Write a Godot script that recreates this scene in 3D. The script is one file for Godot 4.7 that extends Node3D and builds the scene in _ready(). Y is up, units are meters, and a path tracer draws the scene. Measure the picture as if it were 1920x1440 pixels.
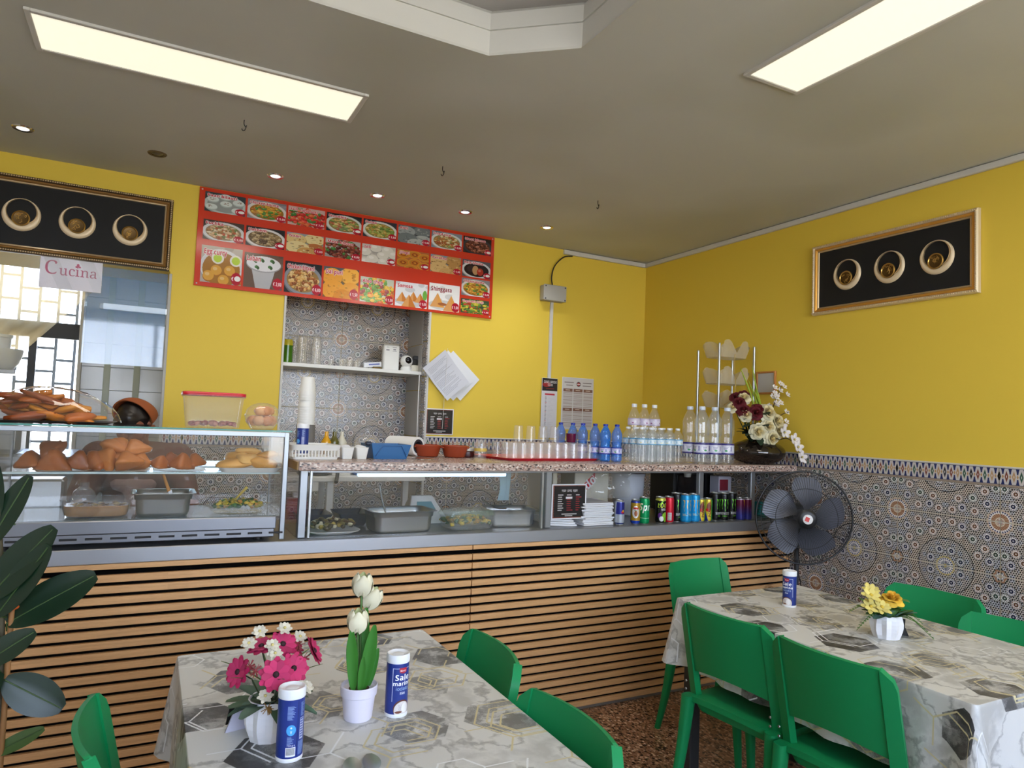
extends Node3D
# A small canteen: counter with display cases, yellow walls over patterned tiles, two set tables. y up, metres; the back right corner of the room is the origin.
const H := 2.829
var M := {}
var names := {}

func _ready():
	var cam := Camera3D.new(); cam.name = "camera"; cam.fov = 58.07; cam.near = 0.05; cam.far = 80.0
	cam.transform = Transform3D(Basis(Vector3.UP, -0.4778) * Basis(Vector3.RIGHT, 0.0558) * Basis(Vector3.BACK, 0.0384), Vector3(-3.5875, 1.4633, 4.5751))
	add_child(cam); cam.current = true
	var env := Environment.new()
	env.background_mode = Environment.BG_SKY
	var sk := Sky.new(); var pm := ProceduralSkyMaterial.new()
	pm.sky_top_color = Color(0.72, 0.81, 0.96); pm.sky_horizon_color = Color(0.93, 0.96, 1.0); pm.ground_bottom_color = Color(0.8, 0.8, 0.78); pm.ground_horizon_color = Color(0.9, 0.92, 0.95)
	pm.sun_angle_max = 1.0; pm.sky_energy_multiplier = SKY; pm.ground_energy_multiplier = SKY
	sk.sky_material = pm; env.sky = sk
	env.tonemap_mode = Environment.TONE_MAPPER_LINEAR
	env.tonemap_exposure = 0.5
	env.sdfgi_enabled = true; env.ssao_enabled = true; env.ssil_enabled = true
	var we := WorldEnvironment.new(); we.name = "world_environment"; we.environment = env; add_child(we)
	# ceiling panels: [x0, x1, z0, z1]
	for p in PANELS:
		var al := AreaLight3D.new(); al.name = "panel_light"; al.area_size = Vector2(p[1] - p[0] - 0.02, p[3] - p[2] - 0.02); al.area_normalize_energy = true
		al.light_energy = PANEL_E; al.light_color = Color(1.0, 0.96, 0.9); al.area_range = 12.0; al.shadow_enabled = true
		al.position = Vector3((p[0] + p[1]) / 2, H - 0.012, (p[2] + p[3]) / 2); al.rotation.x = -PI / 2; add_child(al, true)
	materials()
	structure()
	kitchen()
	counter()
	wall_things()
	granite_things()
	case_things()
	left_case()
	tables()
	plants()
	person()

const SKY := 4.0
const PANEL_E := 2.0
const PANELS := [[-4.05, -2.864, 1.435, 1.718], [-1.648, -1.38, 2.69, 3.88]]

# ---------------------------------------------------------------- helpers
class MB:
	var v := PackedVector3Array()
	var n := PackedVector3Array()
	var t := PackedVector2Array()
	var ix := PackedInt32Array()
	var c := PackedColorArray()

	func paint(k: Color):
		# colours all that was added since the last call
		var l := k.srgb_to_linear(); var m := c.size(); c.resize(v.size())
		for i in range(m, v.size()): c[i] = l

	func grid(P: Array, cu := false, u0 := 0.0, u1 := 1.0, v0 := 0.0, v1 := 1.0):
		# rows along v, columns along u; faces look along du x dv; smooth
		var R := P.size(); var C: int = P[0].size()
		var b := v.size()
		var W := C + 1 if cu else C
		var nn := PackedVector3Array(); nn.resize(R * C)
		for i in R - 1:
			for j in (C if cu else C - 1):
				var k := (j + 1) % C
				var fn: Vector3 = (P[i][k] - P[i + 1][j]).cross(P[i + 1][k] - P[i][j])
				nn[i * C + j] += fn; nn[i * C + k] += fn; nn[(i + 1) * C + j] += fn; nn[(i + 1) * C + k] += fn
		for i in R:
			for j in W:
				var k := j % C
				v.append(P[i][k]); n.append(nn[i * C + k].normalized())
				t.append(Vector2(lerpf(u0, u1, j / float(W - 1)), lerpf(v0, v1, i / float(R - 1))))
		for i in R - 1:
			for j in W - 1:
				var a := b + i * W + j
				ix.append_array([a, a + W, a + 1, a + 1, a + W, a + W + 1])

	func quad(a: Vector3, b: Vector3, c: Vector3, d: Vector3, ua := Vector2(0, 1), ub := Vector2(1, 1), uc := Vector2(1, 0), ud := Vector2(0, 0)):
		# a b c d run counter-clockwise seen from outside
		var s := v.size(); var fn := (c - a).cross(d - b).normalized()
		v.append_array([a, b, c, d]); n.append_array([fn, fn, fn, fn]); t.append_array([ua, ub, uc, ud])
		ix.append_array([s, s + 2, s + 1, s, s + 3, s + 2])

	func fan(ring: Array, up: Vector3, uvs := 1.0):
		# flat cap, ring in any order; normal = up
		var s := v.size(); var c := Vector3.ZERO
		for p in ring: c += p
		c /= ring.size()
		v.append(c); n.append(up); t.append(Vector2(c.x, c.z) * uvs)
		for p in ring: v.append(p); n.append(up); t.append(Vector2(p.x, p.z) * uvs)
		var m := ring.size()
		for i in m:
			var a := s + 1 + i; var b := s + 1 + (i + 1) % m
			if (v[a] - c).cross(v[b] - c).dot(up) > 0: ix.append_array([s, b, a])
			else: ix.append_array([s, a, b])

	func box(c: Vector3, s: Vector3, bev := 0.0, q := Basis()):
		var h := s / 2
		var bb := minf(bev, minf(h.x, minf(h.y, h.z)) * 0.98)
		for ax in 3:
			for sg: float in [-1.0, 1.0]:
				var nrm := Vector3.ZERO; nrm[ax] = sg
				var u := Vector3.ZERO; u[(ax + 1) % 3] = 1.0
				var w := nrm.cross(u)
				if ax != 1 and absf(w.y) < 0.5: # keep v upright on the sides
					u = w; w = nrm.cross(u)
				if w.y < -0.5 or (ax == 1 and w.z > 0.5): u = -u; w = -w
				var hu := absf(u.dot(h)) - bb; var hw := absf(w.dot(h)) - bb
				var o := nrm * absf(nrm.dot(h))
				var ps := [o - u * hu - w * hw, o + u * hu - w * hw, o + u * hu + w * hw, o - u * hu + w * hw]
				quad(c + q * ps[0], c + q * ps[1], c + q * ps[2], c + q * ps[3], Vector2(-hu, hw), Vector2(hu, hw), Vector2(hu, -hw), Vector2(-hu, -hw))
		if bb > 0.0:
			for ax in 3:
				var a1 := (ax + 1) % 3; var a2 := (ax + 2) % 3
				for s1: float in [-1.0, 1.0]:
					for s2: float in [-1.0, 1.0]:
						var e := Vector3.ZERO; e[ax] = h[ax] - bb
						var p1 := Vector3.ZERO; p1[a1] = s1 * h[a1]; p1[a2] = s2 * (h[a2] - bb)
						var p2 := Vector3.ZERO; p2[a1] = s1 * (h[a1] - bb); p2[a2] = s2 * h[a2]
						if s1 * s2 > 0: quad(c + q * (p1 - e), c + q * (p2 - e), c + q * (p2 + e), c + q * (p1 + e))
						else: quad(c + q * (p2 - e), c + q * (p1 - e), c + q * (p1 + e), c + q * (p2 + e))
			for sx: float in [-1.0, 1.0]:
				for sy: float in [-1.0, 1.0]:
					for sz: float in [-1.0, 1.0]:
						var o := Vector3(sx, sy, sz) * (h - Vector3.ONE * bb)
						var a := o + Vector3(sx * bb, 0, 0); var b := o + Vector3(0, sy * bb, 0); var d := o + Vector3(0, 0, sz * bb)
						var st := v.size(); var fn := q * Vector3(sx, sy, sz).normalized()
						v.append_array([c + q * a, c + q * b, c + q * d]); n.append_array([fn, fn, fn]); t.append_array([Vector2(), Vector2(), Vector2()])
						if sx * sy * sz > 0: ix.append_array([st, st + 2, st + 1])
						else: ix.append_array([st, st + 1, st + 2])

	func lathe(prof: Array, segs: int, c := Vector3.ZERO, q := Basis(), a0 := 0.0, a1 := TAU):
		# prof: [radius, y] from the bottom of the outside upwards; splits where the outline turns sharply
		var full := is_equal_approx(a1 - a0, TAU)
		var runs := [[prof[0]]]
		for i in range(1, prof.size()):
			runs[-1].append(prof[i])
			if i < prof.size() - 1:
				var d0 := Vector2(prof[i][0] - prof[i - 1][0], prof[i][1] - prof[i - 1][1]); var d1 := Vector2(prof[i + 1][0] - prof[i][0], prof[i + 1][1] - prof[i][1])
				if absf(d0.angle_to(d1)) > 0.7: runs.append([prof[i]])
		var tot := 0.0
		for i in range(1, prof.size()): tot += Vector2(prof[i][0] - prof[i - 1][0], prof[i][1] - prof[i - 1][1]).length()
		var at := 0.0
		for r in runs:
			var P := []; var l := 0.0; var ls := [0.0]
			for i in r.size():
				if i: l += Vector2(r[i][0] - r[i - 1][0], r[i][1] - r[i - 1][1]).length(); ls.append(l)
				var row := PackedVector3Array()
				for j in (segs if full else segs + 1):
					var a := lerpf(a0, a1, j / float(segs))
					row.append(c + q * Vector3(maxf(r[i][0], 1e-5) * cos(a), r[i][1], -maxf(r[i][0], 1e-5) * sin(a)))
				P.append(row)
			var s0 := t.size(); grid(P, full)
			for i in r.size():
				for j in segs + 1: t[s0 + i * (segs + 1) + j].y = 1.0 - (at + ls[i]) / tot
			at += l

	func tube(path: Array, rad, segs := 8, caps := true):
		var P := []; var side := Vector3.ZERO
		for i in path.size():
			var d: Vector3 = (path[mini(i + 1, path.size() - 1)] - path[maxi(i - 1, 0)]).normalized()
			if side == Vector3.ZERO:
				side = d.cross(Vector3.UP if absf(d.y) < 0.9 else Vector3.RIGHT).normalized()
			side = (side - d * side.dot(d)).normalized()
			var up := side.cross(d)
			var r: float = rad if rad is float else rad[i]
			var row := PackedVector3Array()
			for j in segs:
				var a := TAU * j / segs
				row.append(path[i] + (side * cos(a) - up * sin(a)) * -r)
			P.append(row)
		grid(P, true)
		if caps:
			var d0: Vector3 = (path[0] - path[1]).normalized(); var d1: Vector3 = (path[-1] - path[-2]).normalized()
			fan(Array(P[0]), d0); fan(Array(P[-1]), d1)

	func loft(rings: Array, cap0 := true, cap1 := true):
		# rings: closed outlines, going round so that du x dv looks outward (counter-clockwise seen from the side dv points to)
		grid(rings, true)
		if cap0: fan(Array(rings[0]), _face(rings[0], rings[1]))
		if cap1: fan(Array(rings[-1]), _face(rings[-1], rings[-2]))

	func _face(a, b) -> Vector3:
		var nn := Vector3.ZERO
		for i in a.size(): nn += a[i].cross(a[(i + 1) % a.size()])
		var ca := Vector3.ZERO; var cb := Vector3.ZERO
		for p in a: ca += p
		for p in b: cb += p
		nn = nn.normalized()
		return nn if nn.dot(ca / a.size() - cb / b.size()) >= 0 else -nn

	func ell(c: Vector3, r: Vector3, segs := 12, rows := 8, q := Basis(), wob := 0.0, seed := 0.0):
		var P := []
		for i in rows + 1:
			var f := PI * i / rows - PI / 2
			var row := PackedVector3Array()
			for j in segs:
				var a := TAU * j / segs
				var d := Vector3(cos(f) * cos(a), sin(f), -cos(f) * sin(a))
				if wob > 0.0: d *= 1.0 + wob * sin(d.x * 5.1 + seed) * cos(d.z * 4.3 + seed * 1.7) + wob * 0.6 * sin(d.y * 7.0 + d.x * 3.0 + seed * 2.3)
				row.append(c + q * (d * r))
			P.append(row)
		grid(P, true)

	func leaf(base: Vector3, dir: Vector3, up: Vector3, L: float, W: float, bend := 0.0, fold := 0.15, power := 0.8, th := 0.0008, steps := 8):
		# a blade with thickness, narrow at both ends, folded at the midrib and bent along its length
		var d := dir.normalized(); var s := d.cross(up).normalized(); var u := s.cross(d)
		for side: float in [1.0, -1.0]:
			var P := []
			for i in steps + 1:
				var f := i / float(steps)
				var w := W * 0.5 * pow(sin(PI * clampf(f * 0.94 + 0.03, 0, 1)), power)
				var c := base + d * (L * f) + u * (-bend * f * f * L)
				var row := PackedVector3Array()
				for k in 5:
					var x := (k / 2.0 - 1.0) * side
					row.append(c + s * (w * x) + u * (absf(x) * w * fold + th * side))
				P.append(row)
			grid(P)

	func add(o: MB, x := Transform3D()):
		var b := v.size()
		for i in o.v.size():
			v.append(x * o.v[i]); n.append((x.basis * o.n[i]).normalized()); t.append(o.t[i])
		for i in o.ix: ix.append(i + b)

	func mesh() -> ArrayMesh:
		var a := []; a.resize(Mesh.ARRAY_MAX)
		a[Mesh.ARRAY_VERTEX] = v; a[Mesh.ARRAY_NORMAL] = n; a[Mesh.ARRAY_TEX_UV] = t; a[Mesh.ARRAY_INDEX] = ix
		if c.size() == v.size() and c.size(): a[Mesh.ARRAY_COLOR] = c
		var m := ArrayMesh.new(); m.add_surface_from_arrays(Mesh.PRIMITIVE_TRIANGLES, a)
		return m

func rrect(w: float, d: float, r: float, y: float, c := Vector2.ZERO, k := 5) -> PackedVector3Array:
	# rounded rectangle, counter-clockwise seen from above
	var o := PackedVector3Array()
	for q in 4:
		var cx: float = (w / 2 - r) * [1, -1, -1, 1][q]; var cz: float = (d / 2 - r) * [-1, -1, 1, 1][q]
		for i in k + 1:
			var a := PI / 2 * (q + i / float(k))
			o.append(Vector3(c.x + cx + r * cos(a), y, c.y + cz - r * sin(a)))
	return o

func numbered(called: String) -> String:
	var k: int = names.get(called, 0)
	names[called] = k + 1
	return called if k == 0 else "%s_%03d" % [called, k]

func tag(o, label := "", category := "", group := ""):
	if label: o.set_meta("label", label)
	if category: o.set_meta("category", category)
	if group: o.set_meta("group", group)
	return o

func thing(called: String, label: String, category: String, at := Vector3.ZERO, turn := 0.0, group := "") -> Node3D:
	var o := Node3D.new(); o.name = numbered(called); add_child(o, true)
	o.position = at; o.rotation.y = turn
	return tag(o, label, category, group)

func part(called: String, mb, mat, parent: Node, label := "") -> MeshInstance3D:
	var o := MeshInstance3D.new(); o.mesh = mb.mesh() if mb is MB else mb
	o.material_override = mat; o.cast_shadow = GeometryInstance3D.SHADOW_CASTING_SETTING_ON
	if parent == self: o.name = numbered(called)
	else:
		var k := 0; var nm := called
		var used: Dictionary = parent.get_meta("used") if parent.has_meta("used") else {}
		k = used.get(called, 0); used[called] = k + 1; parent.set_meta("used", used)
		o.name = called if k == 0 else "%s_%03d" % [called, k]
	parent.add_child(o, true)
	if label: o.set_meta("label", label)
	return o

func solo(called: String, mb, mat, label: String, category: String, at := Vector3.ZERO, turn := 0.0, group := "") -> MeshInstance3D:
	var o := part(called, mb, mat, self); o.position = at; o.rotation.y = turn
	return tag(o, label, category, group)

func struct(called: String, mb, mat, parent: Node = self) -> MeshInstance3D:
	var o := part(called, mb, mat, parent)
	if parent == self: o.set_meta("kind", "structure")
	return o

func dup(src: Node3D, called: String, label: String, at: Vector3, turn := 0.0, group := "") -> Node3D:
	var o = src.duplicate(); o.name = numbered(called); add_child(o, true); o.position = at; o.rotation.y = turn
	return tag(o, label, "", group)

func boxm(c: Vector3, s: Vector3, bev := 0.0, q := Basis()) -> MB:
	var m := MB.new(); m.box(c, s, bev, q); return m

func lat(prof: Array, segs := 24, c := Vector3.ZERO, q := Basis()) -> MB:
	var m := MB.new(); m.lathe(prof, segs, c, q); return m

func tub(path: Array, r, segs := 8) -> MB:
	var m := MB.new(); m.tube(path, r, segs); return m

func lofted(rings: Array, c0 := true, c1 := true) -> MB:
	var m := MB.new(); m.loft(rings, c0, c1); return m

func arc(pts: Array, steps := 6) -> Array:
	# smooth curve through points
	var o := []
	for i in pts.size() - 1:
		var p0: Vector3 = pts[maxi(i - 1, 0)]; var p3: Vector3 = pts[mini(i + 2, pts.size() - 1)]
		for k in steps: o.append(pts[i].cubic_interpolate(pts[i + 1], p0, p3, k / float(steps)))
	o.append(pts[-1])
	return o

func nth(i: int) -> String:
	return ["first", "second", "third", "fourth", "fifth", "sixth", "seventh", "eighth", "ninth", "tenth", "eleventh", "twelfth", "thirteenth", "fourteenth", "fifteenth", "sixteenth", "seventeenth", "eighteenth"][i]

# ---------------------------------------------------------------- materials and textures
func rgb(r: float, g: float, b: float, a := 1.0) -> Color:
	return Color(r / 255.0, g / 255.0, b / 255.0, a)

func mat(c: Color, rough := 0.6, metal := 0.0, spec := 0.5) -> StandardMaterial3D:
	var m := StandardMaterial3D.new(); m.albedo_color = c; m.roughness = rough; m.metallic = metal; m.metallic_specular = spec
	return m

func pane(c: Color, a: float) -> StandardMaterial3D:
	var m := mat(Color(c, a), 0.04); m.transparency = BaseMaterial3D.TRANSPARENCY_ALPHA; m.cull_mode = BaseMaterial3D.CULL_DISABLED
	return m

func glow(c: Color, e: float) -> StandardMaterial3D:
	var m := mat(c, 0.5); m.emission_enabled = true; m.emission = c; m.emission_energy_multiplier = e
	return m

func timg(im: Image, rough := 0.6, scale := Vector3.ONE, c := Color.WHITE) -> StandardMaterial3D:
	var m := mat(c, rough); m.albedo_texture = ImageTexture.create_from_image(im); m.uv1_scale = scale
	m.texture_filter = BaseMaterial3D.TEXTURE_FILTER_LINEAR_WITH_MIPMAPS
	return m

func noise(seed: int, freq: float, oct := 3, kind := FastNoiseLite.TYPE_SIMPLEX_SMOOTH) -> FastNoiseLite:
	var f := FastNoiseLite.new(); f.seed = seed; f.frequency = freq; f.fractal_octaves = oct; f.noise_type = kind
	return f

func relief(m: StandardMaterial3D, seed: int, freq: float, cm: float, scale: float):
	var im := noise(seed, freq, 3).get_seamless_image(128, 128)
	m.heightmap_enabled = true; m.heightmap_scale = cm; m.heightmap_texture = ImageTexture.create_from_image(im)
	m.uv1_triplanar = true; m.uv1_scale = Vector3.ONE * scale
	return m

func speckle(w: int, seed: int, base: Color, cols: Array, count: int, r0: float, r1: float) -> Image:
	var im := Image.create(w, w, false, Image.FORMAT_RGB8); im.fill(base)
	var rng := RandomNumberGenerator.new(); rng.seed = seed
	for i in count:
		var r := rng.randf_range(r0, r1); var r2 := r * rng.randf_range(0.5, 1.0)
		var x := rng.randi() % w; var y := rng.randi() % w; var c: Color = cols[rng.randi() % cols.size()]
		for dy in range(-int(r2), int(r2) + 1):
			var hw := int(r * sqrt(maxf(0, 1 - dy * dy / (r2 * r2 + 0.01))) + 0.5) + rng.randi() % 2
			im.fill_rect(Rect2i(posmod(x - hw, w), posmod(y + dy, w), 2 * hw + 1, 1), c)
	return im

func blob(im: Image, cx: float, cy: float, rx: float, ry: float, c: Color, rect := Rect2i()):
	if rect.size == Vector2i.ZERO: rect = Rect2i(0, 0, im.get_width(), im.get_height())
	for y in range(maxi(int(cy - ry), rect.position.y), mini(int(cy + ry) + 1, rect.end.y)):
		var f := (y + 0.5 - cy) / ry
		if absf(f) >= 1.0: continue
		var hw := rx * sqrt(1 - f * f)
		var x0 := maxi(int(round(cx - hw)), rect.position.x); var x1 := mini(int(round(cx + hw)), rect.end.x)
		if x1 > x0: im.fill_rect(Rect2i(x0, y, x1 - x0, 1), c)

func stroke(im: Image, a: Vector2, b: Vector2, w: float, c: Color):
	var n := int(a.distance_to(b)) + 1
	for i in n + 1:
		var p := a.lerp(b, i / float(n)); im.fill_rect(Rect2i(int(p.x - w / 2), int(p.y - w / 2), maxi(1, int(round(w))), maxi(1, int(round(w)))), c)

var fonts := {}
func glyphs(s: String, font := "Droid Sans", bold := false) -> PackedVector2Array:
	var key := font + str(bold)
	if not fonts.has(key):
		var f := SystemFont.new(); f.font_names = PackedStringArray([font]); f.font_weight = 700 if bold else 400
		fonts[key] = f
	var tm := TextMesh.new(); tm.text = s; tm.font = fonts[key]; tm.font_size = 64; tm.pixel_size = 1.0 / 64; tm.depth = 0.0; tm.curve_step = 4.0
	tm.horizontal_alignment = HORIZONTAL_ALIGNMENT_LEFT; tm.vertical_alignment = VERTICAL_ALIGNMENT_BOTTOM
	var o := PackedVector2Array()
	if tm.get_surface_count() == 0: return o
	var a := tm.surface_get_arrays(0)
	var vs: PackedVector3Array = a[Mesh.ARRAY_VERTEX]
	var id = a[Mesh.ARRAY_INDEX]
	if id == null or id.size() == 0: id = range(vs.size())
	for i in id: o.append(Vector2(vs[i].x, vs[i].y - 0.2363))
	return o

func draw_text(im: Image, s: String, x: float, y: float, h: float, c: Color, font := "Droid Sans", bold := false, maxw := 0.0, centre := false, shear := 0.0, turn := 0.0):
	# writes s with its baseline's left end at x, y (pixels); h is the em height
	var g := glyphs(s, font, bold)
	if g.is_empty(): return
	var lo := Vector2(1e9, 1e9); var hi := -lo
	for p in g: lo = lo.min(p); hi = hi.max(p)
	var sx := h
	if maxw > 0 and (hi.x - lo.x) * h > maxw: sx = maxw / (hi.x - lo.x)
	var off := -lo.x * sx - ((hi.x - lo.x) * sx / 2 if centre else 0.0)
	var ca := cos(turn); var sa := sin(turn)
	var SS := 3
	var q := PackedVector2Array(); q.resize(g.size())
	for i in g.size():
		var p := Vector2(g[i].x * sx + off + shear * (g[i].y - lo.y) * h, -g[i].y * h)
		q[i] = Vector2(x + p.x * ca - p.y * sa, y + p.x * sa + p.y * ca)
	lo = Vector2(1e9, 1e9); hi = -lo
	for p in q: lo = lo.min(p); hi = hi.max(p)
	var x0 := maxi(0, int(floor(lo.x))); var y0 := maxi(0, int(floor(lo.y))); var x1 := mini(im.get_width(), int(ceil(hi.x)) + 1); var y1 := mini(im.get_height(), int(ceil(hi.y)) + 1)
	var w := (x1 - x0) * SS; var hh := (y1 - y0) * SS
	if w <= 0 or hh <= 0: return
	var cov := PackedByteArray(); cov.resize(w * hh)
	for k in range(0, q.size() - 2, 3):
		var a := (q[k] - Vector2(x0, y0)) * SS; var b := (q[k + 1] - Vector2(x0, y0)) * SS; var d := (q[k + 2] - Vector2(x0, y0)) * SS
		var ty0 := maxi(0, int(floor(minf(a.y, minf(b.y, d.y))))); var ty1 := mini(hh - 1, int(ceil(maxf(a.y, maxf(b.y, d.y)))))
		for yy in range(ty0, ty1 + 1):
			var py := yy + 0.5; var l := 1e9; var r := -1e9
			for e in [[a, b], [b, d], [d, a]]:
				var e0: Vector2 = e[0]; var e1: Vector2 = e[1]
				if (e0.y <= py) != (e1.y <= py):
					var xx := e0.x + (py - e0.y) / (e1.y - e0.y) * (e1.x - e0.x)
					l = minf(l, xx); r = maxf(r, xx)
			for xx in range(maxi(0, int(ceil(l - 0.5))), mini(w - 1, int(floor(r - 0.5))) + 1): cov[yy * w + xx] = 1
	for yy in y1 - y0:
		for xx in x1 - x0:
			var sum := 0
			for j in SS:
				var o := (yy * SS + j) * w + xx * SS
				sum += cov[o] + cov[o + 1] + cov[o + 2]
			if sum > 0: im.set_pixel(x0 + xx, y0 + yy, im.get_pixel(x0 + xx, y0 + yy).lerp(c, sum / 9.0))

var T := {}

func mosaic() -> Image:
	# printed pattern of the wall tiles: 0.507 m square, two tiles high; mirrored from one quarter
	var N := 256
	var im := Image.create(2 * N, 2 * N, false, Image.FORMAT_RGB8)
	var small := [[.22, .03, 0], [.172, .046, 1], [.113, .036, 0], [.055, .079, 1], [.122, .1, 2], [.066, .138, 0], [.045, .195, 1], [.018, .157, 2], [.224, .176, 1], [.179, .224, 1], [.19, .09, 0], [.098, .176, 0]]
	var white := rgb(226, 222, 218); var navy := rgb(40, 46, 84); var brown := rgb(140, 92, 66); var green := rgb(58, 84, 70); var black := rgb(22, 22, 26)
	var tan := rgb(186, 158, 130); var grey := rgb(158, 160, 172); var stone := rgb(168, 156, 144); var ochre := rgb(186, 164, 96)
	for py in N:
		for px in N:
			var x := (px + 0.5) / N * 0.2535; var y := (py + 0.5) / N * 0.2535
			var db := sqrt(x * x + y * y)
			var mx := 0.2535 - x; var my := 0.2535 - y; var dm := sqrt(mx * mx + my * my)
			var dh := sqrt(x * x + my * my)
			var am := atan2(my, mx)
			# ground: lattice of dark dots over stone, tan and grey bands
			var c := stone
			if absf(dm - 0.162) < 0.02 + 0.006 * cos(am * 16): c = stone.lerp(tan, 0.5)
			elif x < 0.045 and absf(dh - 0.1) < 0.05: c = grey
			elif sin(x * 95) * sin(y * 95) > 0.45: c = grey
			var lx := x / 0.0112; var ly := y / 0.0097
			if posmod(int(floor(ly)), 2) == 1: lx += 0.5
			var ddx := absf(lx - floor(lx) - 0.5); var ddy := absf(ly - floor(ly) - 0.5)
			if ddx * ddx * 1.2 + ddy * ddy < 0.105: c = black.lerp(navy, 0.3 if dm < 0.135 else 0.05)
			elif ddx > 0.38 or ddy > 0.4: c = c.lerp(white, 0.6)
			if absf(dm - 0.136) < 0.0016: c = black
			# small rosettes
			for s in small:
				var dx: float = x - s[0]; var dy: float = y - s[1]
				var d2 := dx * dx + dy * dy
				if d2 < 0.0006:
					var d := sqrt(d2) / 1.16; var a := atan2(dy, dx)
					var col: Color = [brown, navy, green][s[2]]
					var cc := col
					if d < 0.0035: cc = white.lerp(col, 0.3)
					elif d < 0.009: cc = col if cos(a * 8) > -0.2 else black
					elif d < 0.0118: cc = white
					elif d < 0.0165: cc = col.lerp(grey, 0.25) if cos(a * 12) > 0.1 else white
					elif d < 0.019: cc = white if cos(a * 12) > -0.4 else black
					else: cc = black.lerp(stone, 0.4)
					c = cc
			# mandala heart
			if dm < 0.05:
				if dm < 0.007: c = ochre
				elif dm < 0.014: c = black if cos(am * 12) > 0 else white
				elif dm < 0.024: c = navy if cos(am * 16) > -0.1 else white
				elif dm < 0.029: c = white
				elif dm < 0.039: c = navy.lerp(grey, 0.4) if cos(am * 20) > 0.0 else white
				elif dm < 0.046 + 0.003 * cos(am * 20): c = ochre.lerp(white, 0.2)
			# brown rosette at the tile corners
			if db < 0.062:
				var a := atan2(y, x)
				if db < 0.006: c = grey
				elif db < 0.016: c = brown if cos(a * 16) > -0.3 else white
				elif db < 0.02: c = white.lerp(ochre, 0.3)
				elif db < 0.038: c = brown if cos(a * 24 + db * 300) > -0.35 else tan
				elif db < 0.043: c = white
				elif db < 0.051: c = navy if cos(a * 28) > 0.0 else white
				elif db < 0.058 + 0.003 * cos(a * 14): c = tan.lerp(white, 0.25)
			if dh < 0.034:
				var a := atan2(my, x)
				if dh < 0.007: c = tan
				elif dh < 0.014: c = grey if cos(a * 6) > 0 else white
				elif absf(dh - 0.024 - 0.003 * cos(a * 6)) < 0.004: c = brown.lerp(tan, 0.4)
				elif absf(dh - 0.031) < 0.0018: c = black
			im.set_pixel(px, py, c); im.set_pixel(2 * N - 1 - px, py, c)
			im.set_pixel(px, 2 * N - 1 - py, c); im.set_pixel(2 * N - 1 - px, 2 * N - 1 - py, c)
	return im

func border_print() -> Image:
	# eight repeats of blue bells and coloured diamonds between white ogees
	var im := Image.create(512, 160, false, Image.FORMAT_RGB8)
	var dia := [rgb(120, 62, 46), rgb(176, 140, 100), rgb(50, 84, 66), rgb(28, 28, 34), rgb(120, 62, 46), rgb(50, 84, 66), rgb(176, 140, 100), rgb(28, 28, 34)]
	for y in 160:
		for x in 512:
			var k := x / 64; var u := (x % 64) / 32.0 - 1.0; var v := y / 70.0 - 1.0
			var c := rgb(196, 190, 186)
			if y >= 140:
				c = rgb(120, 104, 92) if (x / 2 + y) % 6 < 3 else rgb(176, 160, 142)
			else:
				var edge := 1.0 - absf(u); var av := absf(v)
				if av > 0.3 and absf(u) < 0.2 + 0.34 * pow((av - 0.3) / 0.7, 1.6): c = rgb(38, 46, 92)
				elif edge / 0.5 + av / 0.72 < 1.0: c = dia[k] if u > 0 else dia[(k + 7) % 8]
				elif absf(u) / 0.3 + av / 0.26 < 1.0: c = rgb(176, 140, 98)
				if edge / 0.5 + av / 0.72 < 0.3: c = rgb(214, 208, 200)
				if av > 0.95: c = rgb(70, 72, 96)
			im.set_pixel(x, y, c)
	return im

func wood_print() -> Image:
	var im := Image.create(1024, 128, false, Image.FORMAT_RGB8)
	var f := noise(3, 0.02, 4); var g := noise(8, 0.3, 2)
	for y in 128:
		for x in 1024:
			var r := f.get_noise_2d(x * 0.18, y * 3.2) * 0.5 + g.get_noise_2d(x * 0.12, y * 4.0) * 0.28
			im.set_pixel(x, y, rgb(232, 182, 126).lerp(rgb(198, 148, 96), clampf(0.42 + r * 0.8, 0, 1)))
	return im

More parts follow.
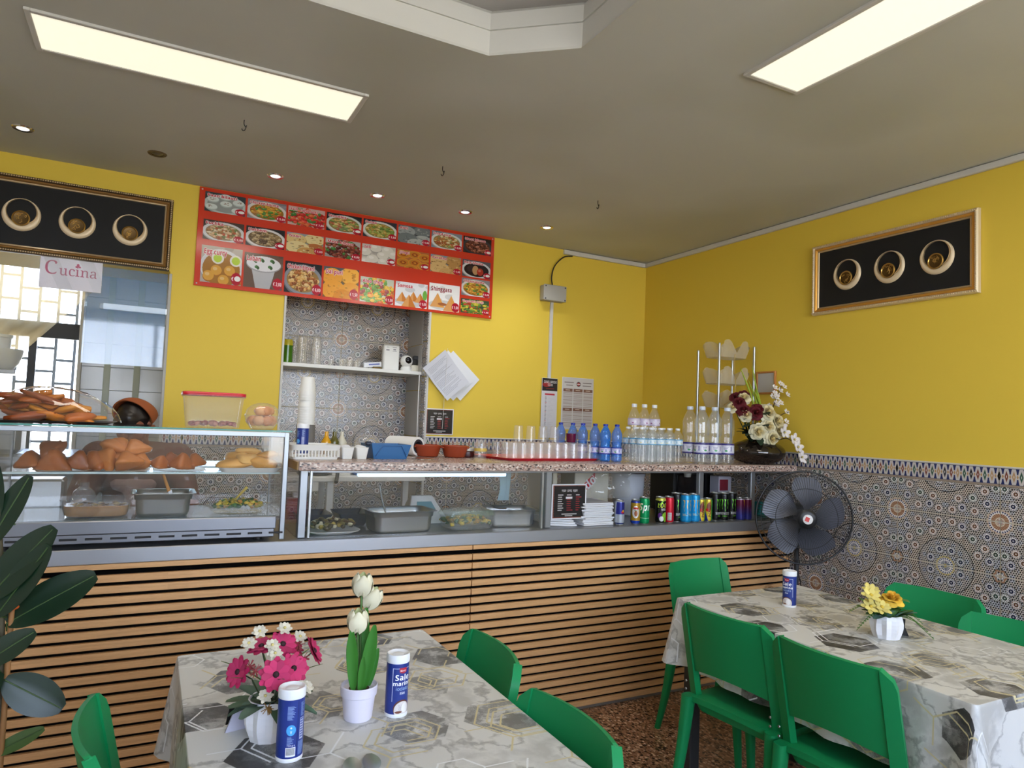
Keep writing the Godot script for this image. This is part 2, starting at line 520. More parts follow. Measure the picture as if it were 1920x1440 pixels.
func materials():
	M.yellow = mat(rgb(226, 196, 74), 0.55, 0.0, 0.35)
	M.white_paint = mat(rgb(212, 208, 200), 0.7)
	M.ceiling = mat(rgb(186, 180, 168), 0.75)
	var cn := Image.create(256, 256, false, Image.FORMAT_RGB8); var cf := noise(21, 0.012, 3)
	for y in 256:
		for x in 256: cn.set_pixel(x, y, rgb(198, 199, 192).lerp(rgb(184, 184, 172), clampf(cf.get_noise_2d(x, y) * 1.6 + 0.25, 0, 1)))
	M.ceiling = timg(cn, 0.75, Vector3(0.16, 0.16, 1))
	M.trim_white = mat(rgb(205, 203, 198), 0.5)
	M.grey_plastic = mat(rgb(172, 170, 164), 0.5)
	T.mosaic = mosaic()
	M.mosaic = timg(T.mosaic, 0.22); M.border = timg(border_print(), 0.22)
	M.grout = mat(rgb(196, 186, 166), 0.8)
	M.grout_grey = mat(rgb(184, 182, 178), 0.5)
	M.white_tile = mat(rgb(214, 218, 226), 0.15)
	M.terrazzo = timg(speckle(512, 5, rgb(150, 112, 84), [rgb(48, 36, 30), rgb(190, 150, 118), rgb(96, 66, 48), rgb(30, 26, 24), rgb(206, 178, 150), rgb(120, 84, 62)], 6000, 1.2, 4.5), 0.3, Vector3(1.15, 1.15, 1))
	M.granite = timg(speckle(512, 9, rgb(176, 152, 140), [rgb(92, 76, 72), rgb(206, 190, 178), rgb(150, 112, 98), rgb(60, 52, 52), rgb(224, 212, 202)], 9000, 1.0, 3.2), 0.25, Vector3(1.3, 1.3, 1))
	M.wood = timg(wood_print(), 0.5, Vector3(0.9, 8.0, 1))
	M.black = mat(rgb(20, 19, 19), 0.6); M.dark = mat(rgb(42, 44, 50), 0.4)
	M.steel = mat(rgb(176, 178, 178), 0.34, 0.95); M.steel_dull = mat(rgb(168, 170, 174), 0.4, 0.85); M.chrome = mat(rgb(222, 222, 226), 0.12, 1.0)
	M.alu = mat(rgb(152, 156, 160), 0.38, 0.85)
	M.glass = pane(rgb(205, 228, 224), 0.015); M.glass_edge = mat(rgb(30, 130, 118), 0.15); M.tumbler = pane(rgb(236, 232, 222), 0.13); M.clear_plastic = pane(rgb(226, 234, 240), 0.12)
	M.white_plastic = mat(rgb(228, 228, 224), 0.4); M.paper = mat(rgb(226, 228, 232), 0.8)
	M.red_plastic = mat(rgb(196, 26, 44), 0.35); M.green_plastic = mat(rgb(20, 138, 80), 0.42, 0.0, 0.4)

func tile_field(parent: Node, o: Vector3, du: Vector3, nrm: Vector3, u0: float, u1: float, v0: float, v1: float, us: float, vs: float, uw: float, vh: float, mtl: Material, printed := true, called := "tile"):
	# tiles of uw x vh whose joints pass through us, vs, cut to the field [u0,u1] x [v0,v1]; each one its own bevelled plate
	var j := 0.004; var cache := {}
	for iu in range(floori((u0 - us) / uw), ceili((u1 - us) / uw)):
		for iv in range(floori((v0 - vs) / vh), ceili((v1 - vs) / vh)):
			var a0 := maxf(u0, us + iu * uw + j / 2); var a1 := minf(u1, us + (iu + 1) * uw - j / 2)
			var b0 := maxf(v0, vs + iv * vh + j / 2); var b1 := minf(v1, vs + (iv + 1) * vh - j / 2)
			if a1 - a0 < 0.01 or b1 - b0 < 0.01: continue
			var b := o + du * a0 + Vector3.UP * b0
			var w := a1 - a0; var h := b1 - b0; var th := 0.008; var e := 0.0015
			var key := "%d %d %.3f %.3f %.3f" % [posmod(iu, 1), posmod(iv, 2), w, h, a0 - us - iu * uw]
			if not cache.has(key):
				var mb := MB.new()
				var r := du if du.cross(Vector3.UP).dot(nrm) > 0 else -du
				var p0 := Vector3.ZERO if r == du else du * w
				var U := func(s: float, t: float) -> Vector2:
					var uu: float = (s + a0 - us) / uw if r == du else ((w - s) + a0 - us) / uw
					return Vector2(uu, -(t + b0 - vs) / (2.0 * vh))
				var I := [p0 + r * e + Vector3.UP * e + nrm * th, p0 + r * (w - e) + Vector3.UP * e + nrm * th, p0 + r * (w - e) + Vector3.UP * (h - e) + nrm * th, p0 + r * e + Vector3.UP * (h - e) + nrm * th]
				var O := [p0, p0 + r * w, p0 + r * w + Vector3.UP * h, p0 + Vector3.UP * h]
				var K := [U.call(0, 0), U.call(w, 0), U.call(w, h), U.call(0, h)]
				if not printed: K = [Vector2(0, 0), Vector2(1, 0), Vector2(1, 1), Vector2(0, 1)]
				mb.quad(I[0], I[1], I[2], I[3], K[0], K[1], K[2], K[3])
				for k in 4: mb.quad(O[k], O[(k + 1) % 4], I[(k + 1) % 4], I[k], K[k], K[(k + 1) % 4], K[(k + 1) % 4], K[k])
				cache[key] = mb.mesh()
			var t := part(called, cache[key], mtl, parent); t.position = b

func border_strip(parent: Node, o: Vector3, du: Vector3, nrm: Vector3, u0: float, u1: float, us: float, y0: float, y1: float):
	var uw := 0.507
	for iu in range(floori((u0 - us) / uw), ceili((u1 - us) / uw)):
		var a0 := maxf(u0, us + iu * uw + 0.002); var a1 := minf(u1, us + (iu + 1) * uw - 0.002)
		if a1 - a0 < 0.01: continue
		var mb := MB.new(); var r := du if du.cross(Vector3.UP).dot(nrm) > 0 else -du
		var b := o + Vector3.UP * y0 + (du * a0 if r == du else du * a1)
		var w := a1 - a0; var k0 := (a0 - us) / 0.2535; var k1 := (a1 - us) / 0.2535
		if r != du: var tmp := k0; k0 = k1; k1 = tmp
		var f := nrm * 0.011; var h := Vector3.UP * (y1 - y0)
		mb.quad(b + f, b + r * w + f, b + r * w + h + f, b + h + f, Vector2(k0, 1), Vector2(k1, 1), Vector2(k1, 0), Vector2(k0, 0))
		mb.quad(b + h + f, b + r * w + h + f, b + r * w + h, b + h, Vector2(k0, 0), Vector2(k1, 0), Vector2(k1, 0), Vector2(k0, 0))
		mb.quad(b, b + r * w, b + r * w + f, b + f, Vector2(k0, 1), Vector2(k1, 1), Vector2(k1, 1), Vector2(k0, 1))
		mb.quad(b, b + f, b + h + f, b + h, Vector2(k0, 1), Vector2(k0, 1), Vector2(k0, 0), Vector2(k0, 0))
		mb.quad(b + r * w + f, b + r * w, b + r * w + h, b + r * w + h + f, Vector2(k1, 1), Vector2(k1, 1), Vector2(k1, 0), Vector2(k1, 0))
		part("border_tile", mb, M.border, parent)

const NX0 := -2.868
const NX1 := -1.893
const OX := -3.54
func structure():
	struct("floor", boxm(Vector3(-2.6, -0.05, 2.1), Vector3(5.6, 0.1, 9.4)), M.terrazzo)
	# ceiling with an eight-sided recess
	var hole := [Vector2(-3.6, 2.28), Vector2(-2.55, 2.28), Vector2(-2.285, 2.505), Vector2(-2.285, 3.62), Vector2(-2.55, 3.85), Vector2(-3.6, 3.85), Vector2(-3.87, 3.62), Vector2(-3.87, 2.505)]
	var mb := MB.new()
	var outer := [Vector2(-5.25, -0.0), Vector2(0.05, -0.0), Vector2(0.05, 6.65), Vector2(-5.25, 6.65)]
	var poly := PackedVector2Array(outer + [outer[0]] + [hole[0]] + [hole[7], hole[6], hole[5], hole[4], hole[3], hole[2], hole[1]] + [hole[0]])
	poly[4] += Vector2(0.0, 0.0001); poly[13] += Vector2(0.0, 0.0001)
	var tri := Geometry2D.triangulate_polygon(poly)
	for yy in [H, H + 0.1]:
		for i in range(0, tri.size(), 3):
			var p := []
			for k in 3: p.append(Vector3(poly[tri[i + k]].x, yy, poly[tri[i + k]].y))
			var dn: bool = yy == H
			var s := mb.v.size(); var up: Vector3 = (p[1] - p[0]).cross(p[2] - p[0])
			for q in p: mb.v.append(q); mb.n.append(Vector3.DOWN if dn else Vector3.UP); mb.t.append(Vector2(q.x, q.z))
			mb.ix.append_array([s, s + 1, s + 2] if (up.y > 0) == dn else [s, s + 2, s + 1])
	var ceil := struct("ceiling", mb, M.ceiling)
	mb = MB.new()
	var rows := []
	for k in 4:
		var row := PackedVector3Array()
		var yy: float = [H - 0.0, H + 0.012, H + 0.17, H + 0.19][k]; var gx: float = [0.0, 0.004, 0.012, 0.03][k]
		for q in hole:
			var d: Vector2 = (q - Vector2(-3.08, 3.06)).normalized() * gx
			row.append(Vector3(q.x + d.x, yy, q.y + d.y))
		rows.append(row)
	for k in 3:
		for j in 8: mb.quad(rows[k][j], rows[k][(j + 1) % 8], rows[k + 1][(j + 1) % 8], rows[k + 1][j])
	part("recess_fascia", mb, mat(rgb(214, 212, 206), 0.6), ceil)
	part("recess_top", boxm(Vector3(-3.08, H + 0.24, 3.06), Vector3(1.9, 0.1, 1.9)), mat(rgb(176, 172, 168), 0.7), ceil)
	struct("roof", boxm(Vector3(-2.6, H + 0.35, 2.1), Vector3(5.6, 0.1, 9.4)), M.white_paint)
	# back wall with the kitchen opening and the tiled niche
	mb = MB.new()
	var wall := func(x0: float, x1: float, y0: float, y1: float, z0 := -0.45, z1 := 0.0): mb.box(Vector3((x0 + x1) / 2, (y0 + y1) / 2, (z0 + z1) / 2), Vector3(x1 - x0, y1 - y0, z1 - z0))
	wall.call(-5.25, -4.75, 0, H + 0.3); wall.call(-4.75, OX, 2.284, H + 0.3); wall.call(OX, NX0, 0, H + 0.3); wall.call(NX0, NX1, 2.42, H + 0.3); wall.call(NX1, 0.15, 0, H + 0.3)
	wall.call(NX0, NX1, 0, 2.42, -0.5, -0.43)
	var wb := struct("wall_back", mb, M.yellow)
	tile_field(wb, Vector3(0, 0, 0), Vector3.RIGHT, Vector3.BACK, NX1 + 0.012, -0.012, 0, 1.25, -0.19, 0.577, 0.507, 0.253, M.mosaic)
	border_strip(wb, Vector3(0, 0, 0), Vector3.RIGHT, Vector3.BACK, NX1 + 0.012, -0.012, -0.19, 1.25, 1.338)
	tile_field(wb, Vector3(0, 0, 0), Vector3.RIGHT, Vector3.BACK, OX + 0.012, NX0 - 0.01, 0, 1.25, -3.42, 0.577, 0.507, 0.253, M.mosaic)
	border_strip(wb, Vector3(0, 0, 0), Vector3.RIGHT, Vector3.BACK, OX + 0.012, NX0 - 0.01, -3.42, 1.25, 1.338)
	tile_field(wb, Vector3(0, 0, -0.43), Vector3.RIGHT, Vector3.BACK, NX0, NX1, 0, 2.42, -2.40, 1.015, 0.507, 0.25, M.mosaic)
	tile_field(wb, Vector3(NX1, 0, 0), Vector3.FORWARD, Vector3.LEFT, 0.1, 0.415, 0, 2.42, 0.1, 0.02, 0.33, 0.33, M.grout_grey, false, "plain_tile")
	tile_field(wb, Vector3(NX1, 0, 0), Vector3.FORWARD, Vector3.LEFT, 0.0, 0.097, 0, 2.42, -0.2, 1.015, 0.507, 0.25, M.mosaic)
	part("corner_trim", boxm(Vector3(NX1 + 0.004, 1.21, 0.003), Vector3(0.016, 2.42, 0.012), 0.002), M.trim_white, wb)
	part("corner_trim", boxm(Vector3(NX0 - 0.004, 1.21, 0.003), Vector3(0.014, 2.42, 0.012), 0.002), M.trim_white, wb)
	part("corner_trim", boxm(Vector3(OX + 0.004, 1.135, 0.003), Vector3(0.016, 2.27, 0.012), 0.002), M.grey_plastic, wb)
	part("tile_cap", boxm(Vector3((NX1 + 0.0) / 2, 1.342, 0.007), Vector3(-NX1, 0.009, 0.014), 0.002), M.trim_white, wb)
	part("tile_cap", boxm(Vector3((NX0 + OX) / 2, 1.342, 0.007), Vector3(NX0 - OX - 0.02, 0.009, 0.014), 0.002), M.trim_white, wb)
	part("grout", boxm(Vector3(NX1 / 2, 0.625, 0.001), Vector3(-NX1, 1.25, 0.006)), M.grout, wb)
	part("grout", boxm(Vector3((NX0 + OX) / 2, 0.625, 0.001), Vector3(NX0 - OX, 1.25, 0.006)), M.grout, wb)
	part("grout", boxm(Vector3((NX0 + NX1) / 2, 1.21, -0.429), Vector3(NX1 - NX0, 2.42, 0.006)), M.grout, wb)
	# right wall
	var wr := struct("wall_right", boxm(Vector3(0.06, 1.4, 2.1), Vector3(0.12, 3.1, 9.4)), M.yellow)
	part("grout", boxm(Vector3(-0.001, 0.625, 3.3), Vector3(0.006, 1.25, 6.6)), M.grout, wr)
	tile_field(wr, Vector3(0, 0, 0), Vector3.BACK, Vector3.LEFT, 0.01, 4.26, 0.07, 1.25, 0.185, 0.577, 0.5075, 0.253, M.mosaic)
	border_strip(wr, Vector3(0, 0, 0), Vector3.BACK, Vector3.LEFT, 0.01, 4.26, 0.185, 1.25, 1.338)
	part("tile_cap", boxm(Vector3(-0.007, 1.342, 2.2), Vector3(0.014, 0.009, 4.3), 0.002), M.trim_white, wr)
	struct("baseboard_right", boxm(Vector3(-0.008, 0.035, 3.3), Vector3(0.016, 0.07, 6.6), 0.003), M.grout_grey)
	# white cable ducts under the ceiling
	struct("trim_1", boxm(Vector3(-0.013, H - 0.02, 3.3), Vector3(0.022, 0.032, 6.6), 0.003), M.trim_white)
	struct("trim_2", boxm(Vector3(-0.42, H - 0.022, 0.013), Vector3(0.79, 0.034, 0.022), 0.003), M.trim_white)
	# left wall and the shop front behind the camera
	struct("wall_left", boxm(Vector3(-5.25, 1.4, 2.1), Vector3(0.12, 3.1, 9.4)), M.white_paint)
	mb = MB.new()
	var fr := func(x0: float, x1: float, y0: float, y1: float): mb.box(Vector3((x0 + x1) / 2, (y0 + y1) / 2, 6.68), Vector3(x1 - x0, y1 - y0, 0.2))
	fr.call(-5.25, -4.8, 0, 3.1); fr.call(-0.4, 0.1, 0, 3.1); fr.call(-4.8, -0.4, 2.68, 3.1); fr.call(-4.8, -2.4, 0, 1.3); fr.call(-2.4, -0.4, 0, 0.9)
	struct("wall_front", mb, M.white_paint)
	var w2 := struct("window_2", boxm(Vector3(-2.4, 1.99, 6.64), Vector3(0.08, 1.38, 0.08), 0.004), M.alu)
	for r in [[-4.8, -3.6, 1.3, 2.68], [-3.6, -2.4, 1.3, 2.68], [-2.4, -0.4, 0.9, 2.68]]:
		part("pane", boxm(Vector3((r[0] + r[1]) / 2, (r[2] + r[3]) / 2, 6.64), Vector3(r[1] - r[0], r[3] - r[2], 0.006)), M.glass, w2)
		part("frame", boxm(Vector3(r[1], (r[2] + r[3]) / 2, 6.64), Vector3(0.05, r[3] - r[2], 0.06), 0.004), M.alu, w2)
	# light fittings in the ceiling
	var pl := ["long bright ceiling panel light above the food counter", "long bright ceiling panel light above the table by the tiled wall"]
	for k in 2:
		var p = PANELS[k]
		var c := Vector3((p[0] + p[1]) / 2, H, (p[2] + p[3]) / 2); var w: float = p[1] - p[0]; var d: float = p[3] - p[2]
		var t := thing("panel_lamp", pl[k], "ceiling light", c, 0.0, "ceiling panel lights")
		mb = MB.new()
		for s in [-1, 1]:
			mb.box(Vector3(s * (w / 2 + 0.004), -0.004, 0), Vector3(0.02, 0.012, d + 0.028), 0.002); mb.box(Vector3(0, -0.004, s * (d / 2 + 0.004)), Vector3(w - 0.012, 0.012, 0.02), 0.002)
		part("frame", mb, M.trim_white, t)
		part("diffuser", boxm(Vector3(0, -0.003, 0), Vector3(w - 0.01, 0.006, d - 0.01)), glow(rgb(255, 250, 228), 1.6), t)
	var sx := [-4.239, -3.644, -3.037, -2.435, -1.845, -1.225]
	for k in 6:
		var lit := k != 1
		var t := thing("downlight", ["lit ceiling downlight above the kitchen hatch picture", "unlit ceiling downlight with a dark bulb, left of the menu board", "lit ceiling downlight nearest the left end of the menu board", "lit ceiling downlight above the middle of the menu board", "lit ceiling downlight above the right end of the menu board", "lit ceiling downlight between menu board and cable junction box"][k], "downlight", Vector3(sx[k], H, 0.45), 0.0, "round downlights along the counter")
		part("ring", lat([[0.028, 0.002], [0.03, -0.004], [0.044, -0.005], [0.048, 0.0]], 24), M.chrome if lit else mat(rgb(120, 104, 76), 0.4, 0.7), t)
		part("bulb", lat([[0.001, -0.006], [0.02, -0.005], [0.028, 0.001]], 20), glow(rgb(240, 244, 255), 5.0) if lit else mat(rgb(110, 100, 84), 0.3), t)
		if lit:
			var s := SpotLight3D.new(); s.name = "downlight_beam"; s.position = Vector3(sx[k], H - 0.012, 0.45); s.rotation.x = -PI / 2; s.spot_angle = 62; s.light_energy = [0.2, 0.0, 0.3, 0.8, 1.0, 1.6][k]; s.light_size = 0.025; s.spot_range = 8; s.spot_attenuation = 2; s.light_color = Color(0.95, 0.97, 1.0); s.shadow_enabled = true
			add_child(s, true)
	var hk := [Vector3(-3.285, H, 1.165), Vector3(-2.275, H, 1.13), Vector3(-1.263, H, 1.127)]
	for k in 3:
		solo("ceiling_hook", tub(arc([Vector3(0, 0, 0), Vector3(0, -0.02, 0), Vector3(0.008, -0.03, 0), Vector3(0.012, -0.022, 0), Vector3(0.006, -0.045, 0.0), Vector3(-0.004, -0.052, 0), Vector3(-0.01, -0.044, 0)], 3), 0.0022, 5), M.black, ["small dark hook in the ceiling beside the long panel light", "small dark hook in the ceiling, middle one of three", "small dark hook in the ceiling nearest the yellow room corner"][k], "hook", hk[k], 0.3, "ceiling hooks")

func kitchen():
	var kz := -2.2
	var mb := MB.new()
	mb.box(Vector3(-3.3, 1.4, kz - 0.06), Vector3(1.7, 3.0, 0.12)); mb.box(Vector3(-5.1, 0.45, kz - 0.06), Vector3(1.9, 1.1, 0.12)); mb.box(Vector3(-5.1, 2.85, kz - 0.06), Vector3(1.9, 0.3, 0.12)); mb.box(Vector3(-5.95, 1.85, kz - 0.06), Vector3(0.2, 1.8, 0.12))
	var kb := struct("wall_kitchen", mb, mat(rgb(176, 182, 190), 0.6))
	tile_field(kb, Vector3(0, 0, kz), Vector3.RIGHT, Vector3.BACK, -4.13, -3.30, 1.0, 2.6, -3.72, 1.02, 0.222, 0.195, M.white_tile, false)
	for x in [-3.944, -3.722]: part("joint_strip", boxm(Vector3(x, 1.8, kz + 0.012), Vector3(0.05, 1.6, 0.012), 0.002), mat(rgb(196, 204, 190), 0.4), kb)
	struct("wall_kitchen_side", boxm(Vector3(-2.9, 1.4, -1.3), Vector3(0.1, 3.0, 1.9)), M.white_paint)
	struct("wall_kitchen_left", boxm(Vector3(-6.1, 1.4, -1.3), Vector3(0.1, 3.0, 1.9)), M.white_paint)
	struct("ceiling_kitchen", boxm(Vector3(-4.5, 2.68, -1.3), Vector3(3.3, 0.1, 1.9)), M.white_paint)
	# window with an iron grille of staggered oblongs
	var w := struct("window_1", boxm(Vector3(-5.0, 2.075, kz), Vector3(1.72, 0.13, 0.06), 0.006), M.dark)
	part("mullion", boxm(Vector3(-4.475, 1.5, kz), Vector3(0.055, 1.05, 0.06), 0.006), M.dark, w)
	part("frame", boxm(Vector3(-4.145, 1.85, kz), Vector3(0.03, 1.75, 0.08), 0.004), M.white_paint, w)
	part("frame", boxm(Vector3(-5.0, 0.99, kz), Vector3(1.7, 0.05, 0.08), 0.004), M.white_paint, w)
	part("pane", boxm(Vector3(-5.0, 1.85, kz + 0.02), Vector3(1.7, 1.7, 0.005)), M.glass, w)
	var iron := mat(rgb(104, 110, 118), 0.5); var gz := kz - 0.14
	for i in 13: part("grille_bar", boxm(Vector3(-4.2 - i * 0.135, 1.85, gz), Vector3(0.022, 1.75, 0.018), 0.002), iron, w)
	for i in 13:
		for k in 9: part("grille_rung", boxm(Vector3(-4.2 - (i + 0.5) * 0.135, 1.06 + k * 0.195 + (i % 2) * 0.0975, gz), Vector3(0.113, 0.022, 0.016), 0.002), iron, w)
	# sheer curtain gathered to the left
	mb = MB.new(); var P := []
	for i in 25:
		var f := i / 24.0; var row := PackedVector3Array()
		var xr := lerpf(-4.06, -4.68, clampf((f - 0.1) / 0.6, 0, 1))
		for j in 49:
			var u := j / 48.0
			row.append(Vector3(lerpf(-5.3, xr, u), 2.56 - 1.15 * f - 0.1 * f * u, kz + 0.1 + 0.018 * sin(u * 46 + f * 2.0) * (0.6 + f * 0.5) + 0.01 * sin(u * 21)))
		P.append(row)
	mb.grid(P)
	var cm := mat(Color(rgb(226, 206, 164), 0.5), 0.9); cm.transparency = BaseMaterial3D.TRANSPARENCY_ALPHA; cm.cull_mode = BaseMaterial3D.CULL_DISABLED; cm.backlight_enabled = true; cm.backlight = rgb(226, 206, 164)
	solo("curtain", mb, cm, "sheer beige curtain drawn aside in front of the barred kitchen window", "curtain")
	# tube lamp on the kitchen wall
	var t := thing("tube_lamp", "white tube lamp glowing on the tiled kitchen wall", "lamp", Vector3(-3.68, 2.31, kz + 0.05))
	part("tube", tub([Vector3(-0.32, 0, 0.02), Vector3(0.32, 0, 0.02)], 0.024, 12), glow(rgb(232, 242, 255), 1.8), t)
	part("holder", boxm(Vector3(0, 0.0, -0.02), Vector3(0.7, 0.05, 0.04), 0.004), M.white_plastic, t)
	var al := AreaLight3D.new(); al.name = "tube_light"; al.area_size = Vector2(0.62, 0.045); al.area_normalize_energy = true; al.light_energy = 0.25; al.light_color = Color(0.86, 0.93, 1.0); al.position = Vector3(-3.68, 2.31, kz + 0.1); al.rotation.y = PI; al.area_range = 6; al.shadow_enabled = true; add_child(al)
	# hanging glass screen in the right half of the opening
	var g := thing("glass_screen", "bluish clear screen hung in the kitchen hatch", "screen", Vector3(-3.757, 1.99, -0.03))
	part("sheet", boxm(Vector3.ZERO, Vector3(0.414, 0.56, 0.004)), pane(rgb(90, 150, 205), 0.28), g)
	part("edge_strip", boxm(Vector3(-0.2, 0, 0.003), Vector3(0.006, 0.56, 0.006), 0.001), M.clear_plastic, g)
	# things by the window
	solo("mixer", lat([[0.06, 0], [0.07, 0.01], [0.1, 0.05], [0.12, 0.11], [0.125, 0.15], [0.115, 0.152], [0.11, 0.11], [0.05, 0.02]], 28), M.white_plastic, "white mixing bowl on the kitchen shelf by the window", "bowl", Vector3(-4.56, 1.70, -1.5))
	solo("tub", lat([[0.05, 0], [0.056, 0.004], [0.068, 0.2], [0.075, 0.205], [0.075, 0.225], [0.0, 0.227]], 24), M.white_plastic, "tall white plastic tub standing in the white mixing bowl", "tub", Vector3(-4.58, 1.728, -1.5))
	solo("kitchen_shelf", boxm(Vector3(-4.9, 1.685, -1.5), Vector3(0.9, 0.03, 0.4), 0.004), M.steel_dull, "steel shelf carrying a white bowl by the kitchen window", "shelf")
	var sg := thing("meat_slicer", "grey metal kitchen machine under the steel shelf by the window", "machine", Vector3(-4.42, 1.12, -1.3))
	part("body", boxm(Vector3(-0.06, 0.1, 0), Vector3(0.22, 0.2, 0.26), 0.03), M.steel_dull, sg)
	part("head", lat([[0.001, -0.05], [0.09, -0.045], [0.1, 0], [0.09, 0.045], [0.001, 0.05]], 20, Vector3(0, 0.31, 0), Basis(Vector3.RIGHT, PI / 2)), M.steel, sg)
	part("arm", boxm(Vector3(-0.08, 0.26, 0), Vector3(0.12, 0.16, 0.12), 0.03), M.steel_dull, sg)
	solo("kitchen_bench", boxm(Vector3(-4.6, 1.09, -1.5), Vector3(1.3, 0.05, 1.0), 0.004), M.steel_dull, "steel kitchen bench under the barred window", "bench")
func counter():
	var zf := 1.526; var top := 0.87; var n := 21; var pitch := (top - 0.005) / n
	var t := thing("counter", "long bar counter faced with horizontal oak slats under a metal ledge", "counter", Vector3.ZERO)
	part("core", boxm(Vector3(-2.41, 0.45, 1.24), Vector3(4.78, 0.9, 0.536)), mat(rgb(12, 11, 11), 0.95, 0.0, 0.1), t)
	for s in 2:
		var x0: float = [-4.8, -2.184][s]; var x1: float = [-2.188, -0.02][s]
		for i in n:
			var h := 0.0275 if i else 0.02
			var c := Vector3((x0 + x1) / 2, 0.0 + top - 0.014 - i * pitch - (0 if i else -0.004), zf - 0.007)
			var mb := MB.new(); mb.box(Vector3.ZERO, Vector3(x1 - x0, h, 0.018), 0.0015)
			var du := (i * 0.37 + s * 0.61) - floorf(i * 0.37 + s * 0.61)
			for k in mb.t.size(): mb.t[k] = Vector2(mb.t[k].x + du * 3, mb.t[k].y + i * 0.029)
			var o := part("slat", mb, M.wood, t); o.position = c
	part("toe_strip", boxm(Vector3(-2.4, 0.0, zf - 0.012) + Vector3(0, 0.016, 0), Vector3(4.76, 0.03, 0.012), 0.001), mat(rgb(120, 112, 104), 0.5), t)
	part("ledge", boxm(Vector3(-2.41, 0.9, 1.22), Vector3(4.77, 0.058, 0.62), 0.003), M.steel_dull, t)
	# granite shelf
	var g := thing("granite_shelf", "speckled pink granite shelf along the top of the glass counter", "shelf", Vector3.ZERO)
	part("slab", boxm(Vector3(-1.522, 1.246, 1.2), Vector3(3.008, 0.04, 0.74), 0.004), M.granite, g)
	part("end_strip", boxm(Vector3(-3.029, 1.246, 1.2), Vector3(0.006, 0.036, 0.73), 0.001), mat(rgb(150, 118, 70), 0.6), g)
	var c := thing("glass_counter", "glazed counter case with metal posts under the granite shelf", "display case", Vector3.ZERO)
	for x in [-2.985, -1.752, -0.72, -0.305]:
		part("post", boxm(Vector3(x, 1.078, 1.475), Vector3(0.036, 0.296, 0.03), 0.004), M.alu, c)
	for x in [-2.955, -1.79]: part("post_channel", boxm(Vector3(x, 1.078, 1.482), Vector3(0.012, 0.296, 0.02), 0.002), M.steel, c)
	part("top_rail", boxm(Vector3(-1.5, 1.219, 1.475), Vector3(2.99, 0.014, 0.026), 0.002), M.alu, c)
	part("front_pane", boxm(Vector3(-2.37, 1.072, 1.492), Vector3(1.19, 0.284, 0.005)), M.glass, c)
	part("side_pane", boxm(Vector3(-3.0, 1.075, 1.15), Vector3(0.005, 0.29, 0.6)), M.glass, c)
	part("back_pane", boxm(Vector3(-2.72, 1.078, 0.93), Vector3(0.56, 0.296, 0.005)), M.glass, c)
	var l := thing("led_strip", "glowing blue-white strip light under the granite shelf", "strip light", Vector3(-2.36, 1.205, 1.44))
	part("tube", boxm(Vector3(0, -0.004, 0), Vector3(0.76, 0.02, 0.018), 0.004), glow(rgb(206, 232, 255), 2.5), l)
	part("holder", boxm(Vector3(0, 0.005, 0), Vector3(0.78, 0.006, 0.022)), M.white_plastic, l)
	var al := AreaLight3D.new(); al.name = "strip_light"; al.area_size = Vector2(0.74, 0.014); al.area_normalize_energy = true; al.light_energy = 0.22; al.light_color = Color(0.74, 0.88, 1.0); al.position = Vector3(-2.36, 1.192, 1.44); al.rotation.x = -PI / 2; al.area_range = 5; al.shadow_enabled = true; add_child(al)

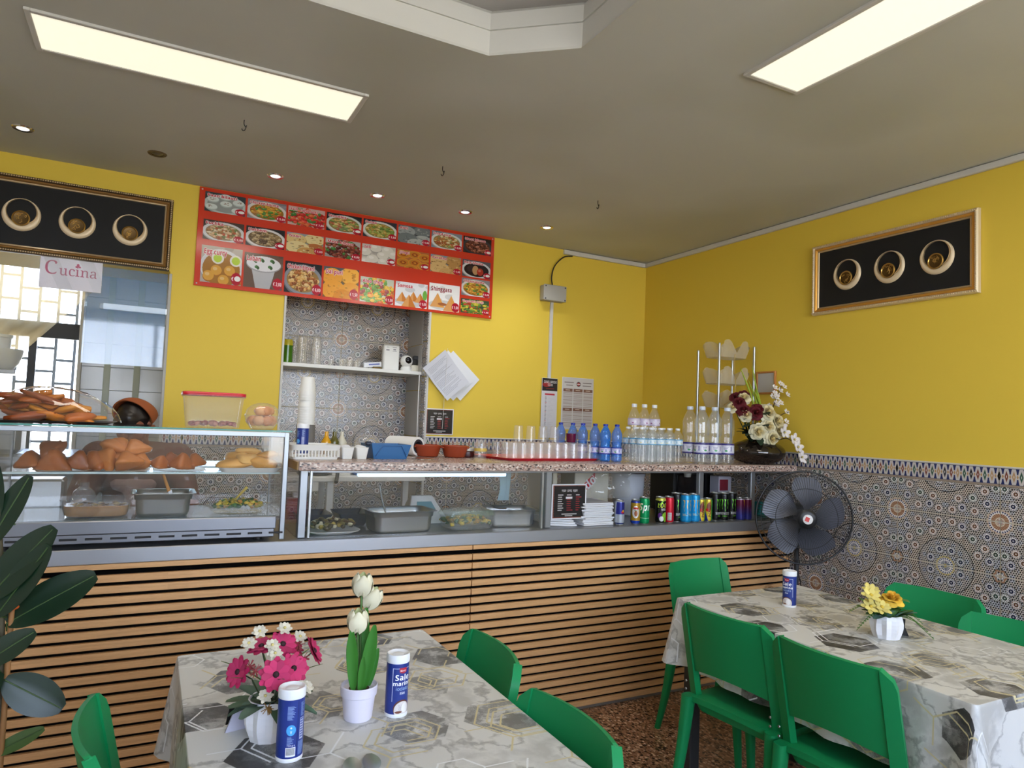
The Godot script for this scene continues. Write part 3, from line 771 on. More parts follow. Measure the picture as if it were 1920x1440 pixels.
# ---------------------------------------------------------------- things on the walls
func picture(called: String, label: String, at: Vector3, turn: float, w: float, h: float, rings: Array, outer: Color, innr: Color, k: int):
	var t := thing(called, label, "picture", at, turn, "black pictures of three gilt crescents")
	part("backing", boxm(Vector3(0, 0, 0.008), Vector3(w - 0.06, h - 0.06, 0.012)), mat(rgb(8, 9, 13), 0.75), t)
	var mo := mat(outer, 0.4, 0.35); var mi := mat(innr, 0.35, 0.5); var mc := mat(rgb(214, 190, 150), 0.35, 0.7)
	for s in 3:
		var mb := MB.new()
		var i0: float = [0.0, 0.018, 0.034][s]; var i1: float = [0.018, 0.034, 0.046][s]
		var prof: Array = [[[0, 0.0], [0.001, 0.022], [0.006, 0.03], [0.014, 0.03], [0.018, 0.022]], [[0, 0.02], [0.004, 0.027], [0.01, 0.024], [0.016, 0.018]], [[0, 0.016], [0.003, 0.021], [0.008, 0.019], [0.012, 0.012]]][s]
		var P := []
		for p in prof:
			var a: float = w / 2 - i0 - p[0]; var b: float = h / 2 - i0 - p[0]; var z: float = p[1]
			P.append(PackedVector3Array([Vector3(-a, -b, z), Vector3(a, -b, z), Vector3(a, b, z), Vector3(-a, b, z)]))
		for r in P.size() - 1:
			for j in 4: mb.quad(P[r][j], P[r][(j + 1) % 4], P[r + 1][(j + 1) % 4], P[r + 1][j])
		part(["outer_moulding", "frame_moulding", "inner_moulding"][s], mb, [mo, mi, mc][s], t)
	var mb2 := MB.new()
	for e in [[w, 0], [h, 1]]:
		var n := int(e[0] / 0.011)
		for i in n:
			var x: float = -e[0] / 2 + (i + 0.5) * e[0] / n
			for s in [-1, 1]:
				mb2.ell(Vector3(x, s * (h / 2 - 0.01), 0.03) if e[1] == 0 else Vector3(s * (w / 2 - 0.01), x, 0.03), Vector3(0.0042, 0.0042, 0.003), 6, 4)
	var bd := part("beading", mb2, mc, t); bd.set_meta("kind", "stuff")
	var ivory := mat(rgb(224, 204, 172), 0.45, 0.15); var gold := mat(rgb(190, 150, 80), 0.32, 0.8); var dk := mat(rgb(96, 72, 36), 0.4, 0.7)
	for i in rings.size():
		var c := Vector3(rings[i].x, rings[i].y, 0.014)
		var R := 0.09; var r0 := 0.068
		for s in 2:
			var P := []
			for m in 5:
				var row := PackedVector3Array()
				for j in 40:
					var a := TAU * j / 40.0; var d := Vector2(cos(a), sin(a))
					var o := d * R; var q := d * r0 + Vector2(0, 0.0165)
					var f: float
					if s == 0: f = [0.0, 0.16, 0.5, 0.84, 1.0][m]
					else: f = [0.88, 0.9, 0.96, 1.0, 1.02][m]
					var p := o.lerp(q, f); var zz: float = [0.0, 0.009, 0.0125, 0.009, 0.0][m] if s == 0 else [0.004, 0.012, 0.0125, 0.01, 0.0][m]
					row.append(c + Vector3(p.x, p.y, zz))
				P.append(row)
			var mb := MB.new(); mb.grid(P, true)
			part(["crescent", "crescent_edge"][s], mb, [ivory, mc][s], t)
		var md := part("medallion", lat([[0.042, 0.0], [0.042, 0.008], [0.038, 0.011], [0.034, 0.008], [0.0, 0.008]], 28, Vector3.ZERO, Basis(Vector3.RIGHT, PI / 2)), dk, t)
		md.position = c + Vector3(0, -0.022, 0.006)
		var rim := MB.new(); rim.lathe([[0.034, 0.008], [0.037, 0.012], [0.042, 0.009]], 28, Vector3.ZERO, Basis(Vector3.RIGHT, PI / 2))
		part("medallion_rim", rim, gold, md)
		var sc := MB.new(); var rng := RandomNumberGenerator.new(); rng.seed = 40 + i * 7 + k
		for q in 6:
			var pts := []; var p0 := Vector3(rng.randf_range(-0.02, 0.02), rng.randf_range(-0.02, 0.02), 0.01)
			for e in 4: pts.append(p0 + Vector3(rng.randf_range(-0.013, 0.013), rng.randf_range(-0.013, 0.013) + (e - 1.5) * 0.005, 0))
			sc.tube(arc(pts, 4), 0.0017, 5)
		var cal := part("script_relief", sc, gold, md); cal.set_meta("kind", "stuff")

const DISHES := [["Paan bilauti", "1,50", 0, 0], ["Chicken korma", "5,00", 1, 1], ["Full Tandoori", "7,00", 2, 2], ["Noodles", "5,00", 3, 1], ["Pulao", "3,50", 4, 1], ["Roti", "1,00", 5, 3], ["Fried rice", "4,00", 6, 1], ["Meat bhuna", "6,00", 7, 1],
	["Fuchka", "5,00", 8, 1], ["Haleem", "5,00", 9, 1], ["Naan", "1,00", 10, 3], ["Meat bhuna", "6,00", 11, 2], ["Idli", "1,50", 12, 4], ["Jilapi", "1,00", 13, 5], ["Paratha", "1,50", 14, 3], ["Kala bhuna", "5,00", 15, 6],
	["Egg curry", "5,00", 16, 7], ["Laban", "2,00", 17, 8], ["Chicken biryani", "6,00", 18, 1], ["Dal puri", "1,50", 19, 3], ["Aloo chop", "1,50", 20, 2], ["Samosa", "1,00", 21, 9], ["Shinggara", "1,00", 22, 9], ["Chicken korma", "5,00", 23, 1], ["Vegetable bhaji", "1,50", 24, 2]]
const PAL := ["3a4246 b8c4c4 ced6d4 a9b4b4 9a8a80", "8d8a90 d8d4d0 d89a3a b5692a e0b83c c2842c 4f8a3a", "c9a9a2 c92f2a e04a38 a8231f d86a3c 46803a", "24282a cfd6d0 c9a45a a8b45c d8b878 6f8a44 b05a3a", "30343c dadad6 c2b25a 9aa84a d8c47a 6f8f3e b0883c", "5a6266 9aa2a2 aab0ae 868e8e 70787a", "7f8894 d4d8da d2b878 b87a3c e0cfa0 8aa05a a85a30", "2c2420 3a3a40 7a3f2e 96553c 5c2c22 b0705a 442018",
	"4a3c36 d8d8dc d8b48a a87848 e0d0b0 70804a c05a3a", "26262a dcdadc a0845c 7c6444 c0a880 5c4834 b49a6e", "8f98a2 dccaa0 e2cf98 c89858 d8bc80 b06a38", "b0aaa6 6e2a20 8a3a2a 4c1c18 9a5038 3f7a34", "c6beb6 e6e2da dcd8ce d0cac0", "b06a34 d88a2c e8a83c c87424 b0541e", "8090a0 cfa468 d8b47a b88a50", "5a5860 cfd0d6 3a2a2a c09468 b03a2a 2a2024",
	"b4aaa0 d6d6da c08430 d8a040 a86a24 b4d038 e8e4d8", "6a5448 e4e4ea 4f7a4a d8dade", "22242a 8a8c94 d8a860 e0bc80 b06a34 8a4a22", "50585c e8a038 f0b048 d88a28", "c8ccb8 f0a438 d86a2c 6fa048 e8c048 a04a4a 78b058", "e8e8ec d8924a c87a34 e0a860", "f0eeec d8924a e0a050 c87a34", "8d8a90 dcd8d4 d89a3a b5692a e0b83c c2842c 4f8a3a", "40503a c8b83a 5c8a34 88a03c 3f6a2c c04a30"]

func dish_print() -> Image:
	# five by five painted plates, each with its name and price as on the board
	var W := 168; var Hh := 112
	var im := Image.create(W * 5, Hh * 5, false, Image.FORMAT_RGB8)
	var rng := RandomNumberGenerator.new()
	for i in 25:
		rng.seed = 300 + i
		var ox := (i % 5) * W; var oy := (i / 5) * Hh; var r := Rect2i(ox, oy, W, Hh); var cx := ox + W * 0.5; var cy := oy + Hh * 0.52
		var cs := []
		for s in PAL[i].split(" "): cs.append(Color(s))
		im.fill_rect(r, cs[0])
		for k in 12: blob(im, ox + rng.randf() * W, oy + rng.randf() * Hh, rng.randf_range(10, 30), rng.randf_range(4, 14), cs[0].lightened(rng.randf_range(-0.06, 0.1)) if k % 2 else cs[0].darkened(0.12), r)
		var style: int = DISHES[i][3]
		var food := cs.slice(2) if style in [0, 1, 6] else cs.slice(1)
		if style in [0, 1, 6, 7]:
			blob(im, cx, cy + 8, W * 0.52, Hh * 0.5, cs[1].darkened(0.25), r); blob(im, cx, cy + 3, W * 0.51, Hh * 0.48, cs[1], r); blob(im, cx, cy + 4, W * 0.43, Hh * 0.39, food[0].darkened(0.3), r)
		match style:
			0:
				for p in [[-.33, .2], [-.3, -.18], [0.02, -.02], [.32, -.15], [.3, .25], [0, -.36]]:
					blob(im, cx + p[0] * W, cy + p[1] * Hh + 4, 25, 17, cs[3], r); blob(im, cx + p[0] * W, cy + p[1] * Hh, 24, 15, cs[2].lightened(0.1), r)
					for k in 7: blob(im, cx + p[0] * W + rng.randf_range(-10, 10), cy + p[1] * Hh + rng.randf_range(-6, 6), 3, 2, cs[4], r)
			1, 2:
				var big := 1.0 if style == 1 else 1.4
				for k in 150:
					var a := rng.randf() * TAU; var q := sqrt(rng.randf()) * 0.9
					var x := cx + cos(a) * q * W * (0.42 if style == 1 else 0.56); var y := cy + 3 + sin(a) * q * Hh * (0.37 if style == 1 else 0.56)
					var c: Color = food[rng.randi() % food.size()]; var sx := rng.randf_range(4, 12) * big; var sy := rng.randf_range(3, 7) * big
					blob(im, x, y + 2, sx, sy, c.darkened(0.35), r); blob(im, x, y, sx, sy, c, r); blob(im, x - sx * 0.2, y - sy * 0.35, sx * 0.4, sy * 0.3, c.lightened(0.25), r)
			3:
				for p in [[.25, -.28, 1.0], [-.25, -.2, 1.0], [.28, .2, 1.0], [-.2, .22, 1.15], [0.05, 0.42, 0.9]]:
					var c: Color = food[rng.randi() % food.size()]
					blob(im, cx + p[0] * W, cy + p[1] * Hh + 4, 48 * p[2], 33 * p[2], c.darkened(0.4), r); blob(im, cx + p[0] * W, cy + p[1] * Hh, 47 * p[2], 31 * p[2], c, r)
					for k in 16: blob(im, cx + p[0] * W + rng.randf_range(-32, 32), cy + p[1] * Hh + rng.randf_range(-18, 18), rng.randf_range(2, 8), rng.randf_range(1, 4), food[rng.randi() % food.size()].darkened(rng.randf_range(0, 0.25)), r)
			4:
				for p in [[-.1, -.35], [.25, -.3], [.45, -.1], [-.4, -.1], [.12, 0.0], [-.18, .25], [.15, .35], [-.42, .45], [.45, .4]]:
					blob(im, cx + p[0] * W, cy + p[1] * Hh + 5, 30, 25, cs[1].darkened(0.3), r); blob(im, cx + p[0] * W, cy + p[1] * Hh, 29, 24, cs[2], r); blob(im, cx + p[0] * W - 6, cy + p[1] * Hh - 7, 13, 9, cs[1].lightened(0.2), r)
			5:
				for p in [[-.3, -.25], [.05, -.3], [.36, -.2], [-.3, .2], [.06, .15], [.35, .28], [-.05, .5]]:
					for q in 5: blob(im, cx + p[0] * W, cy + p[1] * Hh, 36 - q * 7, 25 - q * 5, food[q % food.size()].darkened(0.2 * (q % 2)), r)
			6:
				blob(im, cx - 30, cy, 26, 22, cs[2], r); blob(im, cx + 40, cy + 2, 28, 24, cs[5], r); blob(im, cx - 6, cy + 6, 18, 30, cs[3], r); blob(im, cx + 22, cy + 14, 19, 24, cs[4], r); blob(im, cx + 18, cy + 6, 8, 8, cs[4].lightened(0.3), r)
			7:
				blob(im, cx, cy + 10, W * 0.45, Hh * 0.46, cs[2].darkened(0.15), r)
				for p in [[-.12, .12], [.2, .1], [.06, .36], [.4, .3], [-.3, .28]]: blob(im, cx + p[0] * W, cy + p[1] * Hh + 3, 23, 16, cs[4], r); blob(im, cx + p[0] * W, cy + p[1] * Hh, 22, 15, cs[3], r); blob(im, cx + p[0] * W - 5, cy + p[1] * Hh - 4, 9, 5, cs[3].lightened(0.3), r)
				for p in [[-.1, -.2], [.34, -.18]]: blob(im, cx + p[0] * W, cy + p[1] * Hh, 25, 17, cs[6], r); blob(im, cx + p[0] * W, cy + p[1] * Hh, 17, 12, cs[5], r)
			8:
				for y in range(24, Hh): im.fill_rect(Rect2i(int(cx - 66 + y * 0.32), oy + y, int(132 - y * 0.64), 1), cs[1].darkened(0.12 + 0.1 * y / Hh))
				blob(im, cx, oy + 34, 74, 26, cs[1].darkened(0.3), r); blob(im, cx, oy + 32, 72, 24, cs[1], r)
				for p in [[-40, 24], [-10, 20], [34, 20], [26, 40], [-30, 44]]: blob(im, cx + p[0], oy + p[1], 8, 5, cs[2], r); blob(im, cx + p[0] + 6, oy + p[1] + 3, 6, 5, cs[2].darkened(0.25), r)
			9:
				blob(im, cx, cy + 30, W * 0.5, 20, cs[0].darkened(0.14), r)
				for p in ([[-48, 14, 30], [10, 8, 30], [46, 12, 30], [-12, 34, 42]] if i == 21 else [[-36, 16, 40], [38, 26, 44]]):
					var hh: int = int(p[2] * 1.5)
					for y in hh:
						var hw := int(p[2] * y / float(hh)); var yy := int(cy + p[1] - hh * 0.6 + y)
						if yy >= oy and yy < oy + Hh: im.fill_rect(Rect2i(int(cx + p[0] - hw), yy, hw, 1), cs[1].lightened(0.12)); im.fill_rect(Rect2i(int(cx + p[0]), yy, hw, 1), cs[2])
				if i == 21: blob(im, cx + 70, cy - 6, 12, 22, Color("6fae4a"), r)
				else: blob(im, cx - 10, cy + 26, 24, 6, Color("a8643a"), r)
		var tx := ox + 12.0; var ty := oy + 26.0; var nm: String = DISHES[i][0]
		if i == 22: draw_text(im, nm, tx, ty + 6, 24, rgb(130, 20, 40), "Droid Sans", true, 110)
		else:
			for d in [[-2, 0], [2, 0], [0, -2], [0, 2]]: draw_text(im, nm, tx + d[0], ty + d[1], 21, rgb(238, 226, 226), "Droid Sans", true, 120)
			draw_text(im, nm, tx, ty, 21, rgb(188, 40, 60), "Droid Sans", true, 120)
		var bx := ox + W - 22.0; var by := oy + Hh - 20.0
		blob(im, bx, by, 21, 19, rgb(178, 22, 46), r)
		if i in [0, 3, 7, 9, 12, 13, 15, 16]: blob(im, bx + 5, by - 1, 13, 8, rgb(240, 240, 240), r); draw_text(im, "€", bx - 19, by + 6, 16, Color.WHITE, "Droid Sans", true)
		else: draw_text(im, "€ " + DISHES[i][1], bx, by + 6, 16, Color.WHITE, "Droid Sans", true, 36, true)
	return im

func wall_things():
	picture("crescent_picture", "long black picture of three gilt crescents in a dark beaded frame over the kitchen hatch", Vector3(-4.028, 2.496, 0.002), 0.0, 0.965, 0.428, [Vector2(-0.255, -0.002), Vector2(0.005, -0.002), Vector2(0.266, -0.002)], rgb(96, 78, 56), rgb(150, 112, 62), 0)
	picture("crescent_picture", "long black picture of three cream crescents in a gold frame on the right yellow wall", Vector3(-0.002, 2.403, 2.15), -PI / 2, 0.968, 0.426, [Vector2(-0.248, 0.004), Vector2(0.014, -0.0), Vector2(0.276, 0.003)], rgb(226, 212, 186), rgb(222, 164, 72), 1)
	# menu board
	var t := thing("menu_board", "red-orange menu board with rows of dish photos and prices above the niche", "menu board", Vector3(0, 0, 0.004))
	part("board", boxm(Vector3(-2.413, 2.521, 0.006), Vector3(1.994, 0.606, 0.006), 0.001), mat(rgb(206, 58, 34), 0.16), t)
	var dm := timg(dish_print(), 0.16)
	var rows := [[2.68, 2.801], [2.507, 2.63]]
	for i in 25:
		var c := i % 8; var x0 := -3.378 + c * 0.2447; var x1 := x0 + 0.232; var y0 := 0.0; var y1 := 0.0
		if i < 16: y0 = rows[i / 8][0]; y1 = rows[i / 8][1]
		else: y0 = [2.244, 2.244, 2.241, 2.24, 2.237, 2.236, 2.236, 2.368, 2.241][i - 16]; y1 = [2.47, 2.462, 2.442, 2.442, 2.406, 2.406, 2.426, 2.494, 2.345][i - 16]
		if i == 24: x0 = -3.378 + 7 * 0.2447; x1 = x0 + 0.232
		if c == 7 or i == 24: x1 -= 0.008
		var mb := MB.new(); var z := 0.0104; var u := Vector2((i % 5) * 0.2, (i / 5) * 0.2); var e := 0.002
		mb.quad(Vector3(x0, y0, z), Vector3(x1, y0, z), Vector3(x1, y1, z), Vector3(x0, y1, z), u + Vector2(e, 0.2 - e), u + Vector2(0.2 - e, 0.2 - e), u + Vector2(0.2 - e, e), u + Vector2(e, e))
		mb.quad(Vector3(x0, y1, z), Vector3(x1, y1, z), Vector3(x1, y1, 0.008), Vector3(x0, y1, 0.008), u, u, u, u)
		part("dish_photo", mb, dm, t)
	for p in [Vector2(-3.395, 2.81), Vector2(-1.432, 2.81), Vector2(-3.395, 2.232), Vector2(-1.432, 2.232)]: part("screw_cap", lat([[0.005, 0], [0.004, 0.003], [0, 0.0035]], 10, Vector3(p.x, p.y, 0.009), Basis(Vector3.RIGHT, PI / 2)), M.trim_white, t)
	# kitchen sign
	var im := Image.create(320, 180, false, Image.FORMAT_RGB8); im.fill(rgb(216, 214, 226))
	draw_text(im, "C", 26, 96, 112, rgb(176, 84, 116), "Droid Serif", false); draw_text(im, "ucina", 96, 98, 76, rgb(170, 92, 122), "Droid Serif", false, 196)
	blob(im, 192, 30, 7, 10, rgb(176, 84, 116)); blob(im, 184, 40, 6, 5, rgb(176, 84, 116)); blob(im, 201, 40, 6, 5, rgb(176, 84, 116))
	for i in 26: stroke(im, Vector2(18 + i * 6, 122 + (i * 37 % 41)), Vector2(24 + i * 6, 128 + (i * 53 % 37)), 1, rgb(202, 200, 214))
	var sm := timg(im, 0.5)
	t = thing("kitchen_sign", "white Cucina sheet taped under the framed crescents at the kitchen hatch", "sign", Vector3(-4.034, 2.195, 0.012))
	var P := []
	for i in 7:
		var row := PackedVector3Array()
		for j in 11: row.append(Vector3(-0.148 + j * 0.0296, -0.085 + i * 0.0285, 0.004 * sin(j * 1.1 + i * 0.5)))
		P.append(row)
	var mb3 := MB.new(); mb3.grid(P, false, 0, 1, 1, 0); part("sheet", mb3, sm, t)
	part("border", lofted([rrect(0.304, 0.004, 0.001, -0.09, Vector2(0, -0.003)), rrect(0.304, 0.004, 0.001, 0.09, Vector2(0, -0.003))]), M.clear_plastic, t)
	# hanging sheets
	im = Image.create(200, 260, false, Image.FORMAT_RGB8); im.fill(rgb(206, 208, 216)); var rng := RandomNumberGenerator.new(); rng.seed = 4
	for i in 26:
		if i % 7 != 5: im.fill_rect(Rect2i(18, 30 + i * 8, rng.randi_range(60, 160), 2), rgb(150, 152, 162))
	im.fill_rect(Rect2i(16, 100, 168, 1), rgb(140, 140, 150)); im.fill_rect(Rect2i(16, 100, 1, 120), rgb(140, 140, 150))
	var pm := timg(im, 0.8)
	t = thing("paper_sheets", "white printed papers hanging cornerwise on a string beside the niche", "papers", Vector3(-1.745, 1.96, 0.0))
	for k in 3:
		P = []
		var q := Basis(Vector3.BACK, PI / 4 + [0.05, 0.0, -0.06][k]); var w := 0.215; var h := 0.29
		for i in 5:
			var row := PackedVector3Array()
			for j in 5: row.append(q * Vector3(-w + (j / 4.0) * w, -h + (i / 4.0) * h, 0.0) + Vector3([0.04, 0.0, -0.03][k], -0.0, 0.008 + k * 0.005 + 0.012 * absf(i - 2) / 2.0 * (1 if k == 2 else 0)))
			P.append(row)
		mb3 = MB.new(); mb3.grid(P, false, 0, 1, 1, 0); part("sheet", mb3, pm if k == 2 else M.paper, t)
	part("string", tub([Vector3(-0.01, 0.01, 0.026), Vector3(-0.02, -0.34, 0.026), Vector3(-0.02, -0.56, 0.012)], 0.0012, 4), M.white_plastic, t)
	# black menu sheets
	im = Image.create(256, 256, false, Image.FORMAT_RGB8); im.fill(rgb(30, 26, 28))
	for i in 40: blob(im, (i * 67) % 256, 0 if i % 2 else 255, 14, 6, rgb(120, 62, 48))
	for i in 14: blob(im, 2, i * 20, 7, 12, rgb(130, 76, 66))
	for i in 15: # a headline hung from a bar, as on the sheet
		if i % 5 != 4: im.fill_rect(Rect2i(66 + i * 9, 34, 9, 3), rgb(206, 202, 200)); im.fill_rect(Rect2i(68 + i * 9, 36, 3, 12 + i * 5 % 7), rgb(206, 202, 200)); im.fill_rect(Rect2i(68 + i * 9, 42 + i % 3 * 2, 7, 3), rgb(206, 202, 200))
	rng.seed = 12
	for c in 3:
		for i in 8: im.fill_rect(Rect2i([38, 108, 180][c], 72 + i * 17, rng.randi_range(22, 50), 7), rgb(190, 186, 184) if c == 0 or i == 0 else rgb(140, 44, 46))
	im.fill_rect(Rect2i(100, 90, 52, 16), rgb(214, 214, 218)); im.fill_rect(Rect2i(70, 222, 120, 7), rgb(190, 186, 184)); im.fill_rect(Rect2i(96, 236, 60, 6), rgb(190, 186, 184))
	var bm := timg(im, 0.25)
	for k in 2:
		t = thing("price_sheet", ["small black price sheet on the wall under the hanging papers", "small black price sheet behind the counter glass beside the paper stack"][k], "menu", [Vector3(-1.786, 1.45, 0.006), Vector3(-1.61, 1.06, 1.46)][k], 0.0, "black printed price sheets")
		var s: float = [0.196, 0.2][k]
		mb3 = MB.new(); mb3.quad(Vector3(-s / 2, -0.085, 0.003), Vector3(s / 2, -0.085, 0.003), Vector3(s / 2, 0.085, 0.003), Vector3(-s / 2, 0.085, 0.003)); part("print", mb3, bm, t)
		part("backing", boxm(Vector3(0, 0, 0), Vector3(s + 0.014, 0.184, 0.004), 0.001), M.paper, t)
	# calendars
	im = Image.create(96, 320, false, Image.FORMAT_RGB8); im.fill(rgb(206, 204, 208)); im.fill_rect(Rect2i(0, 0, 96, 68), rgb(28, 24, 24))
	blob(im, 28, 34, 26, 14, rgb(150, 30, 30)); draw_text(im, "CANELLAPESO", 50, 27, 20, rgb(226, 222, 220), "Droid Sans", true, 80, true); draw_text(im, "CLUB", 50, 42, 17, rgb(226, 222, 220), "Droid Sans", true, 30, true); im.fill_rect(Rect2i(24, 54, 52, 3), rgb(160, 40, 36))
	im.fill_rect(Rect2i(18, 82, 62, 9), rgb(186, 44, 60)); rng.seed = 3
	for i in 31: im.fill_rect(Rect2i(20, 96 + i * 7, 8 + i % 3, 3), rgb(170, 60, 60) if i % 7 == 5 else rgb(130, 128, 134)); im.fill_rect(Rect2i(38, 96 + i * 7, rng.randi_range(4, 40), 1), rgb(178, 176, 182))
	t = thing("wall_calendar", "narrow white month calendar with a black heading below the grey duct", "calendar", Vector3(-0.905, 1.586, 0.022))
	mb3 = MB.new(); mb3.quad(Vector3(-0.067, -0.226, 0.003), Vector3(0.067, -0.226, 0.003), Vector3(0.067, 0.226, 0.003), Vector3(-0.067, 0.226, 0.003)); part("print", mb3, timg(im, 0.5), t)
	part("card", boxm(Vector3(0, 0, 0), Vector3(0.138, 0.456, 0.005), 0.001), M.paper, t)
	im = Image.create(288, 400, false, Image.FORMAT_RGB8); im.fill(rgb(200, 196, 192))
	blob(im, 148, 48, 19, 19, rgb(60, 44, 46)); blob(im, 148, 48, 13, 13, rgb(170, 60, 56)); im.fill_rect(Rect2i(133, 45, 30, 6), rgb(226, 220, 214))
	for i in 2: im.fill_rect(Rect2i(18 + i * 16, 34 + i * 22, 86 - i * 24, 6), rgb(120, 108, 104)); im.fill_rect(Rect2i(186, 34 + i * 22, 84 - i * 4, 6), rgb(120, 108, 104))
	for c in 3:
		for r in 2:
			var x := 10 + c * 93; var y := 86 + r * 150
			im.fill_rect(Rect2i(x, y, 84, 24), rgb(120, 84, 66)); im.fill_rect(Rect2i(x + 20, y + 8, 40, 6), rgb(196, 178, 160))
			for k in 13: im.fill_rect(Rect2i(x, y + 30 + k * 9, 84, 3 if k % 3 else 5), rgb(150, 132, 122))
	t = thing("prayer_timetable", "cream timetable sheet with brown table headings near the room corner", "timetable", Vector3(-0.638, 1.631, 0.004))
	mb3 = MB.new(); mb3.quad(Vector3(-0.144, -0.2, 0.003), Vector3(0.144, -0.2, 0.003), Vector3(0.144, 0.2, 0.003), Vector3(-0.144, 0.2, 0.003)); part("print", mb3, timg(im, 0.6), t)
	part("card", boxm(Vector3(0, 0, 0), Vector3(0.292, 0.404, 0.004), 0.001), M.paper, t)
	# junction box with its duct and cable
	t = thing("junction_box", "grey cable junction box on the yellow wall", "junction box", Vector3(-0.912, 2.462, 0.0))
	part("box", boxm(Vector3(0, 0, 0.03), Vector3(0.196, 0.118, 0.06), 0.006), M.grey_plastic, t); part("cover", boxm(Vector3(0, 0, 0.066), Vector3(0.2, 0.122, 0.014), 0.005), M.grey_plastic, t)
	for s in [[-1, -1], [-1, 1], [1, -1], [1, 1]]: part("screw", lat([[0.006, 0], [0.005, 0.002], [0, 0.0025]], 10, Vector3(s[0] * 0.086, s[1] * 0.048, 0.073), Basis(Vector3.RIGHT, PI / 2)), M.dark, t)
	solo("cable_duct", boxm(Vector3(0, 0, 0.008), Vector3(0.026, 1.06, 0.016), 0.002), M.trim_white, "slim white vertical duct below the grey junction box", "cable duct", Vector3(-0.905, 1.87, 0.0))
	solo("black_cable", tub(arc([Vector3(0.17, 0.265, 0.012), Vector3(0.08, 0.24, 0.03), Vector3(0.0, 0.16, 0.035), Vector3(-0.022, 0.07, 0.03), Vector3(-0.01, 0.0, 0.03)], 6), 0.005, 8), M.black, "black cable curving from the ceiling duct into the junction box", "cable", Vector3(-0.905, 2.52, 0.0))
	# small picture on the right wall
	t = thing("small_picture", "small light wooden picture frame on the wall behind the flower vase", "picture", Vector3(-0.002, 1.79, 1.305), -PI / 2)
	part("print", boxm(Vector3(0, 0, 0.006), Vector3(0.14, 0.13, 0.006)), mat(rgb(186, 184, 178), 0.4), t)
	mb3 = MB.new()
	for s in [-1, 1]: mb3.box(Vector3(s * 0.074, 0, 0.008), Vector3(0.012, 0.15, 0.016), 0.002); mb3.box(Vector3(0, s * 0.069, 0.008), Vector3(0.136, 0.012, 0.016), 0.002)
	part("frame", mb3, mat(rgb(186, 122, 60), 0.5), t)
	niche_things()

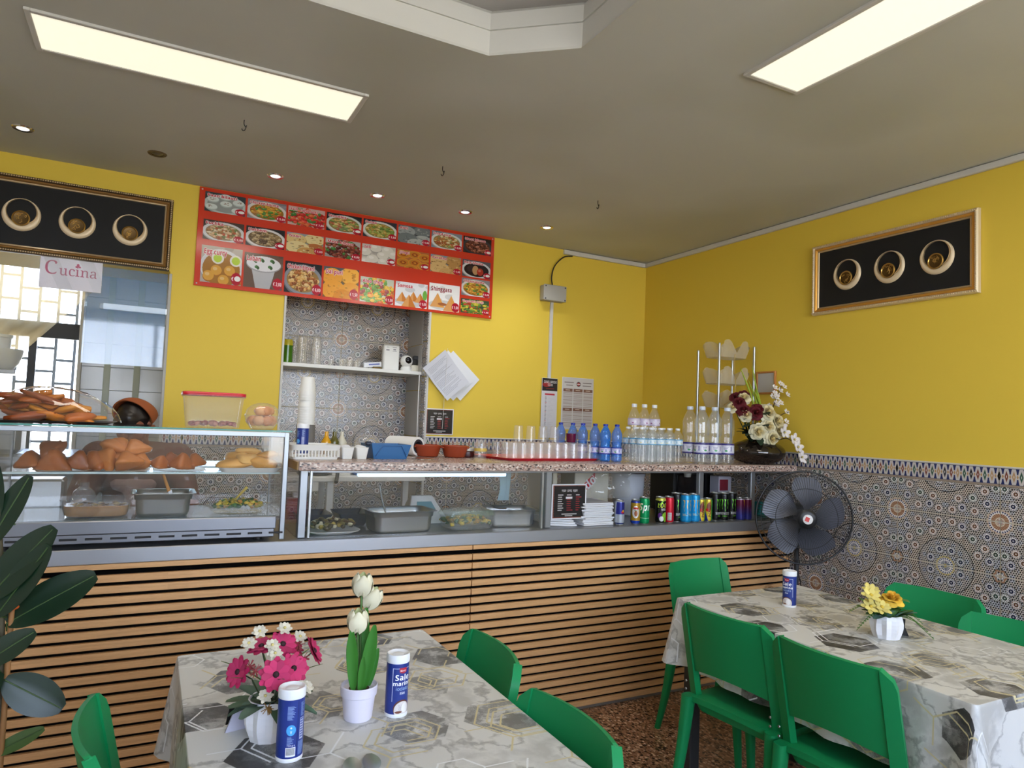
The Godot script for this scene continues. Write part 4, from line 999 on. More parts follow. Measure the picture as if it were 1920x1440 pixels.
func niche_things():
	var y := 1.8
	var t := thing("niche_shelf", "white shelf board across the tiled niche", "shelf", Vector3((NX0 + NX1) / 2, y - 0.012, -0.25))
	part("board", boxm(Vector3.ZERO, Vector3(NX1 - NX0 - 0.018, 0.024, 0.34), 0.002), M.white_plastic, t)
	solo("white_cable", tub(arc([Vector3(0.0, 0, 0), Vector3(-0.004, -0.2, 0.01), Vector3(-0.002, -0.5, 0.012)], 5), 0.004, 6), M.white_plastic, "white cable hanging down from the right end of the niche shelf", "cable", Vector3(-1.93, 1.78, -0.05))
	# glasses on the shelf: tall stacks, then small ones
	var tall := MB.new(); tall.lathe([[0.026, 0], [0.028, 0.004], [0.036, 0.1], [0.0345, 0.1], [0.027, 0.006], [0.0, 0.006]], 20)
	var stackm := MB.new()
	for k in 2: stackm.add(tall, Transform3D(Basis(Vector3.RIGHT, PI), Vector3(0, 0.1 + k * 0.09, 0)))
	var xs := [[-2.715, -0.2], [-2.62, -0.2], [-2.745, -0.3], [-2.665, -0.3]]
	for i in 4:
		for k in 2:
			var m2 := MB.new(); m2.add(tall, Transform3D(Basis(Vector3.RIGHT, PI), Vector3(0, 0.1, 0)))
			solo("glass_tumbler", m2, M.tumbler, "%s upturned tall glass of the %s stack on the niche shelf" % [["lower", "upper"][k], ["front left", "front right", "back left", "back right"][i]], "glass", Vector3(xs[i][0], y + k * 0.094, xs[i][1]), 0.0, "tall glasses on the niche shelf")
	var sm := MB.new(); sm.lathe([[0.016, 0], [0.017, 0.003], [0.021, 0.05], [0.02, 0.05], [0.015, 0.005], [0, 0.005]], 16)
	var sx := [[-2.52, -0.2], [-2.455, -0.17], [-2.42, -0.24], [-2.40, -0.17], [-2.375, -0.25], [-2.35, -0.18], [-2.32, -0.23]]
	for i in 7:
		var o := solo("small_glass", sm, M.tumbler, "small clear tea glass on the niche shelf, %s from the tall glasses" % nth(i), "glass", Vector3(sx[i][0], y, sx[i][1]), 0.0, "small tea glasses on the niche shelf")
		if i in [2, 4]: o.scale = Vector3(1.25, 1.25, 1.25)
	t = thing("oil_bottle", "green and yellow bottle at the left end of the niche shelf", "bottle", Vector3(-2.81, y, -0.2))
	part("body", lat([[0.0, 0], [0.03, 0], [0.034, 0.006], [0.034, 0.09], [0.034, 0.12], [0, 0.121]], 20), mat(rgb(58, 110, 22), 0.12), t); part("top", lat([[0.034, 0.12], [0.034, 0.15], [0.028, 0.16], [0, 0.161]], 20), mat(rgb(176, 164, 40), 0.2), t)
	t = thing("router", "upright white router box on the niche shelf", "router", Vector3(-2.1, y, -0.2), 0.03)
	part("body", boxm(Vector3(0, 0.092, 0), Vector3(0.118, 0.184, 0.05), 0.008), M.white_plastic, t)
	var mb := MB.new()
	for r in [[-0.03, 0.165, 0.02, 0.003], [0.02, 0.165, 0.03, 0.004], [-0.03, 0.145, 0.024, 0.008], [0.02, 0.15, 0.02, 0.008], [0.02, 0.138, 0.03, 0.003]]: mb.box(Vector3(r[0], r[1], 0.0253), Vector3(r[2], r[3], 0.001))
	part("print", mb, mat(rgb(130, 130, 134), 0.6), t)
	t = thing("security_camera", "round white camera with a black lens beside the router", "camera", Vector3(-1.99, y, -0.17), 0.1)
	part("base", lat([[0.0, 0], [0.04, 0], [0.042, 0.02], [0.034, 0.034], [0, 0.035]], 24), M.white_plastic, t)
	mb = MB.new(); mb.ell(Vector3(0, 0.072, 0), Vector3(0.044, 0.044, 0.044), 24, 16); part("head", mb, M.white_plastic, t)
	mb = MB.new(); mb.ell(Vector3(0, 0.076, 0.022), Vector3(0.029, 0.029, 0.027), 20, 12); part("lens", mb, mat(rgb(12, 12, 15), 0.08), t)
	t = thing("plug_adapter", "black plug adapter standing on a small white box beside the camera", "adapter", Vector3(-1.92, y + 0.05, -0.19))
	part("body", boxm(Vector3(-0.004, 0.022, 0), Vector3(0.05, 0.042, 0.04), 0.006), M.black, t); part("plug", boxm(Vector3(0.006, 0.054, 0), Vector3(0.045, 0.03, 0.03), 0.006), M.dark, t)
	solo("small_box", boxm(Vector3(0, 0.025, 0), Vector3(0.086, 0.05, 0.06), 0.004), mat(rgb(214, 208, 190), 0.5), "small cream box under the plug adapter at the niche shelf end", "box", Vector3(-1.93, y, -0.19))
	t = thing("leaflet", "white leaflet leaning beside the router on the niche shelf", "leaflet", Vector3(-2.235, y, -0.18), 0.1)
	part("card", boxm(Vector3(0, 0.032, 0), Vector3(0.13, 0.034, 0.02), 0.002, Basis(Vector3.BACK, 0.12)), M.paper, t); part("label", boxm(Vector3(0.01, 0.035, 0.0106), Vector3(0.08, 0.01, 0.001), 0.0, Basis(Vector3.BACK, 0.12)), mat(rgb(96, 110, 176), 0.5), t)
	part("wrapper", boxm(Vector3(0.03, 0.009, 0.02), Vector3(0.07, 0.017, 0.02), 0.005), mat(rgb(106, 84, 34), 0.4), t)
	# unit standing low in the niche, seen through the counter glass
	t = thing("side_unit", "white shelf unit against the tiles behind the counter glass", "shelf", Vector3(-2.43, 0, 0.12))
	part("shelf_board", boxm(Vector3(0, 1.075, 0), Vector3(0.9, 0.03, 0.34), 0.003), M.white_plastic, t)
	for s in [-0.15]: part("upright", boxm(Vector3(s, 0.53, 0.1), Vector3(0.04, 1.06, 0.04), 0.003), M.white_plastic, t)
	part("upright", boxm(Vector3(-0.15, 0.53, -0.14), Vector3(0.04, 1.06, 0.04), 0.003), M.white_plastic, t)
	for s in [-1, 1]: part("upright", boxm(Vector3(s * 0.42, 0.53, -0.14), Vector3(0.04, 1.06, 0.04), 0.003), M.white_plastic, t)
	part("drawer", boxm(Vector3(-0.33, 1.03, 0.02), Vector3(0.2, 0.06, 0.28), 0.004), M.white_plastic, t)
	t = thing("black_pot", "black cooking pot with a long handle on the white unit behind the counter", "pot", Vector3(-2.67, 1.09, 0.15))
	part("body", lat([[0, 0], [0.09, 0], [0.1, 0.01], [0.104, 0.1], [0.108, 0.104], [0.1, 0.104], [0.096, 0.012], [0, 0.01]], 26), mat(rgb(30, 30, 34), 0.35), t)
	part("handle", tub(arc([Vector3(0.09, 0.08, 0.05), Vector3(0.12, 0.04, 0.12), Vector3(0.1, -0.03, 0.19)], 4), 0.012, 8), M.black, t)
	t = thing("label_box", "white box with black print beside the black pot", "box", Vector3(-2.5, 1.09, 0.12))
	part("body", boxm(Vector3(0, 0.05, 0), Vector3(0.12, 0.1, 0.1), 0.003), M.white_plastic, t); mb = MB.new()
	for k in 4: mb.box(Vector3(-0.03 + (k % 2) * 0.05, 0.035 + (k / 2) * 0.035, 0.0505), Vector3(0.03, 0.02, 0.001))
	part("print", mb, M.dark, t)
	for k in 3: solo("blue_packet", boxm(Vector3(0, 0.045, 0), Vector3(0.13, 0.09, 0.12), 0.02), mat([rgb(52, 110, 190), rgb(180, 196, 220), rgb(36, 96, 176)][k], 0.3), ["bright blue packet on the white unit next to the label box", "pale grey-blue packet between two blue packets on the white unit", "dark blue packet at the right end of the white unit"][k], "packet", Vector3(-2.36 + k * 0.14, 1.09, 0.12), 0.0, "packets on the white unit")
# ---------------------------------------------------------------- things on the granite shelf
const G := 1.2662
func ribbed(prof: Array, n: int, amp: float) -> MB:
	var P := []
	for p in prof:
		var row := PackedVector3Array()
		for j in n * 2:
			var a := TAU * j / (n * 2); var r: float = maxf(p[0] * (1.0 + (amp if j % 2 else -amp)), 1e-5)
			row.append(Vector3(r * cos(a), p[1], -r * sin(a)))
		P.append(row)
	var m := MB.new(); m.grid(P, true); return m

func make_bottle(h: float, r: float, body: Material, capm: Material, lab: Material, l0: float, l1: float, called: String, label: String, group: String, waist := 0.0) -> Node3D:
	var t := thing(called, label, "bottle", Vector3.ZERO, 0.0, group)
	var nk := r * 0.36
	var prof := [[0.0, 0.006], [r * 0.8, 0.0], [r * 0.96, 0.008]]
	var ribs := int((h * 0.66) / 0.018)
	for i in ribs:
		var y := 0.012 + i * 0.018
		var w := 1.0 - (0.12 if waist > 0 and absf(y - h * waist) < 0.025 else 0.0)
		prof.append([r * w, y]); prof.append([r * w * 0.955, y + 0.009])
	var ys := 0.012 + ribs * 0.018
	prof.append_array([[r, ys], [r * 0.97, lerpf(ys, h, 0.25)], [r * 0.75, lerpf(ys, h, 0.48)], [nk * 1.1, h * 0.925], [nk, h * 0.94], [nk, h * 0.965]])
	var P := []
	for p in prof:
		var row := PackedVector3Array()
		for j in 18: row.append(Vector3(maxf(p[0], 1e-5) * cos(TAU * j / 18), p[1], -maxf(p[0], 1e-5) * sin(TAU * j / 18)))
		P.append(row)
	var mb := MB.new(); mb.grid(P, true)
	part("body", mb, body, t)
	part("cap", ribbed([[nk * 1.05, h * 0.94], [nk * 1.18, h * 0.945], [nk * 1.18, h * 0.992], [nk * 1.0, h], [0.0, h]], 12, 0.03), capm, t)
	if lab: part("label", lat([[r * 1.008, h * l0], [r * 1.012, h * l0 + 0.001], [r * 1.012, h * l1], [r * 1.008, h * l1 + 0.001]], 20), lab, t)
	return t

func label_print(bg: Color, edge: Color, mark: Color) -> StandardMaterial3D:
	var im := Image.create(256, 64, false, Image.FORMAT_RGB8); im.fill(bg)
	im.fill_rect(Rect2i(0, 0, 256, 9), edge); im.fill_rect(Rect2i(0, 55, 256, 9), edge)
	for k in 4:
		var x := k * 64
		blob(im, x + 30, 32, 24, 17, bg.lightened(0.4)); blob(im, x + 30, 42, 8, 5, mark)
		for i in 4: im.fill_rect(Rect2i(x + 14 + i, 20 + i * 5, 30 - i * 5, 2), edge.lerp(bg, 0.4))
		im.fill_rect(Rect2i(x + 54, 16, 8, 28), edge.lerp(bg, 0.55))
	return timg(im, 0.35)

func granite_things():
	# red tray with upturned glasses
	var t := thing("red_tray", "flat red tray under the upturned glasses on the granite shelf", "tray", Vector3(-1.655, G, 1.15), 0.13)
	part("plate", lofted([rrect(0.6, 0.4, 0.03, 0.0), rrect(0.62, 0.42, 0.035, 0.006), rrect(0.61, 0.41, 0.03, 0.007), rrect(0.58, 0.38, 0.02, 0.003)]), M.red_plastic, t)
	part("rim", lofted([rrect(0.612, 0.412, 0.033, 0.006), rrect(0.63, 0.43, 0.04, 0.012), rrect(0.626, 0.426, 0.04, 0.0128), rrect(0.6, 0.4, 0.033, 0.0075)], false, false), M.red_plastic, t)
	var gm := ribbed([[0.0265, 0.0], [0.0265, 0.002], [0.0255, 0.03], [0.0225, 0.082], [0.021, 0.087], [0.0, 0.0875]], 12, 0.035)
	var y := G + 0.008
	var q := Basis(Vector3.UP, 0.13)
	for r in 3:
		for i in 10:
			var p := Vector3(-1.655, y, 1.15) + q * Vector3(-0.268 + i * 0.0585 + 0.01 * (r % 2), 0, 0.17 - r * 0.075)
			solo("glass_tumbler", gm, M.tumbler, "upturned ribbed glass on the red tray, %s from its left end in the %s row" % [nth(i), ["front", "middle", "back"][r]], "glass", p, i * 0.4 + r, "upturned glasses on the red tray")
	for i in 4:
		var p := Vector3(-1.655, y + 0.0885, 1.15) + q * Vector3(-0.13 + i * 0.085, 0, 0.02)
		solo("glass_tumbler", gm, M.tumbler, "upturned ribbed glass of the upper layer above the red tray, %s from the left" % nth(i), "glass", p, i * 0.7, "upturned glasses on the red tray")
	solo("purple_tumbler", ribbed([[0.022, 0.0], [0.026, 0.003], [0.029, 0.05], [0.028, 0.052], [0.0, 0.05]], 12, 0.03), mat(rgb(92, 14, 52), 0.15), "dark purple glass standing on top of the upturned glasses", "glass", Vector3(-1.445, y + 0.089, 1.2))
	var lg := lat([[0.03, 0], [0.034, 0.004], [0.036, 0.08], [0.034, 0.08], [0.0, 0.01]], 22)
	t = thing("glass_jar", "clear glass with yellow bands left of the row of upturned glasses", "glass", Vector3(-1.995, G, 1.16))
	part("body", ribbed([[0.03, 0.0], [0.034, 0.004], [0.034, 0.05], [0.03, 0.085], [0.026, 0.1], [0.0, 0.101]], 12, 0.03), M.tumbler, t); part("band", lat([[0.0345, 0.036], [0.0352, 0.038], [0.0352, 0.05], [0.0345, 0.052]], 20), mat(rgb(206, 178, 84), 0.4), t)
	# blue water bottles
	var blue := pane(rgb(0, 124, 220), 0.5); var bluecap := mat(rgb(20, 44, 156), 0.35)
	var l1 := label_print(rgb(186, 186, 224), rgb(34, 48, 150), rgb(70, 150, 80)); var l2 := label_print(rgb(200, 216, 226), rgb(70, 150, 196), rgb(220, 210, 150)); var l3 := label_print(rgb(204, 206, 222), rgb(52, 44, 120), rgb(60, 160, 90)); var l4 := label_print(rgb(206, 198, 216), rgb(186, 176, 206), rgb(150, 80, 140))
	var names_b := ["blue water bottle at the front right of the blue group", "blue water bottle at the front beside the last upturned glass", "blue water bottle behind the two front blue bottles", "blue water bottle in the middle of the blue row", "blue water bottle behind the glasses, right of centre of the blue row", "blue water bottle behind the purple glass, second from the left", "leftmost blue water bottle, behind the purple glass"]
	var bp := [[-1.258, 1.385], [-1.32, 1.36], [-1.268, 1.29], [-1.338, 1.285], [-1.365, 1.20], [-1.38, 1.115], [-1.43, 1.06]]
	var b0 := make_bottle(0.21, 0.031, blue, bluecap, l1, 0.2, 0.38, "water_bottle", names_b[0], "blue water bottles", 0.44)
	for i in bp.size():
		var o: Node3D = b0 if i == 0 else dup(b0, "water_bottle", names_b[i], Vector3.ZERO)
		o.position = Vector3(bp[i][0], G, bp[i][1]); o.rotation.y = i * 1.3
	# clear small bottles: three rows of five
	var clear := pane(rgb(196, 212, 222), 0.1); var wc := mat(rgb(226, 230, 234), 0.35)
	var c0 := make_bottle(0.2, 0.0305, clear, wc, l2, 0.52, 0.68, "small_water_bottle", "", "small clear water bottles")
	for r in 3:
		for i in 5:
			var lb := "small clear bottle with sky-blue label, %s from the blue ones, %s row" % [nth(i), ["front", "middle", "back"][r]]
			var o: Node3D = c0 if r + i == 0 else dup(c0, "small_water_bottle", lb, Vector3.ZERO)
			tag(o, lb); o.position = Vector3(-1.172 + i * 0.0635, G, 1.5 - r * 0.063); o.rotation.y = i + r * 2.0
	# tall ones behind, and the big ones
	var d0 := make_bottle(0.34, 0.037, clear, wc, l4, 0.62, 0.74, "tall_water_bottle", "", "tall clear water bottles behind the small ones")
	for i in 3:
		var lb := "tall clear bottle with pale pink label behind the small bottles, %s of three" % ["left", "middle", "right"][i]
		var o: Node3D = d0 if i == 0 else dup(d0, "tall_water_bottle", lb, Vector3.ZERO)
		tag(o, lb); o.position = Vector3(-1.0 + i * 0.077, G, 1.2); o.rotation.y = i * 2.2
	var e0 := make_bottle(0.335, 0.043, clear, mat(rgb(206, 216, 232), 0.35), l3, 0.17, 0.36, "large_water_bottle", "", "large clear water bottles beside the vase", 0.4)
	var ep := [[-0.545, 1.505, "front right, next to the flower vase"], [-0.64, 1.50, "front middle"], [-0.733, 1.495, "front left, next to the small bottles"], [-0.552, 1.41, "back right, near the red roses"], [-0.647, 1.405, "back middle"], [-0.74, 1.40, "back left"]]
	for i in 6:
		var lb: String = "large clear water bottle with a dark blue-edged label, " + ep[i][2]
		var o: Node3D = e0 if i == 0 else dup(e0, "large_water_bottle", lb, Vector3.ZERO)
		tag(o, lb); o.position = Vector3(ep[i][0], G, ep[i][1]); o.rotation.y = i * 1.9
	# basket, salt, cups
	t = thing("plastic_basket", "white slotted plastic basket at the left end of the granite shelf", "basket", Vector3(-2.935, G, 1.33), 0.1)
	part("base", lofted([rrect(0.2, 0.2, 0.02, 0.0), rrect(0.205, 0.205, 0.02, 0.012), rrect(0.2, 0.2, 0.018, 0.012), rrect(0.19, 0.19, 0.016, 0.006)]), M.white_plastic, t)
	part("rim", lofted([rrect(0.214, 0.214, 0.022, 0.04), rrect(0.226, 0.226, 0.024, 0.062), rrect(0.232, 0.232, 0.026, 0.064), rrect(0.222, 0.222, 0.024, 0.066), rrect(0.208, 0.208, 0.02, 0.04)], false, false), M.white_plastic, t)
	var mb := MB.new()
	for s in 4:
		var b := Basis(Vector3.UP, PI / 2 * s)
		for i in 14: mb.box(b * Vector3(-0.095 + i * 0.0146, 0.026, 0.105), Vector3(0.006, 0.032, 0.004), 0.001, b)
	var rb := part("side_ribs", mb, M.white_plastic, t); rb.set_meta("kind", "stuff")
	solo("salt_can", salt_mesh(), salt_mat(), "blue salt canister standing in the white basket beside the paper cups", "salt canister", Vector3(-2.965, G + 0.012, 1.30), -0.5)
	t = thing("cup_stack", "tall stack of white paper cups on a grey tin", "cup stack", Vector3(-2.925, G + 0.15, 1.15))
	for k in 11:
		var h := 0.012 * k
		var cp := part("paper_cup", lat([[0.041, 0.0], [0.0415, 0.003], [0.04, 0.007], [0.031, 0.088], [0.028, 0.09], [0.0, 0.089]], 24), M.white_plastic, t); cp.position.y = h + (0.02 if k > 7 else 0.0)
	solo("grey_tin", lat([[0.0, 0], [0.044, 0], [0.045, 0.004], [0.045, 0.146], [0.042, 0.15], [0, 0.15]], 24), mat(rgb(110, 108, 106), 0.45), "plain grey tin under the stack of paper cups", "tin", Vector3(-2.925, G, 1.15))
	for k in 3: solo("sauce_bottle", lat([[0, 0], [0.022, 0], [0.024, 0.006], [0.024, 0.07], [0.012, 0.09], [0.009, 0.1], [0.009, 0.12], [0, 0.121]], 16), [mat(rgb(206, 150, 30), 0.2), mat(rgb(92, 88, 40), 0.2), mat(rgb(206, 200, 180), 0.3)][k], ["small yellow sauce bottle behind the white basket", "small olive green bottle behind the white basket", "small cream bottle behind the white tubs"][k], "bottle", Vector3(-2.83 + k * 0.045, G, 1.18 - k * 0.03), 0.0, "condiment bottles")
	for k in 2:
		t = thing("white_tub", ["square white plastic tub next to the slotted basket", "square white plastic tub next to the blue box"][k], "tub", Vector3(-2.775 + k * 0.068, G, 1.33), 0.05, "square white tubs")
		part("body", lofted([rrect(0.045, 0.09, 0.006, 0.0), rrect(0.06, 0.106, 0.008, 0.052), rrect(0.064, 0.11, 0.008, 0.054), rrect(0.056, 0.102, 0.006, 0.055), rrect(0.042, 0.086, 0.005, 0.006)]), M.white_plastic, t)
		mb = MB.new(); mb.ell(Vector3(0, 0.05, 0), Vector3(0.027, 0.014, 0.048), 10, 6, Basis(), 0.15, k); part("napkin", mb, M.paper, t)
	t = thing("blue_box", "folded blue metal box on the granite shelf, left of the clay bowls", "box", Vector3(-2.56, G, 1.27), 0.03)
	part("body", lofted([rrect(0.165, 0.15, 0.004, 0.0), rrect(0.2, 0.18, 0.004, 0.07), rrect(0.19, 0.17, 0.003, 0.07), rrect(0.15, 0.14, 0.003, 0.006)]), mat(rgb(48, 104, 158), 0.4), t)
	mb = MB.new(); mb.tube([Vector3(-0.075, 0.012, 0.081), Vector3(-0.045, 0.062, 0.09), Vector3(0.05, 0.064, 0.09), Vector3(0.08, 0.012, 0.081)], 0.003, 6); part("fold", mb, mat(rgb(40, 92, 146), 0.4), t)
	part("corner_clip", boxm(Vector3(-0.105, 0.072, 0.05), Vector3(0.03, 0.02, 0.03), 0.006), mat(rgb(18, 28, 52), 0.4), t)
	t = thing("glass_cover", "clear glass dome lid with a knob behind the blue box", "lid", Vector3(-2.6, G, 1.08))
	part("dome", lat([[0.065, 0.0], [0.066, 0.06], [0.055, 0.09], [0.03, 0.108], [0.012, 0.112]], 24), M.tumbler, t); mb = MB.new(); mb.ell(Vector3(0, 0.125, 0), Vector3(0.011, 0.013, 0.011)); part("knob", mb, M.clear_plastic, t)
	t = thing("paper_roll", "white roll lying on its side behind the blue box", "roll", Vector3(-2.37, G + 0.052, 0.99), 0.5)
	part("roll", lat([[0.038, -0.1], [0.05, -0.1], [0.05, 0.1], [0.038, 0.1]], 26, Vector3.ZERO, Basis(Vector3.RIGHT, PI / 2)), M.white_plastic, t); part("core", lat([[0.026, -0.098], [0.038, -0.099], [0.038, 0.099], [0.026, 0.098]], 20, Vector3.ZERO, Basis(Vector3.RIGHT, PI / 2)), M.dark, t)
	var clay := mat(rgb(150, 62, 36), 0.22)
	for k in 2:
		t = thing("clay_bowl", ["glazed brown clay bowl next to the blue box, partly behind the metal lid", "glazed brown clay bowl beside the dark jar, left of the glasses"][k], "bowl", Vector3([-2.27, -2.13][k], G, [1.08, 1.12][k]), 0.0, "clay bowls")
		part("body", lat([[0.0, 0.0], [0.05, 0.0], [0.058, 0.006], [0.07, 0.05], [0.074, 0.056], [0.074, 0.062], [0.069, 0.064], [0.064, 0.05], [0.052, 0.012], [0, 0.008]], 30), clay, t)
		for s in [-1, 1]: part("lug", tub(arc([Vector3(s * 0.07, 0.05, -0.016), Vector3(s * 0.084, 0.054, 0), Vector3(s * 0.07, 0.05, 0.016)], 4), 0.005, 6), clay, t)
	t = thing("metal_lid", "flat shiny metal lid lying in front of the clay bowls", "lid", Vector3(-2.375, G, 1.31))
	part("disc", lat([[0.0, 0], [0.06, 0], [0.062, 0.003], [0.058, 0.005], [0.05, 0.004], [0.0, 0.008]], 28), M.chrome, t)
	t = thing("dark_jar", "small dark jar with a pale lid between clay bowl and glasses", "jar", Vector3(-2.045, G, 1.09))
	part("body", lat([[0, 0], [0.04, 0], [0.044, 0.005], [0.044, 0.03], [0.04, 0.034], [0, 0.034]], 22), mat(rgb(62, 22, 22), 0.12), t); part("lid", lat([[0.04, 0.034], [0.042, 0.036], [0.042, 0.05], [0.038, 0.052], [0, 0.052]], 22), pane(rgb(220, 220, 214), 0.5), t)
	rack_and_vase()

var _salt_m: ArrayMesh
var _salt_t: StandardMaterial3D
func salt_mesh() -> ArrayMesh:
	if _salt_m: return _salt_m
	var mb := MB.new()
	var R := 0.0265; var h := 0.143
	var ring := func(prof: Array, v0: float, v1: float):
		var P := []
		for p in prof:
			var row := PackedVector3Array()
			for j in 37: row.append(Vector3(maxf(p[0], 1e-5) * cos(TAU * j / 36), p[1], -maxf(p[0], 1e-5) * sin(TAU * j / 36)))
			P.append(row)
		mb.grid(P, false, 0, 1, v0, v1)
	ring.call([[0.0, 0.0], [R, 0.0]], 0.99, 0.99); ring.call([[R, 0.0], [R + 0.0006, 0.002], [R + 0.0006, 0.006], [R, 0.008]], 0.99, 0.99)
	ring.call([[R, 0.008], [R, h - 0.02]], 0.97, 0.03)
	ring.call([[R, h - 0.02], [R + 0.0012, h - 0.0185], [R + 0.0012, h - 0.003], [R - 0.001, h]], 0.01, 0.01)
	ring.call([[R - 0.001, h], [R - 0.004, h], [R - 0.006, h - 0.004], [0.013, h - 0.004]], 0.01, 0.01); ring.call([[0.013, h - 0.004], [0.012, h - 0.0025], [0.0, h - 0.0025]], 0.01, 0.01)
	_salt_m = mb.mesh()
	return _salt_m

func salt_mat() -> StandardMaterial3D:
	if _salt_t: return _salt_t
	# one turn of the label: the front (title) centred at a quarter, the back (small print, barcode) at three quarters
	var W := 768; var Hh := 640; var im := Image.create(W, Hh, false, Image.FORMAT_RGB8); im.fill(rgb(28, 52, 132))
	im.fill_rect(Rect2i(0, 0, W, 16), rgb(236, 238, 242)); im.fill_rect(Rect2i(0, Hh - 16, W, 16), rgb(236, 238, 242))
	var cx := 192
	im.fill_rect(Rect2i(cx - 118, 70, 6, 400), rgb(214, 220, 236)); im.fill_rect(Rect2i(cx - 118, 70, 230, 6), rgb(214, 220, 236)); im.fill_rect(Rect2i(cx + 108, 70, 6, 380), rgb(214, 220, 236))
	im.fill_rect(Rect2i(cx - 44, 66, 88, 46), rgb(176, 30, 48)); blob(im, cx, 108, 44, 24, rgb(176, 30, 48)); draw_text(im, "Rivety", cx, 112, 32, rgb(240, 236, 236), "Droid Serif", true, 70, true)
	draw_text(im, "Sale", cx, 216, 92, Color.WHITE, "Droid Sans", true, 0, true); draw_text(im, "marino", cx, 280, 66, Color.WHITE, "Droid Sans", true, 0, true); draw_text(im, "iodato", cx, 336, 56, rgb(176, 206, 240), "Droid Sans", false, 0, true)
	im.fill_rect(Rect2i(cx - 30, 356, 60, 30), rgb(220, 226, 240)); im.fill_rect(Rect2i(cx - 28, 358, 56, 26), rgb(28, 52, 132)); draw_text(im, "Fino", cx, 380, 26, Color.WHITE, "Droid Sans", true, 0, true)
	blob(im, cx, 560, 100, 110, rgb(96, 50, 40), Rect2i(0, 0, W, Hh - 16)); blob(im, cx + 4, 574, 94, 104, rgb(222, 216, 214), Rect2i(0, 0, W, Hh - 16))
	for i in 30: stroke(im, Vector2(cx - 50 + i * 3, 500 + (i * 37) % 60), Vector2(cx - 30 + i * 3, 520 + (i * 53) % 80), 3, rgb(192, 186, 190))
	blob(im, cx + 34, 550, 40, 60, rgb(238, 236, 236)); blob(im, cx - 40, 596, 40, 14, rgb(120, 70, 52))
	cx = 560; var rng := RandomNumberGenerator.new(); rng.seed = 6
	for i in 16: im.fill_rect(Rect2i(cx - 90, 84 + i * 9, rng.randi_range(40, 76), 4), rgb(150, 176, 224))
	blob(im, cx - 50, 330, 44, 56, rgb(70, 160, 224)); draw_text(im, "+", cx - 50, 322, 44, Color.WHITE, "Droid Sans", true, 0, true); draw_text(im, "T", cx - 50, 366, 36, Color.WHITE, "Droid Sans", true, 0, true)
	for i in 10: im.fill_rect(Rect2i(cx - 84, 400 + i * 8, rng.randi_range(30, 66), 3), rgb(150, 176, 224))
	draw_text(im, "750 g e", cx - 84, 496, 24, Color.WHITE)
	im.fill_rect(Rect2i(cx - 94, 506, 92, 96), rgb(228, 230, 234))
	for i in 24: im.fill_rect(Rect2i(cx - 88 , 512 + i * 3 + (i * i % 2), 80, 1 + i % 2), rgb(30, 30, 40))
	im.fill_rect(Rect2i(cx + 8, 30, 4, 590), rgb(14, 26, 80))
	for i in 18: im.fill_rect(Rect2i(cx + 40, 60 + i * 8, rng.randi_range(20, 60), 3), rgb(150, 176, 224))
	im.fill_rect(Rect2i(cx + 34, 220, 50, 220), rgb(176, 182, 210))
	for i in 8: im.fill_rect(Rect2i(cx + 38, 226 + i * 26, 40, 14), rgb(66, 84, 156))
	for i in 14: im.fill_rect(Rect2i(cx + 24, 460 + i * 10, rng.randi_range(50, 90), 4), rgb(150, 176, 224))
	_salt_t = timg(im, 0.35)
	return _salt_t

func rose(mb: MB, c: Vector3, r: float, axis: Vector3, col: Color, rng: RandomNumberGenerator, layers := 4):
	# petals in turned layers, each opening wider than the one inside it
	var b := Basis(Quaternion(Vector3.UP, axis.normalized())); var deep := col.lerp(col * Color(0.93, 0.84, 0.6), 0.8)
	mb.ell(c + b.y * r * 0.08, Vector3(r * 0.2, r * 0.42, r * 0.2), 8, 6, b, 0.12, rng.randf() * 9); mb.paint(deep)
	for l in layers:
		var f := l / float(layers - 1); var n := 3 + l
		var th := lerpf(0.2, 1.0, f); var L := r * lerpf(1.0, 1.2, f)
		for k in n:
			var a := TAU * k / n + l * 0.9 + rng.randf() * 0.25
			var P := []
			for i in 7:
				var v := i / 6.0; var row := PackedVector3Array()
				for j in 7:
					var u := j / 3.0 - 1.0
					var s := v * (1.0 - 0.13 * u * u)
					var rad := r * 0.1 + L * (sin(th) * s * (0.75 + 0.25 * s)) * 0.82
					var yy := -r * 0.42 + L * s * cos(th * (0.55 + 0.75 * s)) - (0.16 * r * pow(maxf(0.0, v - 0.7) / 0.3, 2.0) * f)
					var wv := (0.95 - 0.18 * f) * pow(sin(PI * (0.12 + 0.6 * v)), 0.7)
					rad += 0.07 * r * pow(maxf(0.0, v - 0.6) / 0.4, 2.0) - 0.1 * r * u * u * v
					var aa := a + u * wv
					row.append(c + b * Vector3(rad * cos(aa), yy, -rad * sin(aa)))
				P.append(row)
			mb.grid(P)
			mb.paint(deep.lerp(col, 0.25 + 0.75 * f).darkened(0.1 * (k % 2) + rng.randf() * 0.05))

